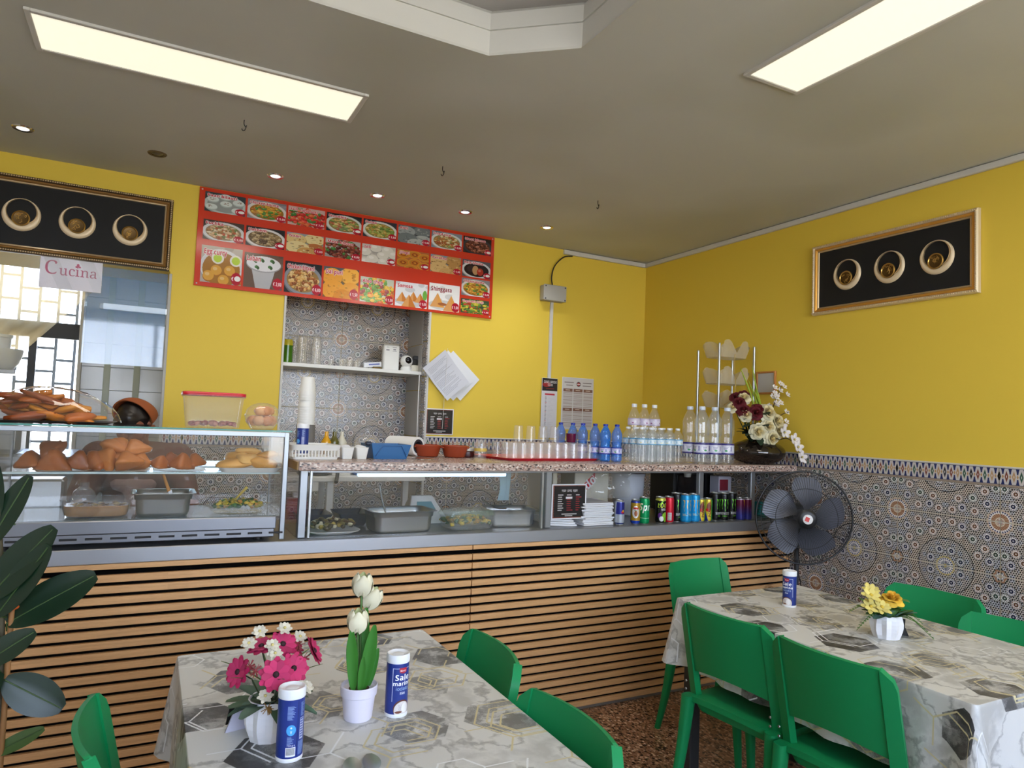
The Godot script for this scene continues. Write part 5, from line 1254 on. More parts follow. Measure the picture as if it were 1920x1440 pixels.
func rack_and_vase():
	M.flower = mat(Color.WHITE, 0.75); M.flower.vertex_color_use_as_albedo = true; M.flower.cull_mode = BaseMaterial3D.CULL_DISABLED
	M.food = mat(Color.WHITE, 0.42); M.food.vertex_color_use_as_albedo = true
	var t := thing("plate_rack", "chrome posted rack with three clear scalloped baskets in the room corner", "rack", Vector3(-0.205, G, 1.14))
	for s in [[-1, -1], [-1, 1], [1, -1], [1, 1]]:
		var hh: float = 0.765 if s[1] > 0 else 0.73
		part("post", lat([[0.009, 0], [0.009, hh - 0.006], [0.006, hh], [0, hh]], 12, Vector3(s[0] * 0.155, 0, s[1] * 0.097)), M.steel, t)
	var fm := pane(rgb(206, 198, 180), 0.45); fm.roughness = 0.3
	for k in 3:
		var P := []; var yb: float = [0.69, 0.515, 0.36][k]
		for i in 6:
			var row := PackedVector3Array(); var f := i / 5.0
			for k2 in 64:
				# rim in five rounded lobes: two along each long side, one at each end
				var a := TAU * k2 / 64; var cx := signf(cos(a)) * pow(absf(cos(a)), 0.5); var cz := signf(sin(a)) * pow(absf(sin(a)), 0.5)
				var lobe := 0.085 * pow(absf(sin(cx * PI)), 0.8) if absf(cz) > 0.93 else 0.07 * pow(maxf(0.0, 1.0 - cz * cz), 0.5)
				row.append(Vector3(0.128 * cx * (1.0 + 0.2 * f), yb - 0.01 + f * (0.03 + lobe), -0.08 * cz * (1.0 + 0.2 * f)))
			P.append(row)
		var mb := MB.new(); mb.grid(P, true); mb.fan(Array(P[0]), Vector3.DOWN); part("basket", mb, fm, t)
	part("tie_wire", tub(arc([Vector3(-0.02, 0.7, 0.1), Vector3(-0.03, 0.6, 0.105), Vector3(-0.01, 0.52, 0.1), Vector3(-0.03, 0.42, 0.105), Vector3(-0.13, 0.36, 0.12)], 4), 0.0025, 5), mat(rgb(176, 150, 90), 0.5), t)
	# smoked glass vase
	var vc := Vector3(-0.205, G, 1.42)
	t = thing("flower_vase", "round smoked glass vase on the granite shelf by the tiled wall", "vase", vc)
	var prof := [[0.0, 0.0], [0.075, 0.0]]
	for i in 15:
		var a := -1.35 + i * 2.5 / 14.0
		prof.append([0.045 + 0.125 * cos(a), 0.072 + 0.072 * sin(a)])
	prof.append_array([[0.07, 0.15], [0.066, 0.15]])
	part("body", lat(prof, 40), mat(rgb(40, 32, 26), 0.06, 0.3, 0.9), t)
	t = thing("flower_arrangement", "large arrangement of white and dark red artificial flowers in the smoked vase", "flowers", vc)
	var rng := RandomNumberGenerator.new(); rng.seed = 77
	var wall := Basis()
	var white := rgb(232, 226, 196); var red := rgb(98, 8, 26)
	# x, y, z from the vase foot, radius, colour
	var R := [[-0.02, 0.32, 0.10, 0.058, 0], [0.045, 0.265, 0.11, 0.06, 0], [-0.03, 0.235, 0.115, 0.046, 0], [0.05, 0.21, 0.12, 0.055, 0], [-0.015, 0.165, 0.13, 0.052, 0], [-0.1, 0.2, 0.1, 0.05, 0], [0.07, 0.215, 0.05, 0.05, 0],
		[-0.16, 0.30, 0.06, 0.042, 0], [-0.14, 0.405, 0.02, 0.042, 0], [-0.21, 0.345, 0.0, 0.036, 0], [-0.19, 0.375, 0.03, 0.04, 1], [-0.175, 0.33, 0.05, 0.042, 1], [-0.11, 0.315, 0.09, 0.045, 1], [-0.08, 0.335, 0.08, 0.042, 1], [-0.12, 0.425, 0.0, 0.04, 1], [-0.165, 0.41, -0.02, 0.04, 1]]
	for i in R.size():
		var e = R[i]; var mb := MB.new()
		rose(mb, Vector3.ZERO, e[3] * 1.12, Vector3(e[0] - 0.03, e[1] - 0.2, e[2] + 0.22), [white, red][e[4]], rng, 5)
		var o := part(["white_rose", "red_rose"][e[4]], mb, M.flower, t); o.position = Vector3(e[0], e[1], e[2])
		part("stem", tub([Vector3(e[0] * 0.9, e[1] - e[3] * 0.6, e[2] * 0.9), Vector3(e[0] * 0.4, 0.16, e[2] * 0.3), Vector3(0.0, 0.1, 0.0)], 0.003, 5), mat(rgb(40, 70, 36), 0.6), t)
	var mb := MB.new()
	for k in 30:
		var a := rng.randf() * TAU; var p := Vector3(cos(a) * 0.04 - 0.03, 0.15 + rng.randf() * 0.14, sin(a) * 0.04 + 0.02)
		var d := Vector3(cos(a) - 0.35, rng.randf_range(-0.1, 0.9), absf(sin(a)) * 0.9 - 0.1)
		mb.leaf(p, d, Vector3.UP, rng.randf_range(0.08, 0.13), 0.045, 0.3, 0.15, 0.7, 0.0006, 6); mb.paint(rgb(26, 52, 30).lightened(rng.randf() * 0.08))
	part("foliage", mb, M.flower, t).set_meta("kind", "stuff")
	# tall lime blades
	for k in 5:
		mb = MB.new()
		var bs := Vector3(-0.03 + k * 0.012, 0.27, 0.03); var tip: Vector3 = [Vector3(-0.155, 0.59, 0.0), Vector3(-0.075, 0.605, 0.02), Vector3(-0.11, 0.52, 0.02), Vector3(-0.06, 0.5, 0.03), Vector3(-0.09, 0.46, 0.05)][k]
		mb.tube(arc([bs, bs.lerp(tip, 0.5) + Vector3(0.008, 0.012, 0), tip], 5), [0.0065, 0.0065, 0.007, 0.007, 0.007, 0.006, 0.006, 0.005, 0.004, 0.003, 0.001], 6)
		part("lime_blade", mb, mat(rgb(150, 172, 44), 0.5), t)
	# white blossom sprays and the drooping orchid
	var bl := func(c: Vector3, r: float, axis: Vector3, n: int) -> MB:
		var m := MB.new(); var b := Basis(Quaternion(Vector3.UP, axis.normalized()))
		for k in n:
			var a := TAU * k / n + rng.randf() * 0.3
			m.ell(c + b * Vector3(cos(a) * r * 0.55, 0.1 * r, -sin(a) * r * 0.55), Vector3(r * 0.5, r * 0.14, r * 0.36), 8, 5, b * Basis(Vector3.UP, a) * Basis(Vector3.BACK, 0.4))
		m.paint(rgb(228, 222, 222)); m.ell(c + b.y * r * 0.15, Vector3.ONE * r * 0.16, 6, 4); m.paint(rgb(206, 190, 120))
		return m
	for k in 16:
		var p := Vector3(0.03 + rng.randf() * 0.1, 0.36 + rng.randf() * 0.16, 0.02 + rng.randf() * 0.1)
		if k < 4: p = Vector3(0.1 + 0.02 * k, 0.44 - 0.0 + 0.025 * (k % 3), 0.06 + 0.01 * k)
		if k in [4, 5]: p = Vector3(0.13, 0.33 - 0.06 * (k - 4), 0.11)
		part("blossom", bl.call(p, 0.022, Vector3(p.x - 0.1, 0.3, 0.5), 5), M.flower, t)
	part("twig", tub(arc([Vector3(0.02, 0.2, 0.05), Vector3(0.07, 0.36, 0.06), Vector3(0.13, 0.5, 0.07)], 5), 0.0025, 5), mat(rgb(58, 40, 30), 0.7), t)
	part("twig", tub(arc([Vector3(0.02, 0.2, 0.06), Vector3(0.08, 0.3, 0.1), Vector3(0.14, 0.33, 0.12)], 5), 0.0022, 5), mat(rgb(58, 40, 30), 0.7), t)
	part("orchid_stem", tub(arc([Vector3(0.03, 0.14, 0.1), Vector3(0.08, 0.165, 0.16), Vector3(0.12, 0.12, 0.2), Vector3(0.135, 0.06, 0.22)], 6), 0.0025, 5), mat(rgb(58, 48, 34), 0.7), t)
	for p in [Vector3(0.07, 0.2, 0.15), Vector3(0.11, 0.16, 0.19), Vector3(0.125, 0.115, 0.205), Vector3(0.135, 0.055, 0.225), Vector3(0.09, 0.235, 0.11)]: part("orchid", bl.call(p, 0.042, Vector3(p.x - 0.12, 0.15, 0.6), 5), M.flower, t)
# ---------------------------------------------------------------- inside the glass counter and on the ledge
const D := 0.9305
func lumps(cols: Array, n: int, w: float, d: float, y: float, hgt: float, s0: float, s1: float, seed: int, round := true, flat := 0.6) -> MB:
	# food heaped in a dish: many small pieces over a base
	var mb := MB.new(); var rng := RandomNumberGenerator.new(); rng.seed = seed
	for i in n:
		var x := rng.randf_range(-1, 1); var z := rng.randf_range(-1, 1)
		if round and x * x + z * z > 1.0: x *= 0.6; z *= 0.6
		var hh := hgt * sqrt(maxf(0.0, 1.0 - 0.8 * (x * x + z * z) / (1.0 if round else 2.0)))
		var s := rng.randf_range(s0, s1)
		mb.ell(Vector3(x * w * 0.47, y + hh * rng.randf_range(0.55, 1.0), z * d * 0.47), Vector3(s, s * rng.randf_range(flat * 0.7, flat * 1.2), s * rng.randf_range(0.6, 1.0)), 7, 5, Basis.from_euler(Vector3(rng.randf_range(-0.5, 0.5), rng.randf() * TAU, rng.randf_range(-0.5, 0.5))), 0.12, rng.randf() * 9)
		mb.paint((cols[rng.randi() % cols.size()] as Color).darkened(rng.randf() * 0.12))
	return mb

func pan_mesh(w: float, d: float, h: float) -> MB:
	var r := 0.03
	return lofted([rrect(w - 0.05, d - 0.05, r, 0.0), rrect(w - 0.035, d - 0.035, r, 0.003), rrect(w - 0.024, d - 0.024, r, 0.015), rrect(w - 0.018, d - 0.018, r, h * 0.72), rrect(w - 0.008, d - 0.008, r, h * 0.74), rrect(w - 0.004, d - 0.004, r, h - 0.004), rrect(w + 0.022, d + 0.022, r, h - 0.002), rrect(w + 0.022, d + 0.022, r, h), rrect(w - 0.008, d - 0.008, r, h - 0.001), rrect(w - 0.02, d - 0.02, r, h * 0.72), rrect(w - 0.026, d - 0.026, r, 0.015), rrect(w - 0.045, d - 0.045, r, 0.006)])

func glass_dish(w: float, d: float, h: float) -> MB:
	return lofted([rrect(w - 0.05, d - 0.05, 0.03, 0.0), rrect(w - 0.025, d - 0.025, 0.035, 0.006), rrect(w - 0.012, d - 0.012, 0.04, h * 0.4), rrect(w, d, 0.045, h - 0.005), rrect(w + 0.012, d + 0.012, 0.045, h - 0.003), rrect(w + 0.012, d + 0.012, 0.045, h)], true, false)

func liquid(w: float, d: float, y0: float, y1: float) -> MB:
	return lofted([rrect(w - 0.045, d - 0.045, 0.03, y0), rrect(w - 0.022, d - 0.022, 0.035, y0 + 0.006), rrect(w - 0.012, d - 0.012, 0.038, y1 - 0.002), rrect(w - 0.02, d - 0.02, 0.036, y1)])

func can_print(k: int) -> StandardMaterial3D:
	var W := 256; var Hh := 160; var c := 192; var im := Image.create(W, Hh, false, Image.FORMAT_RGB8)
	var claw := func(x: float, y: float, s: float, col: Color):
		for q in 3:
			var xx := x + (q - 1) * s * 0.42
			for i in 40:
				var f := i / 39.0; var w: float = s * 0.16 * (1.0 - f * 0.6) * (0.8 + 0.3 * sin(f * 14 + q))
				im.fill_rect(Rect2i(int(xx + sin(f * 7 + q * 2) * s * 0.04 - w / 2), int(y + f * s * [1.15, 1.4, 1.1][q]), maxi(1, int(w)), 2), col)
			im.fill_rect(Rect2i(int(xx - s * 0.16), int(y), int(s * 0.26), 3), col)
	match k:
		0: # blue and silver
			im.fill(rgb(176, 184, 196)); im.fill_rect(Rect2i(0, 146, W, 8), rgb(40, 52, 110))
			for y in range(6, 88):
				im.fill_rect(Rect2i(int(c - 28 - y * 0.1), y, 90, 1), rgb(34, 44, 132)); im.fill_rect(Rect2i(20, y, 90, 1), rgb(34, 44, 132))
			blob(im, c + 30, 74, 16, 9, rgb(196, 30, 50)); blob(im, c + 34, 66, 10, 8, rgb(228, 180, 40))
		1: # ochre and blue with an oval picture
			im.fill(rgb(178, 142, 42)); im.fill_rect(Rect2i(0, 0, W, 16), rgb(44, 60, 140)); im.fill_rect(Rect2i(0, 138, W, 22), rgb(30, 66, 170)); blob(im, c + 16, 78, 32, 42, rgb(224, 220, 214)); blob(im, c + 18, 88, 14, 20, rgb(150, 90, 60)); im.fill_rect(Rect2i(c - 6, 46, 46, 14), rgb(176, 50, 40)); im.fill_rect(Rect2i(c + 4, 66, 26, 5), rgb(70, 110, 60))
		2: # green soda
			im.fill(rgb(0, 146, 84)); draw_text(im, "Sprite", c + 26, 78, 62, rgb(240, 246, 242), "Droid Sans", true, 0, true, 0.25); im.fill_rect(Rect2i(c - 60, 122, 100, 3), rgb(180, 226, 200)); blob(im, c + 56, 104, 14, 12, rgb(200, 232, 214))
		3: # black with lime lettering and grapes
			im.fill(rgb(26, 26, 24)); im.fill_rect(Rect2i(0, 0, W, 18), rgb(186, 180, 70)); draw_text(im, "LOOP", c + 14, 62, 40, rgb(206, 226, 60), "Droid Sans", true, 0, true, 0.2); draw_text(im, "MIX", c + 14, 80, 20, rgb(230, 230, 230), "Droid Sans", true, 0, true)
			stroke(im, Vector2(c - 20, 44), Vector2(c + 12, 18), 6, rgb(120, 186, 40)); blob(im, c + 28, 116, 26, 26, rgb(150, 206, 50)); blob(im, c - 18, 112, 16, 18, rgb(92, 40, 120)); blob(im, c - 4, 132, 18, 16, rgb(226, 224, 226)); blob(im, c + 34, 138, 20, 16, rgb(130, 196, 40))
		4: # red with a white panel
			im.fill(rgb(196, 24, 46)); im.fill_rect(Rect2i(c - 22, 96, 34, 50), rgb(206, 200, 200))
			for i in 9: im.fill_rect(Rect2i(c - 18, 101 + i * 5, 26, 2), rgb(120, 110, 112))
		5: # black with green claw marks
			im.fill(rgb(18, 19, 20)); claw.call(c, 34.0, 50.0, rgb(110, 206, 50)); draw_text(im, "MONSTER", c, 126, 20, rgb(226, 226, 226), "Droid Serif", true, 74, true); draw_text(im, "ENERGY", c, 138, 10, rgb(110, 206, 50), "Droid Sans", true, 0, true)
		6: # sky blue with gold claw marks
			im.fill(rgb(20, 146, 206)); claw.call(c, 30.0, 56.0, rgb(206, 176, 110)); draw_text(im, "MONSTER", c, 122, 18, rgb(206, 196, 150), "Droid Serif", true, 70, true)
			for i in 30: blob(im, (i * 53) % W, 104 + (i * 31) % 50, 6, 3, rgb(30, 166, 222) if i % 2 else rgb(14, 120, 186))
		7: # yellow, blue and green
			im.fill(rgb(212, 186, 50)); im.fill_rect(Rect2i(c + 26, 0, 60, Hh), rgb(24, 140, 60)); im.fill_rect(Rect2i(0, 0, 30, Hh), rgb(24, 140, 60))
			for y in Hh: im.fill_rect(Rect2i(c - 66, y, int(maxf(0, y * 0.4)), 1), rgb(40, 44, 140))
			blob(im, c + 2, 60, 22, 34, rgb(120, 70, 50)); blob(im, c - 14, 78, 12, 12, rgb(206, 40, 36)); draw_text(im, "POWER", c + 22, 130, 34, rgb(110, 40, 26), "Droid Sans", true, 0, false, 0.0, -PI / 2)
		8: # purple to blue
			for y in Hh: im.fill_rect(Rect2i(0, y, W, 1), rgb(112, 36, 70).lerp(rgb(60, 62, 150), clampf((y - 40) / 80.0, 0, 1)))
			for y in range(4, 74): im.fill_rect(Rect2i(int(c + 20 + y * 0.22), y, int(maxf(1, 26 - y * 0.36)), 1), rgb(196, 140, 50))
			im.fill_rect(Rect2i(0, 0, W, 8), rgb(190, 180, 200))
	var m := timg(im, 0.25); m.metallic = 0.35
	return m

func make_can(h: float, r: float, skin: Material, called: String, label: String, group: String) -> Node3D:
	var t := thing(called, label, "can", Vector3.ZERO, 0.0, group)
	part("body", lat([[r * 0.84, 0.004], [r * 0.93, 0.008], [r, 0.014], [r, h - 0.016], [r * 0.86, h - 0.006]], 24), skin, t)
	part("lid", lat([[r * 0.86, h - 0.006], [r * 0.89, h - 0.004], [r * 0.89, h], [r * 0.84, h], [r * 0.8, h - 0.005], [0, h - 0.004]], 24), M.steel, t)
	part("base", lat([[0, 0.006], [r * 0.74, 0.004], [r * 0.8, 0.0], [r * 0.84, 0.004]], 24), M.steel, t)
	part("tab", lofted([rrect(0.012, 0.022, 0.005, h - 0.003, Vector2(0, 0.004)), rrect(0.012, 0.022, 0.005, h - 0.0015, Vector2(0, 0.004))]), M.steel, t)
	return t

func case_things():
	var skins := []
	for k in 9: skins.append(can_print(k))
	# kind, x, z, height, radius, label
	var cans := [[0, -1.295, 1.48, .135, .0265, "slim blue and silver drink can, standing alone at the left of the can row"], [1, -1.18, 1.47, .135, .0265, "ochre drink can with an oval picture, partly behind the green can"], [2, -1.125, 1.478, .148, .0295, "green soda can with white slanted lettering"], [3, -1.01, 1.478, .148, .03, "black drink can with lime lettering and fruit, left of the red can"], [4, -0.94, 1.468, .148, .028, "plain red drink can with a white panel"],
		[5, -0.862, 1.44, .165, .033, "tall black drink can with green claw marks between red and sky-blue cans"], [6, -0.832, 1.485, .162, .033, "tall sky-blue can with gold claw marks, the one next to the black can"], [6, -0.763, 1.48, .162, .033, "tall sky-blue can with gold claw marks, next to the yellow can"], [7, -0.71, 1.475, .135, .0265, "yellow and blue drink can partly behind its twin, next to the sky-blue cans"], [7, -0.655, 1.475, .135, .0265, "yellow and green drink can, next to the tall black cans"],
		[5, -0.575, 1.45, .165, .033, "tall black claw-marked can, first of three, behind the yellow-green can"], [5, -0.52, 1.465, .165, .033, "tall black claw-marked can, middle of three"], [5, -0.45, 1.455, .165, .033, "tall black claw-marked can, third of three, next to the purple cans"], [8, -0.41, 1.49, .135, .0265, "slim purple-blue drink can next to the tall black cans"], [8, -0.352, 1.49, .135, .0265, "slim purple-blue drink can at the end of the row, beside the fan"]]
	var protos := {}
	for i in cans.size():
		var c = cans[i]; var o: Node3D
		if protos.has(c[0]): o = dup(protos[c[0]], "drink_can", c[5], Vector3.ZERO)
		else: o = make_can(c[3], c[4], skins[c[0]], "drink_can", c[5], "drink cans along the counter ledge"); protos[c[0]] = o
		o.position = Vector3(c[1], D, c[2]); o.rotation.y = -0.62 + [0.0, -0.35, 0.2, 0.25, 0.2, 0.75, 0.25, 0.5, 0.2, 0.1, 0.9, 0.15, 0.7, 0.1, 0.4][i]
	# pans and dishes
	var t := thing("steel_pan", "deep steel serving pan of pale sauce behind the glass under the strip light", "pan", Vector3(-2.51, D, 1.37), 0.04)
	part("body", pan_mesh(0.3, 0.2, 0.1), M.steel, t)
	solo("pale_curry", lofted([rrect(0.27, 0.17, 0.025, 0.0), rrect(0.274, 0.174, 0.025, 0.052), rrect(0.26, 0.16, 0.02, 0.058)]), mat(rgb(206, 176, 120), 0.3), "pale sauce filling the deep steel pan under the strip light", "food", Vector3(-2.51, D + 0.012, 1.37), 0.04)
	solo("serving_spoon", tub([Vector3(-0.06, 0.06, 0.0), Vector3(-0.075, 0.12, -0.03), Vector3(-0.085, 0.2, -0.06)], 0.004, 6), M.steel, "thin metal spoon handle standing up in the pan of pale sauce", "spoon", Vector3(-2.51, D + 0.01, 1.37))
	t = thing("glass_dish", "oblong glass dish of yellow-green vegetables between two steel pans", "dish", Vector3(-2.16, D, 1.38), 0.1)
	part("body", glass_dish(0.25, 0.18, 0.07), M.clear_plastic, t)
	var veg := [rgb(196, 160, 40), rgb(210, 180, 60), rgb(90, 110, 40), rgb(60, 84, 34), rgb(176, 130, 40)]
	part("cover", lofted([rrect(0.262, 0.192, 0.045, 0.07), rrect(0.24, 0.17, 0.04, 0.09), rrect(0.2, 0.14, 0.03, 0.093)], false, true), pane(rgb(196, 230, 200), 0.18), t)
	var o1 := solo("vegetable_fry", lumps(veg, 150, 0.24, 0.16, 0.006, 0.05, 0.008, 0.016, 1, false), M.food, "yellow-green fried vegetables in the oblong dish between two steel pans", "food", Vector3(-2.16, D + 0.004, 1.38), 0.1); o1.set_meta("kind", "stuff")
	t = thing("steel_pan", "steel serving pan of stew beside the metal post behind the glass", "pan", Vector3(-1.905, D, 1.335), -0.18)
	part("body", pan_mesh(0.26, 0.2, 0.09), M.steel, t)
	o1 = solo("stew", lumps([rgb(150, 96, 40), rgb(176, 120, 56), rgb(196, 176, 96), rgb(110, 70, 34)], 60, 0.22, 0.16, 0.04, 0.012, 0.012, 0.02, 2, false), M.food, "brown stew in the steel pan beside the metal post", "food", Vector3(-1.905, D + 0.01, 1.335), -0.18); o1.set_meta("kind", "stuff")
	part("sauce", lofted([rrect(0.23, 0.17, 0.025, 0.0), rrect(0.234, 0.174, 0.025, 0.046), rrect(0.22, 0.16, 0.02, 0.05)]), mat(rgb(150, 100, 50), 0.25), o1)
	solo("ladle", tub(arc([Vector3(-0.02, 0.09, 0.03), Vector3(-0.1, 0.1, 0.06), Vector3(-0.19, 0.145, 0.1)], 4), 0.0045, 6), M.chrome, "bright spoon handle leaning out of the stew pan", "spoon", Vector3(-1.915, D, 1.34))
	t = thing("white_plate", "white plate of dark fried vegetables at the left end inside the glass counter", "plate", Vector3(-2.83, D, 1.375))
	part("body", lofted([rrect(0.16, 0.12, 0.04, 0.0), rrect(0.24, 0.19, 0.07, 0.014), rrect(0.25, 0.2, 0.075, 0.018), rrect(0.236, 0.186, 0.07, 0.017), rrect(0.15, 0.11, 0.04, 0.005)]), M.white_plastic, t)
	o1 = solo("fried_greens", lumps([rgb(56, 48, 20), rgb(104, 92, 34), rgb(84, 56, 22), rgb(150, 130, 50), rgb(40, 34, 22), rgb(206, 200, 170)], 110, 0.22, 0.16, 0.012, 0.048, 0.01, 0.02, 3), M.food, "dark green and brown fried vegetables heaped on the white plate", "food", Vector3(-2.83, D + 0.006, 1.375)); o1.set_meta("kind", "stuff")
	for k in 2:
		t = thing("dark_tray", ["dark blue tray behind the plate of fried vegetables, nearer the case end", "dark blue tray behind the plate, nearer the steel pan"][k], "tray", Vector3(-2.87 + k * 0.19, D, 1.13), 0.0, "dark trays at the back of the case")
		part("body", lofted([rrect(0.1, 0.16, 0.01, 0.0), rrect(0.16, 0.2, 0.012, 0.06), rrect(0.166, 0.206, 0.012, 0.063), rrect(0.15, 0.19, 0.01, 0.058), rrect(0.09, 0.15, 0.01, 0.006)]), mat(rgb(34, 44, 62), 0.3), t)
	t = thing("scale", "white kitchen scale with a sloping display behind the steel pan", "scale", Vector3(-2.3, D, 1.12), 0.0)
	var mb := MB.new()
	mb.loft([PackedVector3Array([Vector3(-0.1, 0, -0.06), Vector3(-0.1, 0, 0.09), Vector3(0.1, 0, 0.09), Vector3(0.1, 0, -0.06)]), PackedVector3Array([Vector3(-0.1, 0.03, -0.06), Vector3(-0.1, 0.03, 0.09), Vector3(0.1, 0.03, 0.09), Vector3(0.1, 0.03, -0.06)]), PackedVector3Array([Vector3(-0.05, 0.13, -0.06), Vector3(-0.05, 0.13, -0.02), Vector3(0.06, 0.13, -0.02), Vector3(0.06, 0.13, -0.06)])])
	part("body", mb, M.white_plastic, t); mb = MB.new(); mb.quad(Vector3(-0.05, 0.066, 0.055), Vector3(0.055, 0.066, 0.055), Vector3(0.042, 0.104, 0.0165), Vector3(-0.037, 0.104, 0.0165)); part("display", mb, mat(rgb(106, 150, 160), 0.15), t)
	for k in 2: solo("white_napkin", boxm(Vector3(0, 0.012 + k * 0.004, 0), Vector3(0.12, 0.022, 0.1), 0.008, Basis(Vector3.BACK, 0.1 - k * 0.2)), M.paper, ["folded white napkin behind the dish of vegetables", "folded white napkin behind the stew pan"][k], "napkin", Vector3(-2.1 + k * 0.18, D + 0.03, 1.1), 0.3)
	for k in 2: solo("napkin_box", boxm(Vector3(0, 0.015, 0), Vector3(0.14, 0.03, 0.12), 0.003), M.grey_plastic, ["low grey box under a napkin behind the dish of vegetables", "low grey box under a napkin behind the stew pan"][k], "box", Vector3(-2.1 + k * 0.18, D, 1.1), 0.0)
	# masks hanging under the slab
	for k in 2:
		var P := []
		for i in 9:
			var f := i / 8.0; var row := PackedVector3Array()
			for j in 6: row.append(Vector3((j / 5.0 - 0.5) * 0.042 + 0.012 * sin(f * 2.6) * (1 - 2 * k), -0.03 - f * 0.165, 0.012 * sin(f * PI * 1.2) + (0.003 if j % 2 else 0.0)))
			P.append(row)
		var o2 := part("cloth", (func(): var m := MB.new(); m.grid(P, false, 0, 1, 1, 0); return m).call(), mat(rgb(176, 206, 214), 0.85), self)
		o2.name = numbered("face_mask"); tag(o2, ["pale blue face mask hanging under the granite shelf, nearer the strip light", "pale blue face mask hanging under the granite shelf, nearer the post"][k], "mask", "hanging face masks")
		o2.position = Vector3(-1.835 + k * 0.042, 1.222, 1.1)
		part("loop", tub([Vector3(0, 0.0, 0), Vector3(0.0, -0.035, 0)], 0.0015, 4), M.white_plastic, o2)
	# paper goods to the right of the post
	mb = MB.new()
	t = thing("paper_stack", "thick stack of white wrapping paper behind the counter glass", "paper", Vector3(-1.43, D, 1.36), 0.05)
	for i in 14:
		var sh := boxm(Vector3(sin(i * 2.1) * 0.006, 0.0045 + i * 0.0085, cos(i * 1.7) * 0.005), Vector3(0.2, 0.0075, 0.22), 0.002, Basis(Vector3.UP, sin(i * 3.3) * 0.05)); part("sheet_bundle", sh, M.paper, t)
	t = thing("flat_papers", "low slanting pile of white sheets beside the counter post", "paper", Vector3(-1.62, D, 1.33), -0.1)
	for i in 4: part("sheet", boxm(Vector3(-0.01 * i, 0.004 + i * 0.012, 0), Vector3(0.17, 0.01, 0.22), 0.002, Basis(Vector3.BACK, -0.05)), M.paper, t)
	solo("cream_board", boxm(Vector3(0, 0.14, 0), Vector3(0.03, 0.28, 0.3), 0.003), mat(rgb(206, 200, 180), 0.6), "cream upright board inside the counter beside the post", "board", Vector3(-1.51, D + 0.002, 1.0))
	t = thing("cream_carton", "cream carton behind the black price sheet, with a red and white print", "carton", Vector3(-1.25, D, 1.06))
	part("body", boxm(Vector3(0, 0.135, 0), Vector3(0.24, 0.27, 0.16), 0.004), mat(rgb(196, 192, 176), 0.6), t)
	mb = MB.new(); mb.quad(Vector3(-0.11, 0.1, 0.081), Vector3(0.02, 0.2, 0.081), Vector3(0.02, 0.26, 0.081), Vector3(-0.11, 0.14, 0.081)); part("red_print", mb, mat(rgb(186, 30, 44), 0.4), t)
	var txt := TextMesh.new(); txt.text = "ado"; txt.font = fonts.get("Droid Sanstrue"); txt.font_size = 64; txt.pixel_size = 0.0011; txt.depth = 0.001; txt.curve_step = 4.0
	var tx := part("lettering", txt, M.paper, t); tx.position = Vector3(-0.03, 0.185, 0.082); tx.rotation.z = 0.72
	t = thing("grey_bucket", "large pale grey bucket behind the blue and silver can", "bucket", Vector3(-0.955, D, 1.1))
	part("body", lat([[0.0, 0.0], [0.085, 0.0], [0.09, 0.005], [0.1, 0.235], [0.104, 0.24], [0.104, 0.25], [0.098, 0.25], [0.085, 0.01], [0, 0.008]], 32), mat(rgb(176, 180, 188), 0.45), t)
	t = thing("plastic_bag", "crumpled clear plastic bag hanging in front of the cream carton", "bag", Vector3(-1.16, D + 0.13, 1.2))
	var P2 := []
	for i in 9:
		var row := PackedVector3Array()
		for j in 12: row.append(Vector3(-0.14 + j * 0.026 + 0.006 * sin(i * 2.0 + j), -0.02 + i * 0.019, 0.016 * sin(j * 1.7 + i * 0.9) + 0.01 * cos(i * 2.3 - j)))
		P2.append(row)
	mb = MB.new(); mb.grid(P2); part("film", mb, pane(rgb(226, 224, 210), 0.22), t)
	t = thing("black_oven", "black box oven standing inside the counter behind the sky-blue cans", "oven", Vector3(-0.44, D, 1.0))
	part("body", boxm(Vector3(0, 0.13, 0), Vector3(0.34, 0.26, 0.24), 0.006), M.black, t); part("door", boxm(Vector3(-0.03, 0.13, 0.124), Vector3(0.24, 0.22, 0.008), 0.003), mat(rgb(14, 14, 16), 0.1), t)
	t = thing("warming_lamp", "pale dished lamp fixed under the granite shelf above the sky-blue cans", "lamp", Vector3(-0.57, 1.224, 1.2))
	part("dish", lat([[0.02, -0.036], [0.06, -0.03], [0.12, -0.012], [0.15, 0.0]], 28), mat(rgb(190, 186, 172), 0.4), t); part("bulb_cap", lat([[0.0, -0.062], [0.02, -0.06], [0.024, -0.036], [0, -0.035]], 16), M.grey_plastic, t)
	t = thing("red_white_carton", "narrow red and white carton behind the three tall black cans", "carton", Vector3(-0.29, D, 1.2))
	part("body", boxm(Vector3(0, 0.12, 0), Vector3(0.11, 0.24, 0.08), 0.002), mat(rgb(186, 184, 196), 0.5), t); part("red_panel", boxm(Vector3(-0.01, 0.185, 0.0405), Vector3(0.07, 0.07, 0.002), 0.0), mat(rgb(130, 26, 44), 0.5), t)
	solo("teal_packet", boxm(Vector3(0, 0.045, 0), Vector3(0.06, 0.09, 0.05), 0.004), mat(rgb(24, 130, 136), 0.5), "small teal packet at the end of the counter ledge behind the fan", "packet", Vector3(-0.1, D, 1.36))
	t = thing("red_jug", "red plastic jug between the two display cases", "jug", Vector3(-2.935, D, 1.02))
	part("body", boxm(Vector3(0, 0.06, 0), Vector3(0.11, 0.12, 0.1), 0.012), mat(rgb(168, 22, 40), 0.35), t); part("cap", boxm(Vector3(0.005, 0.135, 0), Vector3(0.03, 0.03, 0.03), 0.004), M.white_plastic, t)

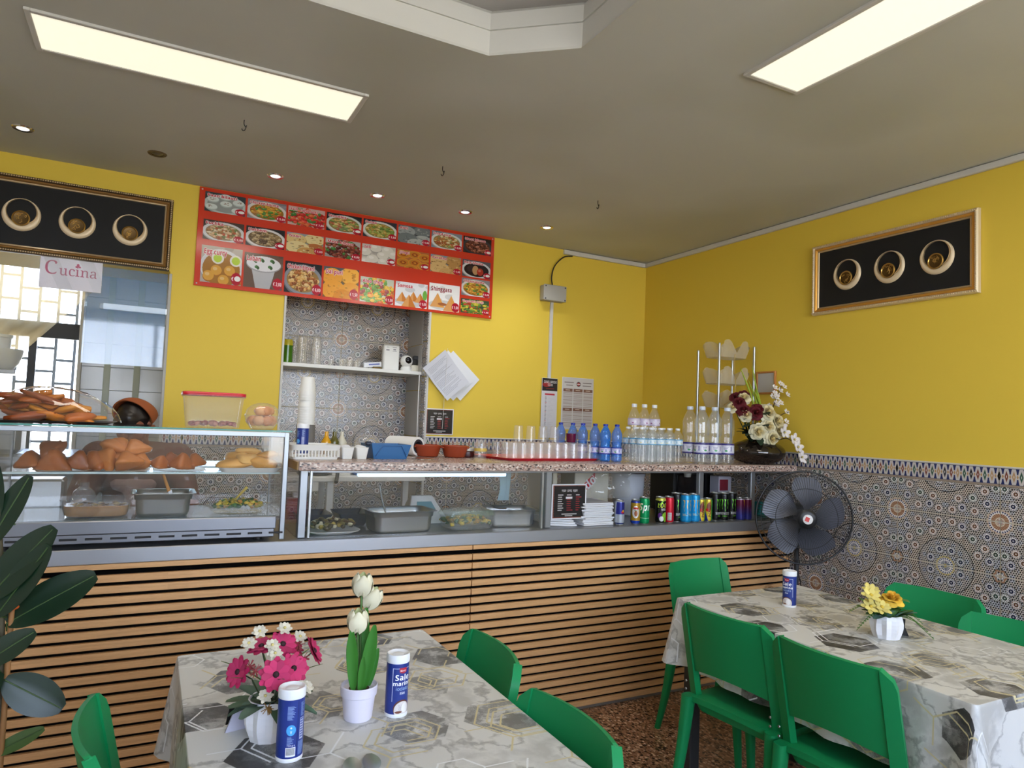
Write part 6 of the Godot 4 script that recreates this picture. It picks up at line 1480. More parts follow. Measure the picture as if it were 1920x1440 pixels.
# ---------------------------------------------------------------- heated display case on the left
func pastry(mb: MB, c: Vector3, r: float, q: Basis, col: Color, squash := 1.0, p := 3.6, sd := 0.0):
	# rounded tetrahedron
	var nn := [Vector3(1, 1, 1).normalized(), Vector3(1, -1, -1).normalized(), Vector3(-1, 1, -1).normalized(), Vector3(-1, -1, 1).normalized()]
	var P := []
	for i in 13:
		var f := PI * i / 12 - PI / 2; var row := PackedVector3Array()
		for j in 20:
			var a := TAU * j / 20; var d := Vector3(cos(f) * cos(a), sin(f), -cos(f) * sin(a)); var s := 0.0
			for m in nn: s += pow(maxf(0.0, d.dot(m)), p)
			var k := r * 0.62 * pow(maxf(s, 1e-4), -1.0 / p)
			k *= 1.0 + 0.05 * sin(d.x * 5.0 + d.y * 4.0 + sd) * cos(d.z * 6.0 + sd * 2.0) + 0.015 * sin(d.x * 17 + d.y * 9 + sd) * cos(d.z * 13)
			row.append(c + q * (d * k * Vector3(1, squash, 1)))
		P.append(row)
	mb.grid(P, true); mb.paint(col)

func left_case():
	var x0 := -4.1; var x1 := -3.058; var zf := 1.515; var zb := 1.1
	var w := x1 - x0; var cx := (x0 + x1) / 2
	var t := thing("heated_display", "table-top glass food display with a slotted steel base at the left of the counter", "display case", Vector3(cx, D, 0))
	part("base", boxm(Vector3(-0.02, 0.078, (zf + zb) / 2), Vector3(w - 0.04, 0.05, zf - zb + 0.03), 0.003), mat(rgb(138, 140, 146), 0.35, 0.9), t)
	part("skirt", boxm(Vector3(-0.02, 0.036, (zf + zb) / 2 + 0.0), Vector3(w - 0.05, 0.036, zf - zb + 0.02), 0.003), mat(rgb(138, 140, 146), 0.35, 0.9), t)
	for i in 12: part("vent_slot", boxm(Vector3(-0.42 + i * 0.082, 0.036, zf + 0.011), Vector3(0.056, 0.008, 0.004), 0.001), M.black, t)
	for s in [[-1, 1], [1, 1], [-1, -1], [1, -1]]: part("foot", lat([[0.0, 0], [0.016, 0], [0.018, 0.004], [0.016, 0.02], [0, 0.02]], 14, Vector3(s[0] * (w / 2 - 0.08) - 0.02, 0.0, 1.3 + s[1] * 0.16)), M.black, t)
	part("deck", boxm(Vector3(0, 0.104, (zf + zb) / 2), Vector3(w - 0.02, 0.003, zf - zb - 0.01), 0.001), pane(rgb(190, 214, 212), 0.25), t)
	for z in [[zf, "front_pane"], [zb, "back_pane"]]: part(z[1], boxm(Vector3(0, 0.282, z[0]), Vector3(w - 0.03, 0.345, 0.005)), M.glass, t)
	for s in [-1, 1]: part("side_pane", boxm(Vector3(s * (w / 2 - 0.012), 0.282, (zf + zb) / 2), Vector3(0.005, 0.345, zf - zb - 0.02)), M.glass, t)
	part("top_rail", boxm(Vector3(-0.0, 0.444, zf + 0.003), Vector3(w - 0.03, 0.02, 0.012), 0.002), M.alu, t)
	part("corner_post", boxm(Vector3(w / 2 - 0.014, 0.23, zf), Vector3(0.022, 0.45, 0.02), 0.003), M.alu, t)
	for s in [[-1, 1], [-1, -1], [1, -1]]: part("corner_post", boxm(Vector3(s[0] * (w / 2 - 0.012), 0.28, zf if s[1] > 0 else zb), Vector3(0.01, 0.35, 0.01), 0.002), M.alu, t)
	var tg := part("top_glass", boxm(Vector3(0.0, 0.459, (zf + zb) / 2), Vector3(w + 0.01, 0.006, zf - zb + 0.03)), M.glass, t)
	part("top_glass_edge", boxm(Vector3(0.0, 0.459, zf + 0.0165), Vector3(w + 0.01, 0.007, 0.003)), M.glass_edge, t)
	part("middle_shelf", boxm(Vector3(0, 0.275, (zf + zb) / 2 - 0.04), Vector3(w - 0.04, 0.006, zf - zb - 0.1)), M.glass, t)
	part("shelf_edge", boxm(Vector3(0, 0.275, zf - 0.088), Vector3(w - 0.04, 0.009, 0.004), 0.001), mat(rgb(196, 214, 214), 0.3), t)
	var b := thing("case_lamp", "small bright blue-white lamp glowing among the samosas in the display case", "lamp", Vector3(-3.44, D + 0.293, zb + 0.03))
	part("tube", boxm(Vector3(0, 0.0, 0.0), Vector3(0.3, 0.022, 0.014), 0.005), glow(rgb(206, 232, 255), 3.0), b); part("holder", boxm(Vector3(0, 0, -0.012), Vector3(0.32, 0.028, 0.008), 0.001), M.white_plastic, b)
	var al := AreaLight3D.new(); al.name = "case_light"; al.area_size = Vector2(0.3, 0.02); al.area_normalize_energy = true; al.light_energy = 0.04; al.light_color = Color(0.72, 0.88, 1.0); al.position = Vector3(-3.44, D + 0.293, zb + 0.045); al.rotation.y = PI; al.area_range = 4; al.shadow_enabled = true; add_child(al)
	# samosas and breads on the middle shelf
	var rng := RandomNumberGenerator.new(); rng.seed = 15
	var ys := D + 0.279
	var brown := [rgb(150, 84, 40), rgb(168, 96, 46), rgb(136, 72, 34)]
	var S := [[-3.99, 0.02, 1.33, .05, 0], [-3.91, 0.022, 1.36, .055, 0], [-3.83, 0.03, 1.35, .06, 0], [-3.93, 0.065, 1.32, .05, 0], [-3.775, 0.028, 1.36, .052, 0],
		[-3.735, 0.036, 1.36, .066, 1], [-3.65, 0.032, 1.33, .062, 1], [-3.665, 0.03, 1.40, .055, 1], [-3.64, 0.075, 1.33, .055, 1], [-3.7, 0.07, 1.31, .058, 1],
		[-3.545, 0.022, 1.36, .045, 2], [-3.5, 0.028, 1.33, .046, 2], [-3.465, 0.024, 1.38, .045, 2], [-3.415, 0.028, 1.34, .05, 2]]
	for k in 3:
		var px: float = [-3.88, -3.68, -3.47][k]
		solo("serving_plate", lofted([rrect(0.12, 0.16, 0.03, 0.0), rrect(0.2, 0.24, 0.05, 0.006), rrect(0.19, 0.23, 0.05, 0.0065), rrect(0.11, 0.15, 0.03, 0.002)]), M.white_plastic, ["thin white plate under the dark samosas at the case's left end", "thin white plate under the large golden pastries", "thin white plate under the small samosas by the case lamp"][k], "plate", Vector3(px, ys, 1.33), 0.0, "thin plates on the middle shelf")
	for i in S.size():
		var s = S[i]; var mb := MB.new(); var lean := 0.7 if s[1] > 0.05 else 0.5; var q := Basis.from_euler(Vector3(rng.randf_range(-lean, lean), rng.randf() * TAU, rng.randf_range(-lean, lean))) * Basis.from_scale(Vector3(1.15, 0.78, 1.05)) * Basis(Quaternion(Vector3(1, 1, 1).normalized(), Vector3.DOWN))
		var col: Color = brown[rng.randi() % 3] if s[4] != 1 else rgb(184, 112, 52)
		pastry(mb, Vector3.ZERO, s[3] * (0.92 + 0.16 * sin(i * 2.3)), q, col, 1.0, 3.6, i * 1.7)
		solo("samosa", mb, M.food, (["dark fried samosa at the display case's left end, %s one", "large golden fried pastry in the display case's middle, %s one", "small pointed samosa next to the case lamp, %s one"][s[4]]) % (["leftmost", "second from the left", "fourth from the left", "topmost", "rightmost", "leftmost", "front right", "front left", "upper right", "upper left", "leftmost", "second from the left", "third from the left", "rightmost"][i]), "samosa", Vector3(s[0], ys + maxf(s[1], s[3] * 0.5) + 0.008, s[2]), 0.0, ["dark samosas", "large golden pastries", "small samosas"][s[4]])
	t = thing("bread_tray", "long white tray of yellow breads on the middle shelf at the right", "tray", Vector3(-3.2, ys, 1.34))
	part("body", lofted([rrect(0.22, 0.2, 0.02, 0.0), rrect(0.25, 0.23, 0.025, 0.018), rrect(0.255, 0.235, 0.025, 0.02), rrect(0.24, 0.22, 0.02, 0.018), rrect(0.21, 0.19, 0.015, 0.003)]), M.white_plastic, t)
	var BR := [[-0.05, 0.028, 0.03, 0.08, 0.02], [0.06, 0.03, 0.03, 0.075, 0.026], [0.0, 0.052, 0.0, 0.085, 0.024], [-0.04, 0.05, -0.03, 0.075, 0.022], [0.07, 0.052, -0.02, 0.06, 0.024], [0.0, 0.074, -0.02, 0.06, 0.018]]
	for i in 6:
		var mb := MB.new(); mb.ell(Vector3.ZERO, Vector3(BR[i][3], BR[i][4], 0.05), 20, 12, Basis.from_euler(Vector3(0.2, i * 0.7, [0.12, -0.1, 0.2, -0.2, -0.3, 0.1][i])), 0.07, i * 1.3); mb.paint([rgb(214, 164, 88), rgb(206, 152, 74), rgb(220, 176, 104)][i % 3])
		solo("fried_bread", mb, M.food, "puffy yellow fried bread in the long white tray, the %s one" % ["lowest front left", "lowest front right", "middle centre", "middle back left", "middle back right", "topmost"][i], "bread", Vector3(-3.2 + BR[i][0], ys + 0.006 + BR[i][1], 1.34 + BR[i][2]), 0.0, "fried breads in the long white tray")
	# dishes on the deck
	var yd := D + 0.107
	t = thing("glass_dish", "rounded glass dish of brown curry on the deck of the heated display", "dish", Vector3(-3.755, yd, 1.405))
	part("body", glass_dish(0.235, 0.17, 0.07), M.clear_plastic, t)
	var cm := mat(rgb(150, 104, 36), 0.18)
	t = thing("brown_curry", "brown curry with an oily top in the rounded glass dish", "food", Vector3(-3.755, yd + 0.003, 1.405))
	part("sauce", liquid(0.232, 0.168, 0.001, 0.042), cm, t); part("pieces", lumps([rgb(176, 140, 70), rgb(120, 80, 30), rgb(196, 170, 110), rgb(90, 60, 26)], 50, 0.2, 0.14, 0.034, 0.008, 0.008, 0.018, 5, false, 0.3), M.food, t).set_meta("kind", "stuff")
	t = thing("steel_pan", "deep steel pan of pale sauce in the middle of the heated display", "pan", Vector3(-3.525, yd, 1.4))
	part("body", pan_mesh(0.215, 0.19, 0.092), M.steel, t)
	solo("pale_sauce", lofted([rrect(0.185, 0.16, 0.025, 0.0), rrect(0.19, 0.165, 0.025, 0.056), rrect(0.18, 0.155, 0.02, 0.06)]), mat(rgb(196, 172, 124), 0.3), "pale sauce in the deep steel pan of the heated display", "food", Vector3(-3.525, yd + 0.012, 1.4))
	var sp := thing("wooden_spoon", "wooden handled spatula standing in the pan of the heated display", "spoon", Vector3(-3.51, yd + 0.06, 1.39))
	part("handle", tub([Vector3(0.005, 0.03, 0), Vector3(-0.022, 0.105, -0.02)], [0.007, 0.005], 8), mat(rgb(190, 130, 60), 0.5), sp); part("blade", boxm(Vector3(0.014, 0.012, 0.0), Vector3(0.016, 0.05, 0.004), 0.001, Basis(Vector3.BACK, 0.3)), M.steel, sp)
	t = thing("oval_dish", "oval glass dish of green and yellow vegetables at the right of the heated display", "dish", Vector3(-3.235, yd, 1.4))
	part("body", lat([[0.0, 0], [0.085, 0.0], [0.1, 0.006], [0.112, 0.034], [0.12, 0.038], [0.12, 0.04]], 36), M.clear_plastic, t)
	(t.get_child(0) as Node3D).scale = Vector3(1.08, 1, 0.75)
	var gv := solo("vegetable_mix", lumps([rgb(176, 160, 44), rgb(206, 180, 60), rgb(60, 104, 34), rgb(40, 84, 36), rgb(186, 130, 50)], 170, 0.215, 0.15, 0.006, 0.05, 0.007, 0.014, 8), M.food, "chopped green and yellow vegetables heaped in the oval dish", "food", Vector3(-3.235, yd + 0.004, 1.4)); gv.set_meta("kind", "stuff")
	solo("serving_spoon", tub([Vector3(0, 0, 0), Vector3(0.05, 0.05, -0.03)], [0.004, 0.007], 7), mat(rgb(196, 170, 70), 0.4), "yellow spoon handle sticking out of the oval dish of vegetables", "spoon", Vector3(-3.25, yd + 0.05, 1.38))
	# on top of the case
	var yt := D + 0.463
	t = thing("fritter_tray", "black tray under the wrapped fritters on top of the display case", "tray", Vector3(-3.93, yt, 1.31))
	part("body", lofted([rrect(0.36, 0.28, 0.04, 0.0), rrect(0.42, 0.34, 0.05, 0.008), rrect(0.43, 0.35, 0.05, 0.01), rrect(0.41, 0.33, 0.05, 0.009), rrect(0.35, 0.27, 0.04, 0.003)]), M.black, t)
	rng.seed = 31; var heap := []
	for i in 46:
		var f := i / 46.0; var lay := int(i / 16); var rr := 1.0 - lay * 0.26
		var mb := MB.new(); var L := rng.randf_range(0.05, 0.085)
		mb.ell(Vector3.ZERO, Vector3(L, rng.randf_range(0.011, 0.018), rng.randf_range(0.024, 0.036)), 12, 6, Basis.from_euler(Vector3(rng.randf_range(-0.4, 0.4), rng.randf_range(-0.9, 0.9), rng.randf_range(-0.35, 0.35))), 0.12, rng.randf() * 9)
		mb.paint([rgb(206, 120, 24), rgb(176, 90, 22), rgb(150, 70, 24), rgb(214, 140, 36)][rng.randi() % 4].darkened(0.05 * lay))
		var p := Vector3(-3.93 + rng.randf_range(-0.17, 0.15) * rr - 0.03 * lay, yt + 0.02 + lay * 0.034 + rng.randf() * 0.012, 1.31 + rng.randf_range(-0.12, 0.13) * rr)
		heap.append([mini(lay, 2), p.x, solo("fritter", mb, M.food, "", "fritter", p)])
	heap.sort_custom(func(a, b): return a[0] < b[0] or (a[0] == b[0] and a[1] < b[1]))
	var cnt := [0, 0, 0]
	for e in heap:
		var c: int = cnt[e[0]]; cnt[e[0]] = c + 1
		tag(e[2], "golden brown fritter in the %s layer of the wrapped heap, %s from its left end" % [["bottom", "middle", "top"][e[0]], nth(c)], "fritter", "fritters of the wrapped heap")
	var P := []
	for i in 9:
		var f := i / 8.0; var row := PackedVector3Array()
		for j in 40:
			var a := TAU * j / 40; var ex := (0.235 if cos(a) > 0 else 0.22); var rad := 1.0 - pow(f, 1.6) * 0.98
			row.append(Vector3(-3.93 + cos(a) * ex * rad - 0.03 * f, yt + 0.012 + 0.128 * sin(f * PI / 2) * (1.0 + 0.0 * a) + 0.006 * sin(a * 9 + f * 11) * (1 - f) + 0.004 * sin(a * 17 - f * 7), 1.31 + sin(a) * 0.175 * rad + 0.004 * sin(a * 13 + f * 5)))
		P.append(row)
	var wm := MB.new(); wm.grid(P, true)
	solo("plastic_wrap", wm, pane(rgb(236, 224, 206), 0.03), "clear crinkled plastic wrap over the heap of fritters", "plastic wrap")
	t = thing("storage_box", "clear plastic box with a red lid on top of the display case", "box", Vector3(-3.355, yt, 1.33))
	part("body", lofted([rrect(0.2, 0.14, 0.02, 0.0), rrect(0.21, 0.15, 0.022, 0.004), rrect(0.236, 0.17, 0.025, 0.128), rrect(0.25, 0.184, 0.026, 0.13), rrect(0.25, 0.184, 0.026, 0.136)], true, false), pane(rgb(226, 226, 224), 0.16), t)
	part("lid", lofted([rrect(0.246, 0.18, 0.026, 0.134), rrect(0.25, 0.184, 0.026, 0.138), rrect(0.248, 0.182, 0.026, 0.148), rrect(0.22, 0.154, 0.02, 0.15)]), M.red_plastic, t)
	var oi := solo("pink_sweets", lumps([rgb(196, 110, 104), rgb(176, 86, 84), rgb(206, 140, 120)], 40, 0.19, 0.12, 0.004, 0.018, 0.01, 0.018, 12, false), M.food, "pinkish sweets on the bottom of the red-lidded box", "food", Vector3(-3.355, yt + 0.002, 1.33)); oi.set_meta("kind", "stuff")
	t = thing("glass_bowl", "clear glass bowl wrapped in film at the right end of the display case top", "bowl", Vector3(-3.155, yt, 1.36))
	part("body", lat([[0.0, 0], [0.045, 0], [0.05, 0.004], [0.068, 0.03], [0.073, 0.056], [0.076, 0.06]], 30), pane(rgb(226, 232, 234), 0.2), t)
	part("film", lat([[0.074, 0.058], [0.066, 0.085], [0.048, 0.104], [0.02, 0.114], [0, 0.115]], 26), pane(rgb(236, 228, 220), 0.12), t)
	for i in 9:
		var mb := MB.new(); mb.ell(Vector3.ZERO, Vector3(0.03, 0.022, 0.027), 12, 8, Basis(Vector3.UP, i), 0.08, i); mb.paint([rgb(220, 156, 96), rgb(206, 136, 78), rgb(226, 172, 120)][i % 3])
		var a := i * TAU / 6; var up := i >= 6
		solo("pastry_ball", mb, M.food, "orange-brown puff in the film-wrapped glass bowl, %s" % ["lower right side", "lower right front", "lower left front", "lower left side", "lower left back", "lower right back", "upper right", "upper front", "upper left"][i], "pastry", Vector3(-3.155 + cos(a) * (0.034 if not up else 0.02), yt + (0.036 if not up else 0.078), 1.36 + sin(a) * (0.034 if not up else 0.02)), 0.0, "puffs in the glass bowl, %s layer" % ["lower", "upper"][int(up)])
	# seen through the case: bottle and covered tray on the kitchen bench
	t = thing("water_jug", "large bottle of blue-green liquid seen through the heated display", "bottle", Vector3(-3.83, D, 1.0))
	part("body", lat([[0, 0], [0.045, 0], [0.05, 0.006], [0.05, 0.12], [0.04, 0.16], [0.018, 0.18], [0.018, 0.2], [0, 0.2]], 22), M.clear_plastic, t); part("liquid", lat([[0, 0.004], [0.047, 0.004], [0.047, 0.1], [0, 0.1]], 22), mat(rgb(60, 130, 140), 0.1), t)
	t = thing("steel_box", "shiny steel box behind the left end of the heated display", "box", Vector3(-4.05, D, 1.0))
	part("body", boxm(Vector3(0, 0.11, 0), Vector3(0.3, 0.22, 0.15), 0.01), M.steel, t)
# ---------------------------------------------------------------- tables, chairs and what stands on them
func cloth_print() -> Image:
	# marbled white oilcloth: grey marbled hexagons and thin cream outlines
	var N := 1024; var im := Image.create(N, N, false, Image.FORMAT_RGB8)
	var f1 := noise(5, 0.006, 5); f1.domain_warp_enabled = true; f1.domain_warp_amplitude = 40.0; f1.domain_warp_frequency = 0.008
	var n1 := f1.get_seamless_image(N, N); var f2 := noise(11, 0.012, 5); f2.domain_warp_enabled = true; f2.domain_warp_amplitude = 60.0
	var n2 := f2.get_seamless_image(N, N)
	var d1 := n1.get_data(); var d2 := n2.get_data()
	var out := PackedByteArray(); out.resize(N * N * 3)
	for i in N * N:
		var a := d1[i] / 255.0; var v := absf(a - 0.5) * 2.0
		var k := 0.9 - 0.22 * clampf(1.0 - v * 7.0, 0, 1) - 0.12 * clampf((0.42 - a) * 5.0, 0, 1)
		out[i * 3] = int(k * 236); out[i * 3 + 1] = int(k * 236); out[i * 3 + 2] = int(k * 232)
	var hexes := []; var rng := RandomNumberGenerator.new(); rng.seed = 19
	for gy in 6:
		for gx in 5:
			hexes.append([gx * 204.8 + 54 + (102 if gy % 2 else 0) + rng.randf_range(-24, 24), gy * 170.7 + 70 + rng.randf_range(-20, 20), rng.randf_range(44, 80), rng.randf()])
	for h in hexes:
		if h[3] < 0.12: continue
		var R: float = h[2]; var tone: float = [0.46, 0.58, 0.72][int(h[3] * 2.99)]
		for yy in range(-int(R * 0.87), int(R * 0.87)):
			var hw := R - absf(yy) * 0.577
			for xx in range(-int(hw), int(hw)):
				var i := posmod(int(h[1]) + yy, N) * N + posmod(int(h[0]) + xx, N)
				var b := d2[i] / 255.0; var v := absf(b - 0.5)
				var k := tone + 0.34 * clampf((b - 0.5) * 2.6, -0.6, 1.0) - (0.16 if v < 0.02 else 0.0)
				out[i * 3] = clampi(int(k * 222), 0, 255); out[i * 3 + 1] = clampi(int(k * 222), 0, 255); out[i * 3 + 2] = clampi(int(k * 220), 0, 255)
	im = Image.create_from_data(N, N, false, Image.FORMAT_RGB8, out)
	var line := func(a: Vector2, b: Vector2, c: Color):
		var n := int(a.distance_to(b))
		for i in n:
			var p := a.lerp(b, i / float(n))
			for o in [Vector2i(0, 0), Vector2i(1, 0), Vector2i(0, 1), Vector2i(1, 1), Vector2i(2, 1), Vector2i(2, 0), Vector2i(0, 2), Vector2i(1, 2)]: im.set_pixel(posmod(int(p.x) + o.x, N), posmod(int(p.y) + o.y, N), c)
	for h in hexes + hexes:
		var c := Vector2(h[0], h[1]) + Vector2(rng.randf_range(-50, 50), rng.randf_range(-40, 40)); var R: float = h[2] * rng.randf_range(0.55, 1.15)
		var k0 := rng.randi() % 6; var n := rng.randi_range(3, 6); var col := rgb(206, 194, 150) if h[3] > 0.3 else rgb(232, 234, 236)
		for k in n:
			var a := (k0 + k) * PI / 3
			line.call(c + Vector2(cos(a), sin(a)) * R, c + Vector2(cos(a + PI / 3), sin(a + PI / 3)) * R, col)
			if k == 1: line.call(c + Vector2(cos(a), sin(a)) * R, c + Vector2(cos(a), sin(a)) * (R + 50), col)
			if h[3] > 0.6: line.call(c + Vector2(cos(a), sin(a)) * R * 0.7, c + Vector2(cos(a + PI / 3), sin(a + PI / 3)) * R * 0.7, col)
	return im

func cloth_mesh(w: float, d: float, drop: float, seed: float) -> MB:
	var mb := MB.new(); var S := 1.0 / 1.35
	var base := rrect(w, d, 0.012, 0.0, Vector2.ZERO, 5)
	# finer outline: extra points along the sides
	var ring := PackedVector3Array(); var nr := PackedVector3Array()
	for i in base.size():
		var a := base[i]; var b := base[(i + 1) % base.size()]; var n := maxi(1, int(a.distance_to(b) / 0.03))
		for k in n: ring.append(a.lerp(b, k / float(n)))
	for i in ring.size():
		var p := ring[i]; var q := Vector3(clampf(p.x, -w / 2 + 0.012, w / 2 - 0.012), 0, clampf(p.z, -d / 2 + 0.012, d / 2 - 0.012)); nr.append((p - q).normalized())
	var per := 0.0; var at := PackedFloat32Array()
	for i in ring.size(): at.append(per); per += ring[i].distance_to(ring[(i + 1) % ring.size()])
	var P := []; var U := []
	var drops := [-1.0, 0.0, 0.004, 0.012, 0.05, 0.1, 0.15, 0.2, 0.25, 0.28]
	for r in drops.size():
		var row := PackedVector3Array(); var ur := PackedVector2Array(); var t: float = drops[r] / 0.28 * drop
		for i in ring.size():
			var p := ring[i]; var n := nr[i]
			if r == 0:
				row.append(Vector3(p.x * 0.97, 0.0025, p.z * 0.97)); ur.append(Vector2(p.x * 0.97, p.z * 0.97) * S)
				continue
			var corner := absf(n.x * n.z) * 2.0
			var g := clampf(t / drop, 0, 1)
			var wave := 0.011 * sin(at[i] * 17.0 + seed) * g + 0.008 * sin(at[i] * 41.0 + seed * 2.0) * g * g
			var near := 1e9
			for c in [Vector2(w / 2, d / 2), Vector2(-w / 2, d / 2), Vector2(w / 2, -d / 2), Vector2(-w / 2, -d / 2)]: near = minf(near, Vector2(p.x, p.z).distance_to(c))
			var fold := 0.03 * g * exp(-near * near / 0.0018) - 0.022 * g * exp(-pow(near - 0.085, 2) / 0.0012)
			var o := 0.003 + 0.01 * g + wave + fold if t > 0 else 0.0
			var y := 0.0025 - (t if t > 0.0 else 0.0)
			if t > 0.0 and t < 0.006: y = 0.0015; o = 0.0025
			row.append(Vector3(p.x, y, p.z) + n * o); ur.append(Vector2(p.x + n.x * maxf(t, 0), p.z + n.z * maxf(t, 0)) * S)
		P.append(row); U.append(ur)
	P.reverse(); U.reverse()
	mb.grid(P, true)
	var C := ring.size() + 1
	for r in P.size():
		for j in C: mb.t[r * C + j] = U[r][j % ring.size()]
	var s := mb.v.size()
	mb.fan(Array(P[-1]), Vector3.UP)
	for i in range(s, mb.v.size()): mb.t[i] = Vector2(mb.v[i].x, mb.v[i].z) * S
	return mb

func table(label: String, cloth_label: String, c: Vector3, w: float, d: float, seed: float):
	var t := thing("dining_table", label, "table", c, 0.0, "cafe tables")
	var lm := mat(rgb(58, 60, 62), 0.4, 0.4)
	part("tabletop", boxm(Vector3(0, 0.745, 0), Vector3(w - 0.004, 0.026, d - 0.004), 0.004), mat(rgb(90, 80, 70), 0.5), t)
	for s in [[-1, -1], [1, -1], [-1, 1], [1, 1]]: part("leg", boxm(Vector3(s[0] * (w / 2 - 0.05), 0.365, s[1] * (d / 2 - 0.05)), Vector3(0.05, 0.73, 0.05), 0.004), lm, t)
	part("apron", boxm(Vector3(0, 0.7, 0), Vector3(w - 0.24, 0.05, d - 0.2), 0.004), lm, t)
	var m: Material = M.cloth
	solo("tablecloth", cloth_mesh(w, d, 0.26, seed), m, cloth_label, "tablecloth", c + Vector3(0, 0.7605, 0), 0.0, "marbled tablecloths")

func make_chair() -> Node3D:
	# moulded plastic chair; sitter looks along +z, seat centre at the origin
	var gm: Material = M.green_plastic
	var t := thing("green_chair", "", "chair", Vector3.ZERO, 0.0, "green plastic chairs")
	var sheet := func(fn: Callable, nu: int, nv: int, th: float) -> MB:
		# closed shell over a surface, thickness th, with rounded edges
		var F := []; var B := []; var mb := MB.new()
		for i in nv + 1:
			var rf := PackedVector3Array(); var rb := PackedVector3Array()
			for j in nu + 1:
				var u := j / float(nu) * 2 - 1; var v := i / float(nv)
				var p: Vector3 = fn.call(u, v); var pu: Vector3 = fn.call(u + 0.01, v) - fn.call(u - 0.01, v); var pv: Vector3 = fn.call(u, minf(v + 0.01, 1.01)) - fn.call(u, v - 0.01)
				var n := pu.cross(pv).normalized()
				rf.append(p + n * th / 2); rb.append(p - n * th / 2)
			F.append(rf); B.append(rb)
		mb.grid(F)
		var R := []
		for i in B.size(): var r: PackedVector3Array = B[i].duplicate(); r.reverse(); R.append(r)
		mb.grid(R)
		# rim
		var loop := []; var lb := []
		for j in nu + 1: loop.append(F[0][j]); lb.append(B[0][j])
		for i in range(1, nv + 1): loop.append(F[i][nu]); lb.append(B[i][nu])
		for j in range(nu - 1, -1, -1): loop.append(F[nv][j]); lb.append(B[nv][j])
		for i in range(nv - 1, 0, -1): loop.append(F[i][0]); lb.append(B[i][0])
		mb.grid([PackedVector3Array(lb), PackedVector3Array(loop)], true)
		return mb
	# backrest, wrapped gently round the sitter, top corners rounded
	var backf := func(u: float, v: float) -> Vector3:
		var y := 0.545 + 0.26 * v; var half := 0.168 + 0.004 * v
		var x := u * half
		y += -0.02 * (1 - u * u) * (1 - v) * -1.0
		return Vector3(x, y, -0.205 - 0.055 * v + 0.03 * u * u)
	part("backrest", sheet.call(backf, 16, 8, 0.012), gm, t)
	for s: float in [-1.0, 1.0]:
		var stile := func(u: float, v: float) -> Vector3:
			var y := 0.44 + 0.365 * v
			var inn := 0.166; var out := 0.208 - 0.004 * v
			if v > 0.86: out -= 0.034 * pow((v - 0.86) / 0.14, 2.2)
			var f := u * 0.5 + 0.5
			var x := lerpf(inn, out, f if s > 0 else 1.0 - f)
			var uu := x / 0.172
			return Vector3(s * x, y, -0.205 - 0.055 * (y - 0.545) / 0.26 + 0.03 * uu * uu)
		part("back_stile", sheet.call(stile, 5, 14, 0.024), gm, t)
	# dished seat with a soft front edge
	var seatf := func(u: float, v: float) -> Vector3:
		var w := 0.195 + 0.018 * v; var z := lerpf(-0.2, 0.2, v)
		var cr := 1.0 - 0.05 * pow(absf(u), 6.0)
		return Vector3(u * w, 0.447 - 0.012 * (1 - u * u) * sin(PI * v) - 0.02 * pow(v, 6.0) - 0.012 * pow(absf(u), 4.0), z * cr)
	var flip := func(u: float, v: float) -> Vector3: return seatf.call(u, 1.0 - v)
	part("seat", sheet.call(flip, 14, 12, 0.02), gm, t)
	part("seat_rail", lofted([rrect(0.36, 0.34, 0.05, 0.4), rrect(0.385, 0.365, 0.05, 0.432), rrect(0.37, 0.35, 0.05, 0.436), rrect(0.34, 0.32, 0.05, 0.405)], false, false), gm, t)
	for s: float in [-1.0, 1.0]:
		for e in 2:
			var top := Vector3(s * 0.187, 0.45, -0.19) if e == 0 else Vector3(s * 0.185, 0.437, 0.165)
			var foot := Vector3(s * 0.2, 0.0, -0.275) if e == 0 else Vector3(s * 0.195, 0.0, 0.205)
			var rings := []
			for k in 7:
				var f := k / 6.0; var c := foot.lerp(top, f); var w := lerpf(0.022, 0.044, f); var dd := lerpf(0.026, 0.05, f)
				c.z += (0.012 if e == 0 else 0.0) * sin(PI * f)
				var row := PackedVector3Array()
				for p in rrect(w, dd, w * 0.3, 0.0, Vector2.ZERO, 2): row.append(c + p)
				rings.append(row)
			part("rear_leg" if e == 0 else "front_leg", lofted(rings), gm, t)
		for k in 2: part("screw", lat([[0.005, 0], [0.004, 0.002], [0, 0.002]], 8, Vector3(s * 0.187, 0.475 + k * 0.03, -0.206), Basis(Vector3.RIGHT, -PI / 2)), M.steel, t)
	return t

func facet_pot(h: float, r: float) -> MB:
	# white pot with a folded zigzag side
	var P := []; var n := 20
	for i in 7:
		var f := i / 6.0; var row := PackedVector3Array()
		var rr := r * (0.72 + 0.34 * sin(PI * (0.12 + 0.62 * f)))
		for j in n:
			var a := TAU * j / n; var k := 1.0 + (0.075 if j % 2 else -0.075) * sin(PI * clampf(f * 0.9 + 0.1, 0, 1)) + (0.02 * sin(f * 6.0) * (1 if j % 4 < 2 else -1))
			row.append(Vector3(cos(a) * rr * k, f * h, -sin(a) * rr * k))
		P.append(row)
	var m := MB.new()
	for i in 6:
		for j in n: m.quad(P[i][j], P[i][(j + 1) % n], P[i + 1][(j + 1) % n], P[i + 1][j])
	m.fan(Array(P[0]), Vector3.DOWN)
	var inner := PackedVector3Array(); var low := PackedVector3Array()
	for p in P[6]: inner.append(Vector3(p.x * 0.93, h, p.z * 0.93)); low.append(Vector3(p.x * 0.9, h - 0.02, p.z * 0.9))
	m.grid([P[6], inner, low], true); m.fan(Array(low), Vector3.UP)
	return m

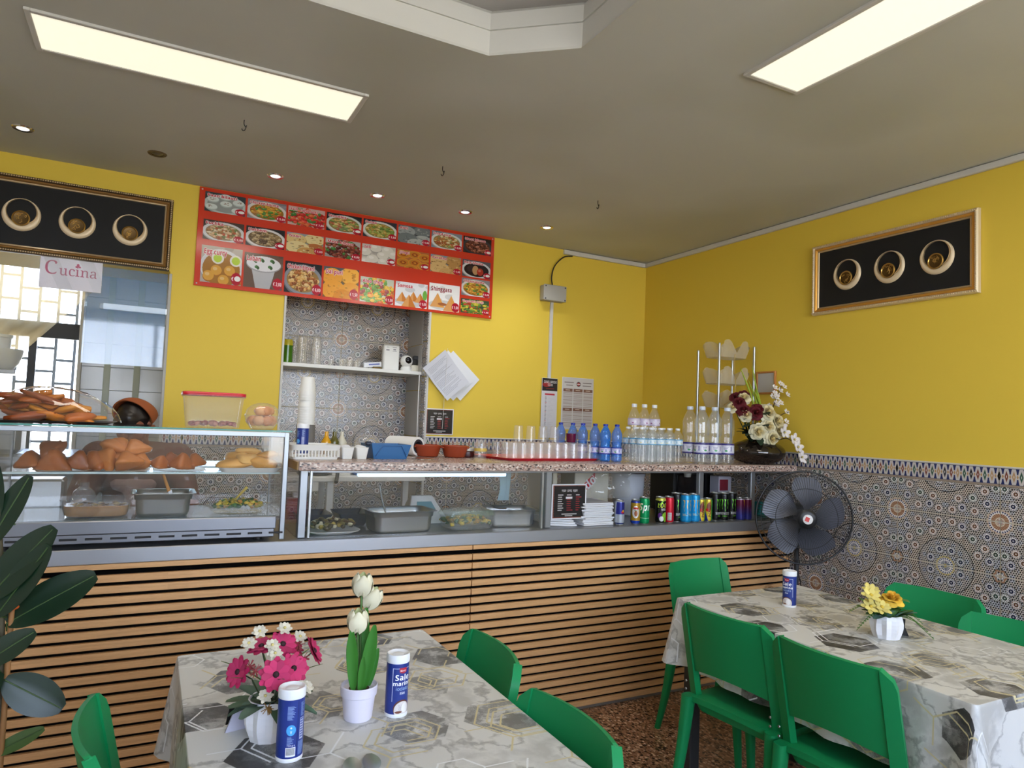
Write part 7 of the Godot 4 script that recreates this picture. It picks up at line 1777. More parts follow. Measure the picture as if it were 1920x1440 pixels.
func tables():
	M.cloth = timg(cloth_print(), 0.4)
	table("cafe table under a marbled cloth in front of the counter", "grey and white marbled oilcloth on the table with the tulips", Vector3(-3.112, 0, 2.965), 0.735, 1.21, 0.4)
	table("cafe table under a marbled cloth beside the tiled wall", "grey and white marbled oilcloth on the table with the yellow flowers", Vector3(-1.245, 0, 2.9), 0.72, 1.18, 2.0)
	var ch := make_chair()
	var C := [[-2.88, 2.70, -PI / 2 - 0.06, "green plastic chair at the tulip table, the one nearer the counter"], [-2.93, 3.22, -PI / 2 + 0.02, "green plastic chair at the tulip table beside the spoons, farther from the counter"], [-3.43, 2.86, PI / 2 + 0.04, "green plastic chair at the tulip table on the side of the rubber plant"],
		[-1.075, 2.10, 0.1, "green plastic chair at the head of the yellow-flower table, back to the counter"], [-1.49, 2.665, PI / 2 + 0.1, "green plastic chair on the aisle side of the yellow-flower table, nearer the counter"], [-1.49, 3.11, PI / 2 + 0.06, "green plastic chair on the aisle side of the yellow-flower table, farther from the counter"],
		[-0.755, 2.75, -PI / 2 + 0.1, "green plastic chair against the tiled wall at the yellow-flower table, nearer the fan"], [-0.95, 3.19, -PI / 2 + 0.1, "green plastic chair on the wall side of the yellow-flower table, pushed far under it"]]
	for i in C.size():
		var o: Node3D = ch if i == 0 else dup(ch, "green_chair", C[i][3], Vector3.ZERO)
		tag(o, C[i][3]); o.position = Vector3(C[i][0], 0, C[i][1]); o.rotation.y = C[i][2]
	var Y := 0.7632
	solo("salt_can", salt_mesh(), salt_mat(), "blue salt canister with its small print showing, in front of the pink flowers", "salt canister", Vector3(-3.297, Y, 3.085), 0.42, "blue salt canisters")
	solo("salt_can", salt_mesh(), salt_mat(), "blue salt canister with its title showing, beside the tulip pot", "salt canister", Vector3(-3.031, Y, 2.965), 3.35, "blue salt canisters")
	solo("salt_can", salt_mesh(), salt_mat(), "blue salt canister on the table with the yellow flowers", "salt canister", Vector3(-1.246, Y, 2.575), 1.85, "blue salt canisters")
	# spoons
	for k in 2:
		var t := thing("teaspoon", ["steel spoon lying on the tulip table, left one of two", "steel spoon lying on the tulip table, right one of two"][k], "spoon", Vector3(-3.192 + k * 0.04, Y, 3.185), -0.2 + k * 0.06, "two steel spoons")
		var P := []
		for i in 9:
			var f := i / 8.0; var row := PackedVector3Array(); var hw := 0.0185 * pow(sin(PI * clampf(0.04 + f * 0.93, 0, 1)), 0.6)
			for j in 7:
				var u := j / 3.0 - 1.0; row.append(Vector3(u * hw, 0.006 - 0.0035 * (1 - u * u) * sin(PI * f), -0.04 + f * 0.072))
			P.append(row)
		var mb := MB.new(); mb.grid(P); part("bowl", mb, M.steel, t)
		part("handle", tub(arc([Vector3(0, 0.006, 0.03), Vector3(0, 0.012, 0.07), Vector3(0, 0.006, 0.14)], 4), 0.0028, 6), M.chrome, t)
	# tulips
	var pot := mat(rgb(222, 218, 232), 0.45); var leafm := mat(rgb(52, 118, 34), 0.5); leafm.cull_mode = BaseMaterial3D.CULL_DISABLED
	var rng := RandomNumberGenerator.new(); rng.seed = 8
	var tp := thing("tulip_pot", "smooth white flower pot under the cream tulips", "flower pot", Vector3(-3.12, Y, 2.955))
	part("body", lat([[0.0, 0], [0.03, 0], [0.0325, 0.003], [0.038, 0.054], [0.0415, 0.056], [0.043, 0.076], [0.041, 0.078], [0.038, 0.07], [0.0, 0.066]], 34), pot, tp)
	part("soil", lat([[0.0385, 0.0665], [0.02, 0.069], [0, 0.0685]], 24), mat(rgb(74, 62, 40), 0.9), tp)
	var t := thing("tulips", "three cream tulips with tall green leaves in the smooth white pot", "flowers", Vector3(-3.12, Y + 0.066, 2.955))
	var heads := [[-0.017, 0.165, 0.022, 0.0], [-0.004, 0.242, 0.0, 0.05], [0.026, 0.205, -0.016, 0.5]]
	for h in heads:
		var c := Vector3(h[0], h[1], h[2]); var b := Basis(Vector3(0, 0, 1), -h[3]) * Basis(Vector3.RIGHT, 0.1)
		var mb := MB.new()
		for k in 6:
			var a := TAU * k / 6 + 0.3; var inn := 0.9 if k % 2 else 1.0
			var P := []
			for i in 8:
				var f := i / 7.0; var row := PackedVector3Array(); var rr := 0.0255 * inn * pow(sin(PI * (0.07 + 0.78 * f)), 0.62)
				for j in 7:
					var u := j / 3.0 - 1.0; var wv := 0.95 * pow(sin(PI * clampf(0.12 + 0.8 * f, 0, 1)), 0.5)
					row.append(c + b * Vector3(cos(a + u * wv) * rr, -0.024 + f * 0.049 - 0.006 * u * u, -sin(a + u * wv) * rr))
				P.append(row)
			mb.grid(P); mb.paint(rgb(232, 226, 196).darkened(rng.randf() * 0.08) if k != 1 else rgb(216, 220, 160))
		mb.ell(c + b * Vector3(0, -0.006, 0), Vector3(0.017, 0.018, 0.017), 10, 6); mb.paint(rgb(206, 206, 150))
		part("bloom", mb, M.flower, t)
		part("stalk", tub(arc([Vector3(h[0] * 0.3, 0, h[2] * 0.3), Vector3(h[0] * 0.6, h[1] * 0.5, h[2] * 0.6), c + b * Vector3(0, -0.02, 0)], 4), 0.0026, 6), mat(rgb(70, 104, 50), 0.5), t)
	for l in [[-0.016, 0.01, Vector3(-0.1, 1, 0.1), 0.15, 0.026], [0.006, 0.012, Vector3(0.1, 1, 0.12), 0.155, 0.03], [0.0, 0.0, Vector3(0.06, 1, -0.05), 0.185, 0.028], [0.024, -0.004, Vector3(0.22, 1, 0.0), 0.09, 0.016], [-0.004, 0.022, Vector3(0.02, 1, 0.12), 0.085, 0.016], [0.016, -0.01, Vector3(0.16, 1, -0.1), 0.14, 0.022], [-0.01, -0.012, Vector3(-0.12, 1, -0.12), 0.11, 0.02]]:
		var mb := MB.new(); mb.leaf(Vector3(l[0], 0, l[1]), l[2], Vector3(-0.35, 0.1, 1), l[3], l[4], -0.03, 0.3, 0.55, 0.0007, 10); part("leaf", mb, leafm, t)
	# pink daisies
	var fp := mat(rgb(232, 230, 232), 0.4)
	t = thing("white_pot", "white zigzag-sided pot under the pink flowers", "flower pot", Vector3(-3.322, Y, 2.975), 0.0, "white zigzag pots")
	part("body", facet_pot(0.085, 0.046), fp, t)
	t = thing("pink_flowers", "artificial pink daisies with small cream blossoms in a zigzag pot", "flowers", Vector3(-3.322, Y + 0.075, 2.975))
	var dm := func(c: Vector3, axis: Vector3, r: float, col: Color, n: int, heart: Color) -> MB:
		var mb := MB.new(); var b := Basis(Quaternion(Vector3.UP, axis.normalized()))
		for layer in 2:
			for k in n:
				var a := TAU * (k + layer * 0.5) / n; var d := b * Vector3(cos(a), 0.22 + 0.2 * layer, -sin(a))
				mb.leaf(c + b.y * 0.001 * layer, d, b.y, r * (1.0 - 0.16 * layer), r * 0.52, 0.12, -0.12, 0.5, 0.0005, 6)
				mb.paint(col.darkened(rng.randf() * 0.16).lightened(0.06 * layer))
		mb.ell(c + b.y * 0.004, Vector3(r * 0.2, r * 0.12, r * 0.2), 8, 5, b); mb.paint(heart)
		return mb
	var pink := rgb(196, 34, 92); var dk := rgb(44, 20, 26)
	for f in [[0.0, 0.075, 0.055, -0.1, 0.35, 0.9, 0.036], [0.038, 0.078, 0.04, 0.15, 0.4, 0.9, 0.034], [-0.07, 0.078, 0.02, -0.8, 0.35, 0.5, 0.033], [-0.024, 0.118, 0.0, -0.2, 1.0, 0.2, 0.033], [0.02, 0.118, 0.0, 0.1, 0.7, 0.5, 0.035], [0.085, 0.1, 0.01, 0.9, 0.5, 0.3, 0.033], [0.045, 0.105, -0.015, 0.4, 0.8, 0.3, 0.026]]:
		var c := Vector3(f[0], f[1], f[2]); part("daisy", dm.call(c, Vector3(f[3], f[4], f[5]), f[6], pink, 9, dk), M.flower, t)
		part("stalk", tub([Vector3(c.x * 0.2, 0, c.z * 0.2), c * 0.6 + Vector3(0, 0.01, 0), c], 0.0016, 5), mat(rgb(50, 66, 44), 0.6), t)
	for f in [[-0.05, 0.128, 0.0], [-0.028, 0.148, -0.01], [0.024, 0.15, -0.01], [0.0, 0.11, 0.03], [-0.02, 0.035, 0.062], [0.055, 0.04, 0.05], [0.06, 0.125, -0.02], [-0.005, 0.125, 0.02], [0.07, 0.03, 0.03]]:
		var c := Vector3(f[0], f[1], f[2]); part("small_blossom", dm.call(c, Vector3(f[0] * 4, 0.8, 0.6), 0.017, rgb(230, 222, 200), 6, rgb(206, 190, 120)), M.flower, t)
	for k in 26:
		var a := TAU * k / 26 + rng.randf() * 0.2; var mb := MB.new()
		mb.leaf(Vector3(cos(a) * 0.02, 0.0, -sin(a) * 0.02), Vector3(cos(a), rng.randf_range(-0.15, 0.9), -sin(a)), Vector3.UP, rng.randf_range(0.05, 0.085), rng.randf_range(0.022, 0.034), 0.25, 0.15, 0.5, 0.0006, 6)
		part("leaf", mb, [mat(rgb(74, 104, 88), 0.7), mat(rgb(92, 116, 96), 0.7), mat(rgb(66, 92, 66), 0.7)][k % 3], t)
	for k in 6:
		var a := TAU * k / 6 + 0.6; var mb := MB.new(); mb.leaf(Vector3(0, 0.03, 0), Vector3(cos(a), 0.75, -sin(a)), Vector3.UP, 0.12, 0.006, 0.2, 0.1, 0.6, 0.0004, 6); part("grass_blade", mb, mat(rgb(84, 112, 52), 0.6), t)
	for k in 5:
		var mb := MB.new(); var c: Vector3 = [Vector3(-0.015, 0.012, 0.065), Vector3(-0.05, 0.09, 0.03), Vector3(0.06, 0.095, 0.03), Vector3(0.055, 0.115, 0.0), Vector3(-0.04, 0.085, 0.045)][k]
		for i in 22: mb.tube([c, c + Vector3(rng.randf_range(-1, 1), rng.randf_range(-1, 1), rng.randf_range(-0.3, 1)).normalized() * 0.014], 0.0009, 4, false)
		mb.paint(rgb(150, 60, 66) if k else rgb(150, 110, 50)); part("bristle_flower", mb, M.flower, t).set_meta("kind", "stuff")
	# table number cards behind the pots
	for k in 2:
		var mb := MB.new(); var q := PackedVector3Array([Vector3(-0.045, 0, 0), Vector3(0.045, 0, 0), Vector3(0.02, 0.062, 0), Vector3(0.0, 0.07, 0), Vector3(-0.02, 0.062, 0)])
		var r2 := PackedVector3Array(); for p in q: r2.append(p + Vector3(0, 0, -0.004))
		mb.loft([r2, q]); t = thing("table_card", ["pale folding table card half hidden behind the pink flowers", "dark folding table card behind the pot of yellow flowers"][k], "card", [Vector3(-3.36, Y, 2.915), Vector3(-1.195, Y, 2.99)][k], [0.2, -0.9][k])
		part("front", mb, [mat(rgb(186, 184, 200), 0.3), M.black][k], t); var m2 := boxm(Vector3(0, 0.03, -0.02), Vector3(0.07, 0.058, 0.003), 0.001, Basis(Vector3.RIGHT, 0.45)); part("back", m2, M.black, t)
	# yellow flowers
	t = thing("white_pot", "white zigzag-sided pot under the yellow flowers", "flower pot", Vector3(-1.255, Y, 3.0), 0.3, "white zigzag pots")
	part("body", facet_pot(0.08, 0.049), fp, t)
	t = thing("yellow_flowers", "artificial yellow flowers with ferns in a white zigzag pot", "flowers", Vector3(-1.255, Y + 0.075, 3.0))
	var mb := MB.new(); rose(mb, Vector3.ZERO, 0.042, Vector3(-0.2, 1, 0.3), rgb(236, 190, 60), rng, 4); var ro := part("yellow_rose", mb, M.flower, t); ro.position = Vector3(0.0, 0.062, 0.02)
	for f in [[-0.085, 0.075, 0.0], [-0.055, 0.085, -0.02], [-0.07, 0.04, 0.03], [-0.1, 0.04, 0.01]]: part("pale_flower", dm.call(Vector3(f[0], f[1], f[2]), Vector3(f[0] * 4, 1.0, 0.7), 0.034, rgb(224, 206, 110), 5, rgb(206, 176, 60)), M.flower, t)
	for k in 30:
		var a := TAU * k / 30 + rng.randf() * 0.2; mb = MB.new()
		mb.leaf(Vector3(cos(a) * 0.03, 0.0, -sin(a) * 0.03), Vector3(cos(a), rng.randf_range(0.1, 1.2), -sin(a)), Vector3.UP, rng.randf_range(0.045, 0.075), rng.randf_range(0.018, 0.034), 0.2, 0.15, 0.5, 0.0006, 6)
		part("leaf", mb, [mat(rgb(66, 112, 58), 0.7), mat(rgb(94, 132, 116), 0.7), mat(rgb(84, 126, 60), 0.7)][k % 3], t)
	for k in 6:
		mb = MB.new(); var a: float = [PI, 0.15, -0.5, 0.45, -0.2, 2.6][k]; var L: float = [0.13, 0.15, 0.15, 0.14, 0.13, 0.1][k]
		var d := Vector3(cos(a), [-0.1, 0.25, -0.35, 0.5, -0.1, 0.2][k], -sin(a)).normalized()
		for i in 12:
			var f := (i + 1) / 13.0; var p: Vector3 = Vector3(0, 0.03, 0) + d * (0.03 + L * f) + Vector3(0, -0.05 * f * f, 0)
			for s: float in [-1.0, 1.0]: mb.leaf(p, d * 0.5 + d.cross(Vector3.UP) * s, Vector3.UP, 0.026 * (1.1 - f), 0.007, 0.1, 0.1, 0.6, 0.0003, 4)
		mb.tube([Vector3(0, 0.02, 0), Vector3(0, 0.03, 0) + d * (0.03 + L * 0.5) + Vector3(0, -0.0125, 0), Vector3(0, 0.03, 0) + d * (0.03 + L) + Vector3(0, -0.05, 0)], 0.001, 4)
		part("fern_frond", mb, [leafm, mat(rgb(120, 150, 66), 0.6)][k % 2], t)
	fan()

func fan():
	# pedestal fan facing the room
	var c := Vector3(-0.315, 0.995, 1.87); var ang := -0.62
	var t := thing("pedestal_fan", "black pedestal fan with a round wire guard in front of the tiled wall", "fan", Vector3(c.x, 0, c.z), ang)
	var bk := mat(rgb(24, 24, 26), 0.35)
	part("base", lat([[0.0, 0], [0.2, 0], [0.205, 0.008], [0.19, 0.02], [0.06, 0.03], [0.03, 0.05], [0, 0.05]], 36, Vector3(0, 0.0, -0.14)), bk, t)
	part("pole", tub([Vector3(0, 0.03, -0.14), Vector3(0, 0.9, -0.14)], 0.0135, 14), mat(rgb(70, 72, 76), 0.35, 0.6), t)
	part("collar", lat([[0.018, 0.5], [0.022, 0.51], [0.022, 0.56], [0.018, 0.57]], 16, Vector3(0, 0, -0.14)), bk, t)
	part("motor_housing", lat([[0.0, -0.2], [0.05, -0.19], [0.07, -0.14], [0.072, -0.09], [0.06, -0.07], [0, -0.07]], 26, Vector3(0, c.y, 0), Basis(Vector3.RIGHT, PI / 2)), bk, t)
	part("neck", boxm(Vector3(0, 0.92, -0.14), Vector3(0.05, 0.09, 0.06), 0.012), bk, t)
	var R := 0.258; var q := Basis(Vector3.RIGHT, PI / 2)
	var ringm := func(r: float, z: float, w: float) -> MB:
		var P := []
		for i in 65: P.append(Vector3(cos(TAU * i / 64) * r, c.y + sin(TAU * i / 64) * r, z))
		return tub(P, w, 6)
	part("guard_rim", ringm.call(R, 0.0, 0.0055), bk, t)
	for k in 3: part("guard_ring", ringm.call([0.165, 0.236, 0.165][k], [0.055, 0.025, -0.07][k], 0.002), bk, t)
	var mb := MB.new(); var m2 := MB.new()
	for i in 100:
		var a := TAU * i / 100; var d := Vector3(cos(a), sin(a), 0); var d2 := Vector3(cos(a + 0.05), sin(a + 0.05), 0)
		mb.tube([Vector3(0, c.y, 0.068) + d * 0.045, Vector3(0, c.y, 0.06) + d.lerp(d2, 0.5) * 0.15, Vector3(0, c.y, 0.028) + d2 * 0.232, Vector3(0, c.y, 0.0) + d2 * R], 0.0011, 4, false)
		if i % 2 == 0: m2.tube([Vector3(0, c.y, -0.075) + d * 0.06, Vector3(0, c.y, -0.07) + d * 0.17, Vector3(0, c.y, 0.0) + d * R], 0.0012, 4, false)
	part("front_wires", mb, bk, t).set_meta("kind", "stuff"); part("rear_wires", m2, bk, t).set_meta("kind", "stuff")
	part("hub_cap", lat([[0.05, 0.06], [0.052, 0.07], [0.04, 0.078], [0.0, 0.08]], 28, Vector3(0, c.y, 0), q), bk, t)
	var bd := part("badge", lat([[0.027, 0.078], [0.026, 0.084], [0.0, 0.086]], 24, Vector3(0, c.y, 0), q), mat(rgb(222, 220, 218), 0.4), t)
	mb = MB.new(); mb.box(Vector3(-0.004, c.y + 0.001, 0.0862), Vector3(0.022, 0.024, 0.0012), 0.0, Basis(Vector3.BACK, -0.3)); part("badge_mark", mb, mat(rgb(206, 52, 44), 0.4), bd)
	var bm := mat(rgb(92, 94, 104), 0.3, 0.1)
	for k in 5:
		var P := []
		for i in 9:
			var f := i / 8.0; var row := PackedVector3Array(); var r := lerpf(0.04, 0.225, f); var w := 0.16 + 0.44 * sin(PI * clampf(0.1 + f * 0.8, 0, 1))
			for j in 9:
				var u := j / 4.0 - 1.0; var a := TAU * k / 5 + u * w + 0.25 * f
				row.append(Vector3(cos(a) * r, c.y + sin(a) * r, -0.015 + u * 0.026 * (1.0 - 0.3 * f)))
			P.append(row)
		var m := MB.new(); m.grid(P); bm.cull_mode = BaseMaterial3D.CULL_DISABLED; part("blade", m, bm, t)
	part("spindle", lat([[0.04, -0.07], [0.042, 0.01], [0.03, 0.03], [0, 0.032]], 22, Vector3(0, c.y, 0), q), bk, t)
	solo("fan_cord", tub(arc([Vector3(0.05, 0.9, -0.02), Vector3(0.1, 0.72, -0.03), Vector3(0.13, 0.5, 0.0), Vector3(0.1, 0.1, 0.05), Vector3(0.12, 0.008, 0.2)], 5), 0.0032, 6), M.black, "black fan cord hanging down beside the fan pole", "cord", Vector3(-0.33, 0, 1.78))

func plants():
	# rubber plant at the left
	var base := Vector3(-3.86, 0, 2.58)
	var t := thing("plant_pot", "dark plant pot on the floor by the counter under the rubber plant", "pot", base)
	part("body", lat([[0, 0], [0.1, 0], [0.11, 0.01], [0.14, 0.24], [0.15, 0.25], [0.15, 0.27], [0.14, 0.27], [0.13, 0.23], [0, 0.23]], 32), M.dark, t)
	t = thing("rubber_plant", "tall rubber plant with large dark glossy leaves tied to a wooden stake", "plant", base)
	var lm := mat(rgb(19, 42, 24), 0.36); lm.cull_mode = BaseMaterial3D.CULL_DISABLED; var vm := mat(rgb(62, 86, 40), 0.5); var lm2 := mat(rgb(66, 92, 40), 0.3); lm2.cull_mode = BaseMaterial3D.CULL_DISABLED
	var tp := arc([Vector3(0, 0.235, 0), Vector3(0.008, 0.55, 0), Vector3(-0.004, 0.9, 0.01), Vector3(-0.03, 1.24, 0.02)], 6); var tr := []
	for k in tp.size(): tr.append(lerpf(0.011, 0.006, k / float(tp.size() - 1)))
	part("trunk", tub(tp, tr, 10), mat(rgb(74, 66, 44), 0.7), t)
	part("stake", tub([Vector3(0.015, 0.2, 0.03), Vector3(0.012, 1.03, 0.02)], 0.006, 8), mat(rgb(150, 104, 58), 0.6), t)
	part("tie", tub([Vector3(-0.015, 0.985, 0.02), Vector3(0.012, 0.99, 0.034), Vector3(0.022, 0.99, 0.01)], 0.005, 6), mat(rgb(206, 96, 40), 0.5), t)
	# base of each blade, tip, width, droop
	var L := [[Vector3(-0.045, 1.13, 0.03), Vector3(0.028, 1.295, 0.02), 0.06, 0.0], [Vector3(-0.03, 1.02, 0.05), Vector3(0.085, 1.178, 0.06), 0.085, 0.1], [Vector3(-0.01, 0.985, 0.06), Vector3(0.082, 1.14, 0.08), 0.07, 0.0], [Vector3(0.005, 0.955, 0.02), Vector3(0.175, 1.055, 0.02), 0.092, 0.06], [Vector3(-0.03, 0.875, 0.05), Vector3(0.063, 0.94, 0.05), 0.06, 0.1], [Vector3(0.01, 0.83, 0.03), Vector3(0.128, 0.755, 0.05), 0.085, 0.1],
		[Vector3(-0.01, 0.66, 0.02), Vector3(0.094, 0.708, 0.03), 0.036, -0.05], [Vector3(-0.03, 1.1, 0.0), Vector3(-0.16, 1.2, 0.04), 0.09, 0.1], [Vector3(-0.01, 0.93, 0.02), Vector3(-0.15, 0.95, 0.06), 0.09, 0.1], [Vector3(0.0, 0.85, 0.03), Vector3(-0.1, 0.74, 0.09), 0.09, 0.1], [Vector3(-0.03, 1.2, 0.02), Vector3(-0.06, 1.36, 0.02), 0.05, 0.0], [Vector3(-0.02, 1.05, 0.0), Vector3(-0.01, 0.93, -0.1), 0.08, 0.1], [Vector3(0, 0.7, 0.0), Vector3(-0.12, 0.66, -0.06), 0.08, 0.1]]
	for i in L.size():
		var p: Vector3 = L[i][0]; var d: Vector3 = L[i][1] - p; var len := d.length(); var bend: float = L[i][3]
		var up := Vector3(-0.3, 0.45, 0.9)
		var u := (d.normalized().cross(up)).cross(d).normalized()
		d += u * bend * len * 0.8
		part("petiole", tub([Vector3(0.004, p.y - 0.02, 0.006), p, p + d * 0.06], 0.0025, 6), vm, t)
		var mb := MB.new(); mb.leaf(p, d, up, len, L[i][2], bend, 0.14, 0.55, 0.0009, 16); var lf := part("leaf", mb, lm2 if i == 6 else lm, t)
		u = (d.normalized().cross(up)).cross(d).normalized(); var rib := []
		for k in 9:
			var f := k / 8.0; rib.append(p + d.normalized() * (len * f * 0.97) + u * (-bend * f * f * len + 0.0014))
		part("midrib", tub(rib, 0.0016, 5), vm, lf)
# ---------------------------------------------------------------- the cook behind the display case
func nets(bones: Array, cell: float, blend: float) -> MB:
	# smooth union of tapered capsules [a, b, ra, rb], meshed as surface nets
	var lo := Vector3.ONE * 1e9; var hi := -lo
	for b in bones:
		var r: float = maxf(b[2], b[3]) + cell * 3
		lo = lo.min(b[0] - Vector3.ONE * r).min(b[1] - Vector3.ONE * r); hi = hi.max(b[0] + Vector3.ONE * r).max(b[1] + Vector3.ONE * r)
	var n := Vector3i(((hi - lo) / cell).ceil()) + Vector3i.ONE
	var F := PackedFloat32Array(); F.resize(n.x * n.y * n.z); F.fill(1.0)
	var W := PackedFloat32Array(); W.resize(F.size())
	for b in bones:
		var a: Vector3 = b[0]; var d: Vector3 = b[1] - a; var dd := maxf(d.length_squared(), 1e-9); var r0: float = b[2]; var r1: float = b[3]
		var m := maxf(r0, r1) + cell * 3 + blend * 2
		var i0 := Vector3i(((a.min(b[1]) - Vector3.ONE * m - lo) / cell).floor()).clamp(Vector3i.ZERO, n - Vector3i.ONE); var i1 := Vector3i(((a.max(b[1]) + Vector3.ONE * m - lo) / cell).ceil()).clamp(Vector3i.ZERO, n - Vector3i.ONE)
		for z in range(i0.z, i1.z + 1):
			for y in range(i0.y, i1.y + 1):
				var row := (z * n.y + y) * n.x
				for x in range(i0.x, i1.x + 1):
					var p := lo + Vector3(x, y, z) * cell - a
					var f := clampf(p.dot(d) / dd, 0, 1)
					var s := (p - d * f).length() - lerpf(r0, r1, f)
					var o := F[row + x]
					var h := clampf(0.5 + 0.5 * (o - s) / blend, 0, 1)
					F[row + x] = lerpf(o, s, h) - blend * h * (1 - h)
	var vid := PackedInt32Array(); vid.resize(F.size()); vid.fill(-1)
	var mb := MB.new(); var sx := 1; var sy := n.x; var sz := n.x * n.y
	var offs := [0, sx, sy, sx + sy, sz, sx + sz, sy + sz, sx + sy + sz]
	var E := [[0, 1], [2, 3], [4, 5], [6, 7], [0, 2], [1, 3], [4, 6], [5, 7], [0, 4], [1, 5], [2, 6], [3, 7]]
	for z in n.z - 1:
		for y in n.y - 1:
			for x in n.x - 1:
				var i := x + y * sy + z * sz; var mask := 0
				for k in 8:
					if F[i + offs[k]] < 0: mask |= 1 << k
				if mask == 0 or mask == 255: continue
				var c := Vector3.ZERO; var m := 0
				for e in E:
					var fa := F[i + offs[e[0]]]; var fb := F[i + offs[e[1]]]
					if (fa < 0) != (fb < 0):
						var t := fa / (fa - fb)
						c += Vector3(e[0] & 1, (e[0] >> 1) & 1, e[0] >> 2).lerp(Vector3(e[1] & 1, (e[1] >> 1) & 1, e[1] >> 2), t); m += 1
				vid[i] = mb.v.size(); mb.v.append(lo + (Vector3(x, y, z) + c / m) * cell)
				mb.n.append(Vector3.ZERO); mb.t.append(Vector2.ZERO)
	for z in range(1, n.z - 1):
		for y in range(1, n.y - 1):
			for x in range(1, n.x - 1):
				var i := x + y * sy + z * sz; var a := F[i] < 0
				for ax in 3:
					var s: int = [sx, sy, sz][ax]
					if a == (F[i + s] < 0): continue
					var u: int = [sy, sz, sx][ax]; var w: int = [sz, sx, sy][ax]
					var q := [vid[i - u - w], vid[i - w], vid[i], vid[i - u]]
					if q.has(-1): continue
					if not a: q.reverse()
					mb.ix.append_array([q[0], q[2], q[1], q[0], q[3], q[2]])
	for k in range(0, mb.ix.size(), 3):
		var fn := (mb.v[mb.ix[k + 2]] - mb.v[mb.ix[k]]).cross(mb.v[mb.ix[k + 1]] - mb.v[mb.ix[k]])
		for e in 3: mb.n[mb.ix[k + e]] += fn
	for k in mb.n.size(): mb.n[k] = mb.n[k].normalized()
	return mb

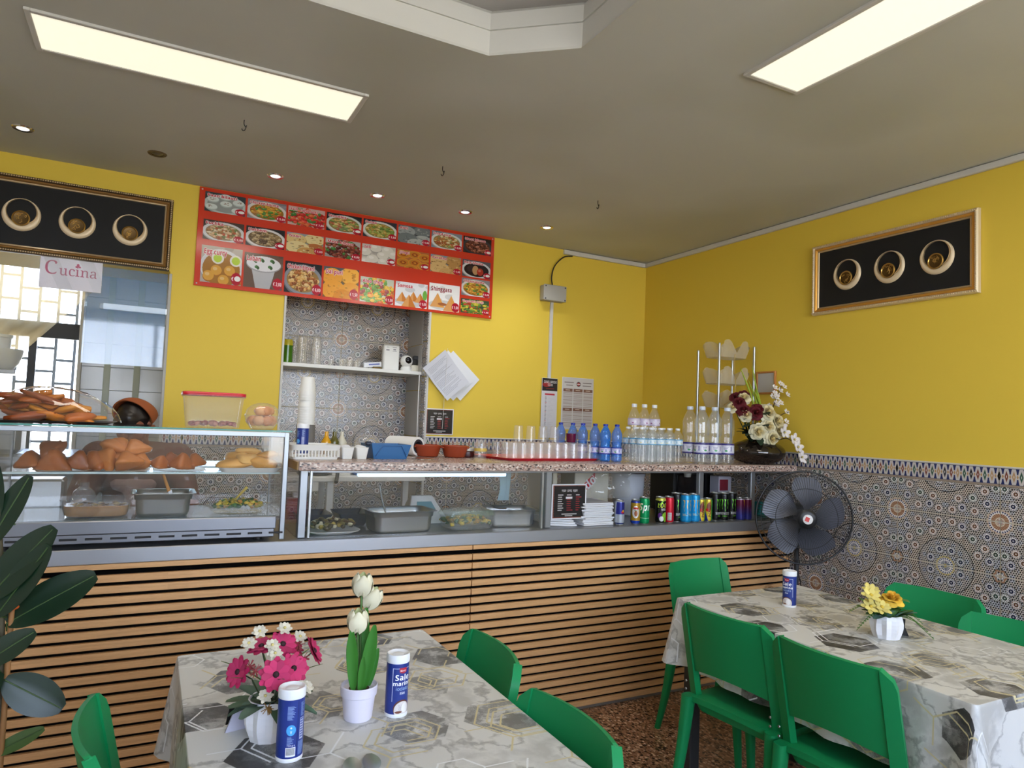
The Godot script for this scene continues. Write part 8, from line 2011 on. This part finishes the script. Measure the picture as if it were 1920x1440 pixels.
func person():
	# local: faces +z (towards the counter), feet on the floor; head bowed to the left over the work
	var t := thing("person", "person bending over behind the heated display, dark hair under an orange-brown head covering, brown clothes", "person", Vector3(-3.63, 0, 0.53), -0.1)
	var V := func(x: float, y: float, z: float) -> Vector3: return Vector3(x, y, z)
	var sk := mat(rgb(142, 88, 62), 0.5); sk.subsurf_scatter_enabled = true; sk.subsurf_scatter_strength = 0.05
	var hips := Vector3(0, 0.86, 0); var chest := Vector3(0.0, 1.14, 0.04); var neck := Vector3(-0.01, 1.28, 0.08); var hc := Vector3(-0.015, 1.385, 0.13)
	var sl := Vector3(0.175, 1.215, 0.05); var sr := Vector3(-0.175, 1.215, 0.05)
	var el := Vector3(0.25, 0.99, 0.14); var er := Vector3(-0.24, 0.98, 0.15); var wl := Vector3(0.13, 0.995, 0.31); var wr := Vector3(-0.12, 0.99, 0.31)
	# body: legs, trunk, neck, arms as one surface
	var B := [[hips, Vector3(0, 1.0, 0.02), 0.135, 0.125], [Vector3(0, 1.0, 0.02), chest, 0.125, 0.13], [Vector3(0.07, 1.16, 0.045), Vector3(-0.07, 1.16, 0.045), 0.115, 0.115], [sl, sr, 0.06, 0.06], [chest, neck, 0.08, 0.052], [neck, hc + Vector3(0, -0.05, 0), 0.05, 0.05],
		[Vector3(0.085, 0.86, 0), Vector3(0.1, 0.46, 0.03), 0.09, 0.058], [Vector3(0.1, 0.46, 0.03), Vector3(0.1, 0.07, 0.0), 0.056, 0.036], [Vector3(-0.085, 0.86, 0), Vector3(-0.1, 0.46, 0.03), 0.09, 0.058], [Vector3(-0.1, 0.46, 0.03), Vector3(-0.1, 0.07, 0.0), 0.056, 0.036],
		[Vector3(0.1, 0.04, -0.02), Vector3(0.11, 0.03, 0.16), 0.038, 0.03], [Vector3(-0.1, 0.04, -0.02), Vector3(-0.11, 0.03, 0.16), 0.038, 0.03],
		[sl, el, 0.056, 0.042], [el, wl, 0.042, 0.027], [sr, er, 0.056, 0.042], [er, wr, 0.042, 0.027]]
	part("body", nets(B, 0.014, 0.03), sk, t)
	# clothing a little outside it: tunic with sleeves to the elbow, trousers
	var C := [[Vector3(0, 0.78, 0), Vector3(0, 1.0, 0.02), 0.17, 0.142], [Vector3(0, 1.0, 0.02), chest, 0.142, 0.146], [Vector3(0.07, 1.16, 0.045), Vector3(-0.07, 1.16, 0.045), 0.13, 0.13], [sl, sr, 0.074, 0.074], [sl, sl.lerp(el, 0.85), 0.072, 0.062], [sr, sr.lerp(er, 0.85), 0.072, 0.062], [Vector3(0, 0.62, 0.0), Vector3(0, 0.8, 0), 0.19, 0.17]]
	part("tunic", nets(C, 0.014, 0.03), mat(rgb(104, 70, 58), 0.85), t)
	var T2 := [[Vector3(0.085, 0.8, 0), Vector3(0.1, 0.46, 0.03), 0.104, 0.078], [Vector3(0.1, 0.46, 0.03), Vector3(0.1, 0.12, 0.0), 0.076, 0.062], [Vector3(-0.085, 0.8, 0), Vector3(-0.1, 0.46, 0.03), 0.104, 0.078], [Vector3(-0.1, 0.46, 0.03), Vector3(-0.1, 0.12, 0.0), 0.076, 0.062]]
	part("trousers", nets(T2, 0.016, 0.03), mat(rgb(70, 64, 66), 0.85), t)
	part("apron", nets([[Vector3(-0.06, 1.1, 0.13), Vector3(0.06, 1.1, 0.13), 0.05, 0.05], [Vector3(-0.1, 0.9, 0.13), Vector3(0.1, 0.9, 0.13), 0.055, 0.055], [Vector3(-0.1, 0.7, 0.14), Vector3(0.1, 0.7, 0.14), 0.05, 0.05], [Vector3(0, 0.7, 0.14), Vector3(0, 1.1, 0.13), 0.05, 0.05]], 0.014, 0.04), mat(rgb(150, 120, 112), 0.85), t)
	# head, bowed forward and turned to its right
	var hb := Basis(Vector3.UP, -0.5) * Basis(Vector3.RIGHT, 0.62)
	var h := func(x: float, y: float, z: float) -> Vector3: return hc + hb * Vector3(x, y, z)
	var Hd := [[h.call(0, 0.02, -0.018), h.call(0, 0.02, 0.012), 0.078, 0.074], [h.call(0, -0.02, 0.03), h.call(0, -0.072, 0.05), 0.056, 0.034], [h.call(0.02, -0.066, 0.05), h.call(-0.02, -0.066, 0.05), 0.026, 0.026], [h.call(0, 0.004, 0.088), h.call(0, -0.03, 0.106), 0.01, 0.014], [h.call(0.012, -0.034, 0.094), h.call(-0.012, -0.034, 0.094), 0.009, 0.009],
		[h.call(0.018, -0.058, 0.079), h.call(-0.018, -0.058, 0.079), 0.008, 0.008], [h.call(0.034, 0.016, 0.078), h.call(0.014, 0.018, 0.083), 0.01, 0.01], [h.call(-0.034, 0.016, 0.078), h.call(-0.014, 0.018, 0.083), 0.01, 0.01], [h.call(0.045, -0.025, 0.05), h.call(0.03, -0.03, 0.06), 0.026, 0.024], [h.call(-0.045, -0.025, 0.05), h.call(-0.03, -0.03, 0.06), 0.026, 0.024],
		[h.call(0.077, 0.006, 0.0), h.call(0.079, -0.03, 0.004), 0.012, 0.009], [h.call(-0.077, 0.006, 0.0), h.call(-0.079, -0.03, 0.004), 0.012, 0.009], [hc + hb * Vector3(0, -0.03, -0.02), neck, 0.05, 0.05]]
	var hd := part("head", nets(Hd, 0.0045, 0.012), sk, t)
	for s: float in [-1.0, 1.0]:
		var e := MB.new(); e.ell(h.call(s * 0.03, 0.004, 0.077), Vector3(0.012, 0.008, 0.008), 12, 8, hb); part("eye", e, mat(rgb(60, 44, 36), 0.15), hd)
	part("lips", nets([[h.call(0.014, -0.055, 0.085), h.call(-0.014, -0.055, 0.085), 0.0045, 0.0045]], 0.0025, 0.004), mat(rgb(120, 62, 54), 0.45), hd)
	part("hair", nets([[h.call(0, 0.045, -0.01), h.call(0, 0.04, 0.02), 0.074, 0.066], [h.call(0.04, 0.03, 0.0), h.call(0.045, 0.0, 0.02), 0.045, 0.03], [h.call(-0.04, 0.03, 0.0), h.call(-0.045, 0.0, 0.02), 0.045, 0.03], [h.call(0.02, 0.07, 0.045), h.call(-0.03, 0.06, 0.06), 0.026, 0.022], [h.call(0, 0.02, -0.05), h.call(0, -0.03, -0.05), 0.056, 0.045]], 0.005, 0.012), mat(rgb(26, 18, 15), 0.4), t)
	# head covering slipped back over the crown
	var P := []
	for i in 10:
		var f := i / 9.0; var row := PackedVector3Array()
		for j in 33:
			var a := lerpf(-0.25, PI + 0.25, j / 32.0); var rr := 0.096 * (1.0 - 0.42 * f * f)
			row.append(h.call(cos(a) * rr, 0.035 + sin(a) * rr * 1.05 - 0.03 * f * f, 0.0 - 0.1 * f))
		P.append(row)
	var mb := MB.new(); mb.grid(P)
	var P2 := []
	for r in P:
		var q := PackedVector3Array()
		for p in r: q.append(h.call(0, 0.03, -0.03).lerp(p, 1.07))
		q.reverse(); P2.append(q)
	mb.grid(P2); var e0 := PackedVector3Array(P[0]); var e1 := PackedVector3Array(P2[0]); e1.reverse(); mb.grid([e1, e0])
	var sc := mat(rgb(150, 78, 36), 0.75); sc.cull_mode = BaseMaterial3D.CULL_DISABLED
	part("head_covering", mb, sc, t)
	# hands held low over the work, five fingers each
	for s: float in [-1.0, 1.0]:
		var w: Vector3 = wl if s > 0 else wr
		var palm := w + Vector3(-s * 0.022, -0.012, 0.065)
		var K := [[w, palm, 0.025, 0.026], [palm + Vector3(0.02, 0, 0), palm + Vector3(-0.02, 0, 0), 0.017, 0.017]]
		for k in 4:
			var b := palm + Vector3((k - 1.5) * 0.019, 0.002, 0.018); var l: float = [0.026, 0.031, 0.033, 0.028][k if s > 0 else 3 - k]
			var m1 := b + Vector3(0, -0.004, l); var m2 := m1 + Vector3(0, -0.016, l * 0.62); var m3 := m2 + Vector3(0, -0.018, l * 0.2)
			K.append_array([[b, m1, 0.0095, 0.0088], [m1, m2, 0.0088, 0.008], [m2, m3, 0.008, 0.0072]])
		var tb := palm + Vector3(-s * 0.026, 0.0, -0.02)
		K.append_array([[tb, tb + Vector3(-s * 0.022, -0.008, 0.024), 0.012, 0.01], [tb + Vector3(-s * 0.022, -0.008, 0.024), tb + Vector3(-s * 0.02, -0.018, 0.05), 0.01, 0.0085]])
		part("hand", nets(K, 0.004, 0.006), sk, t)
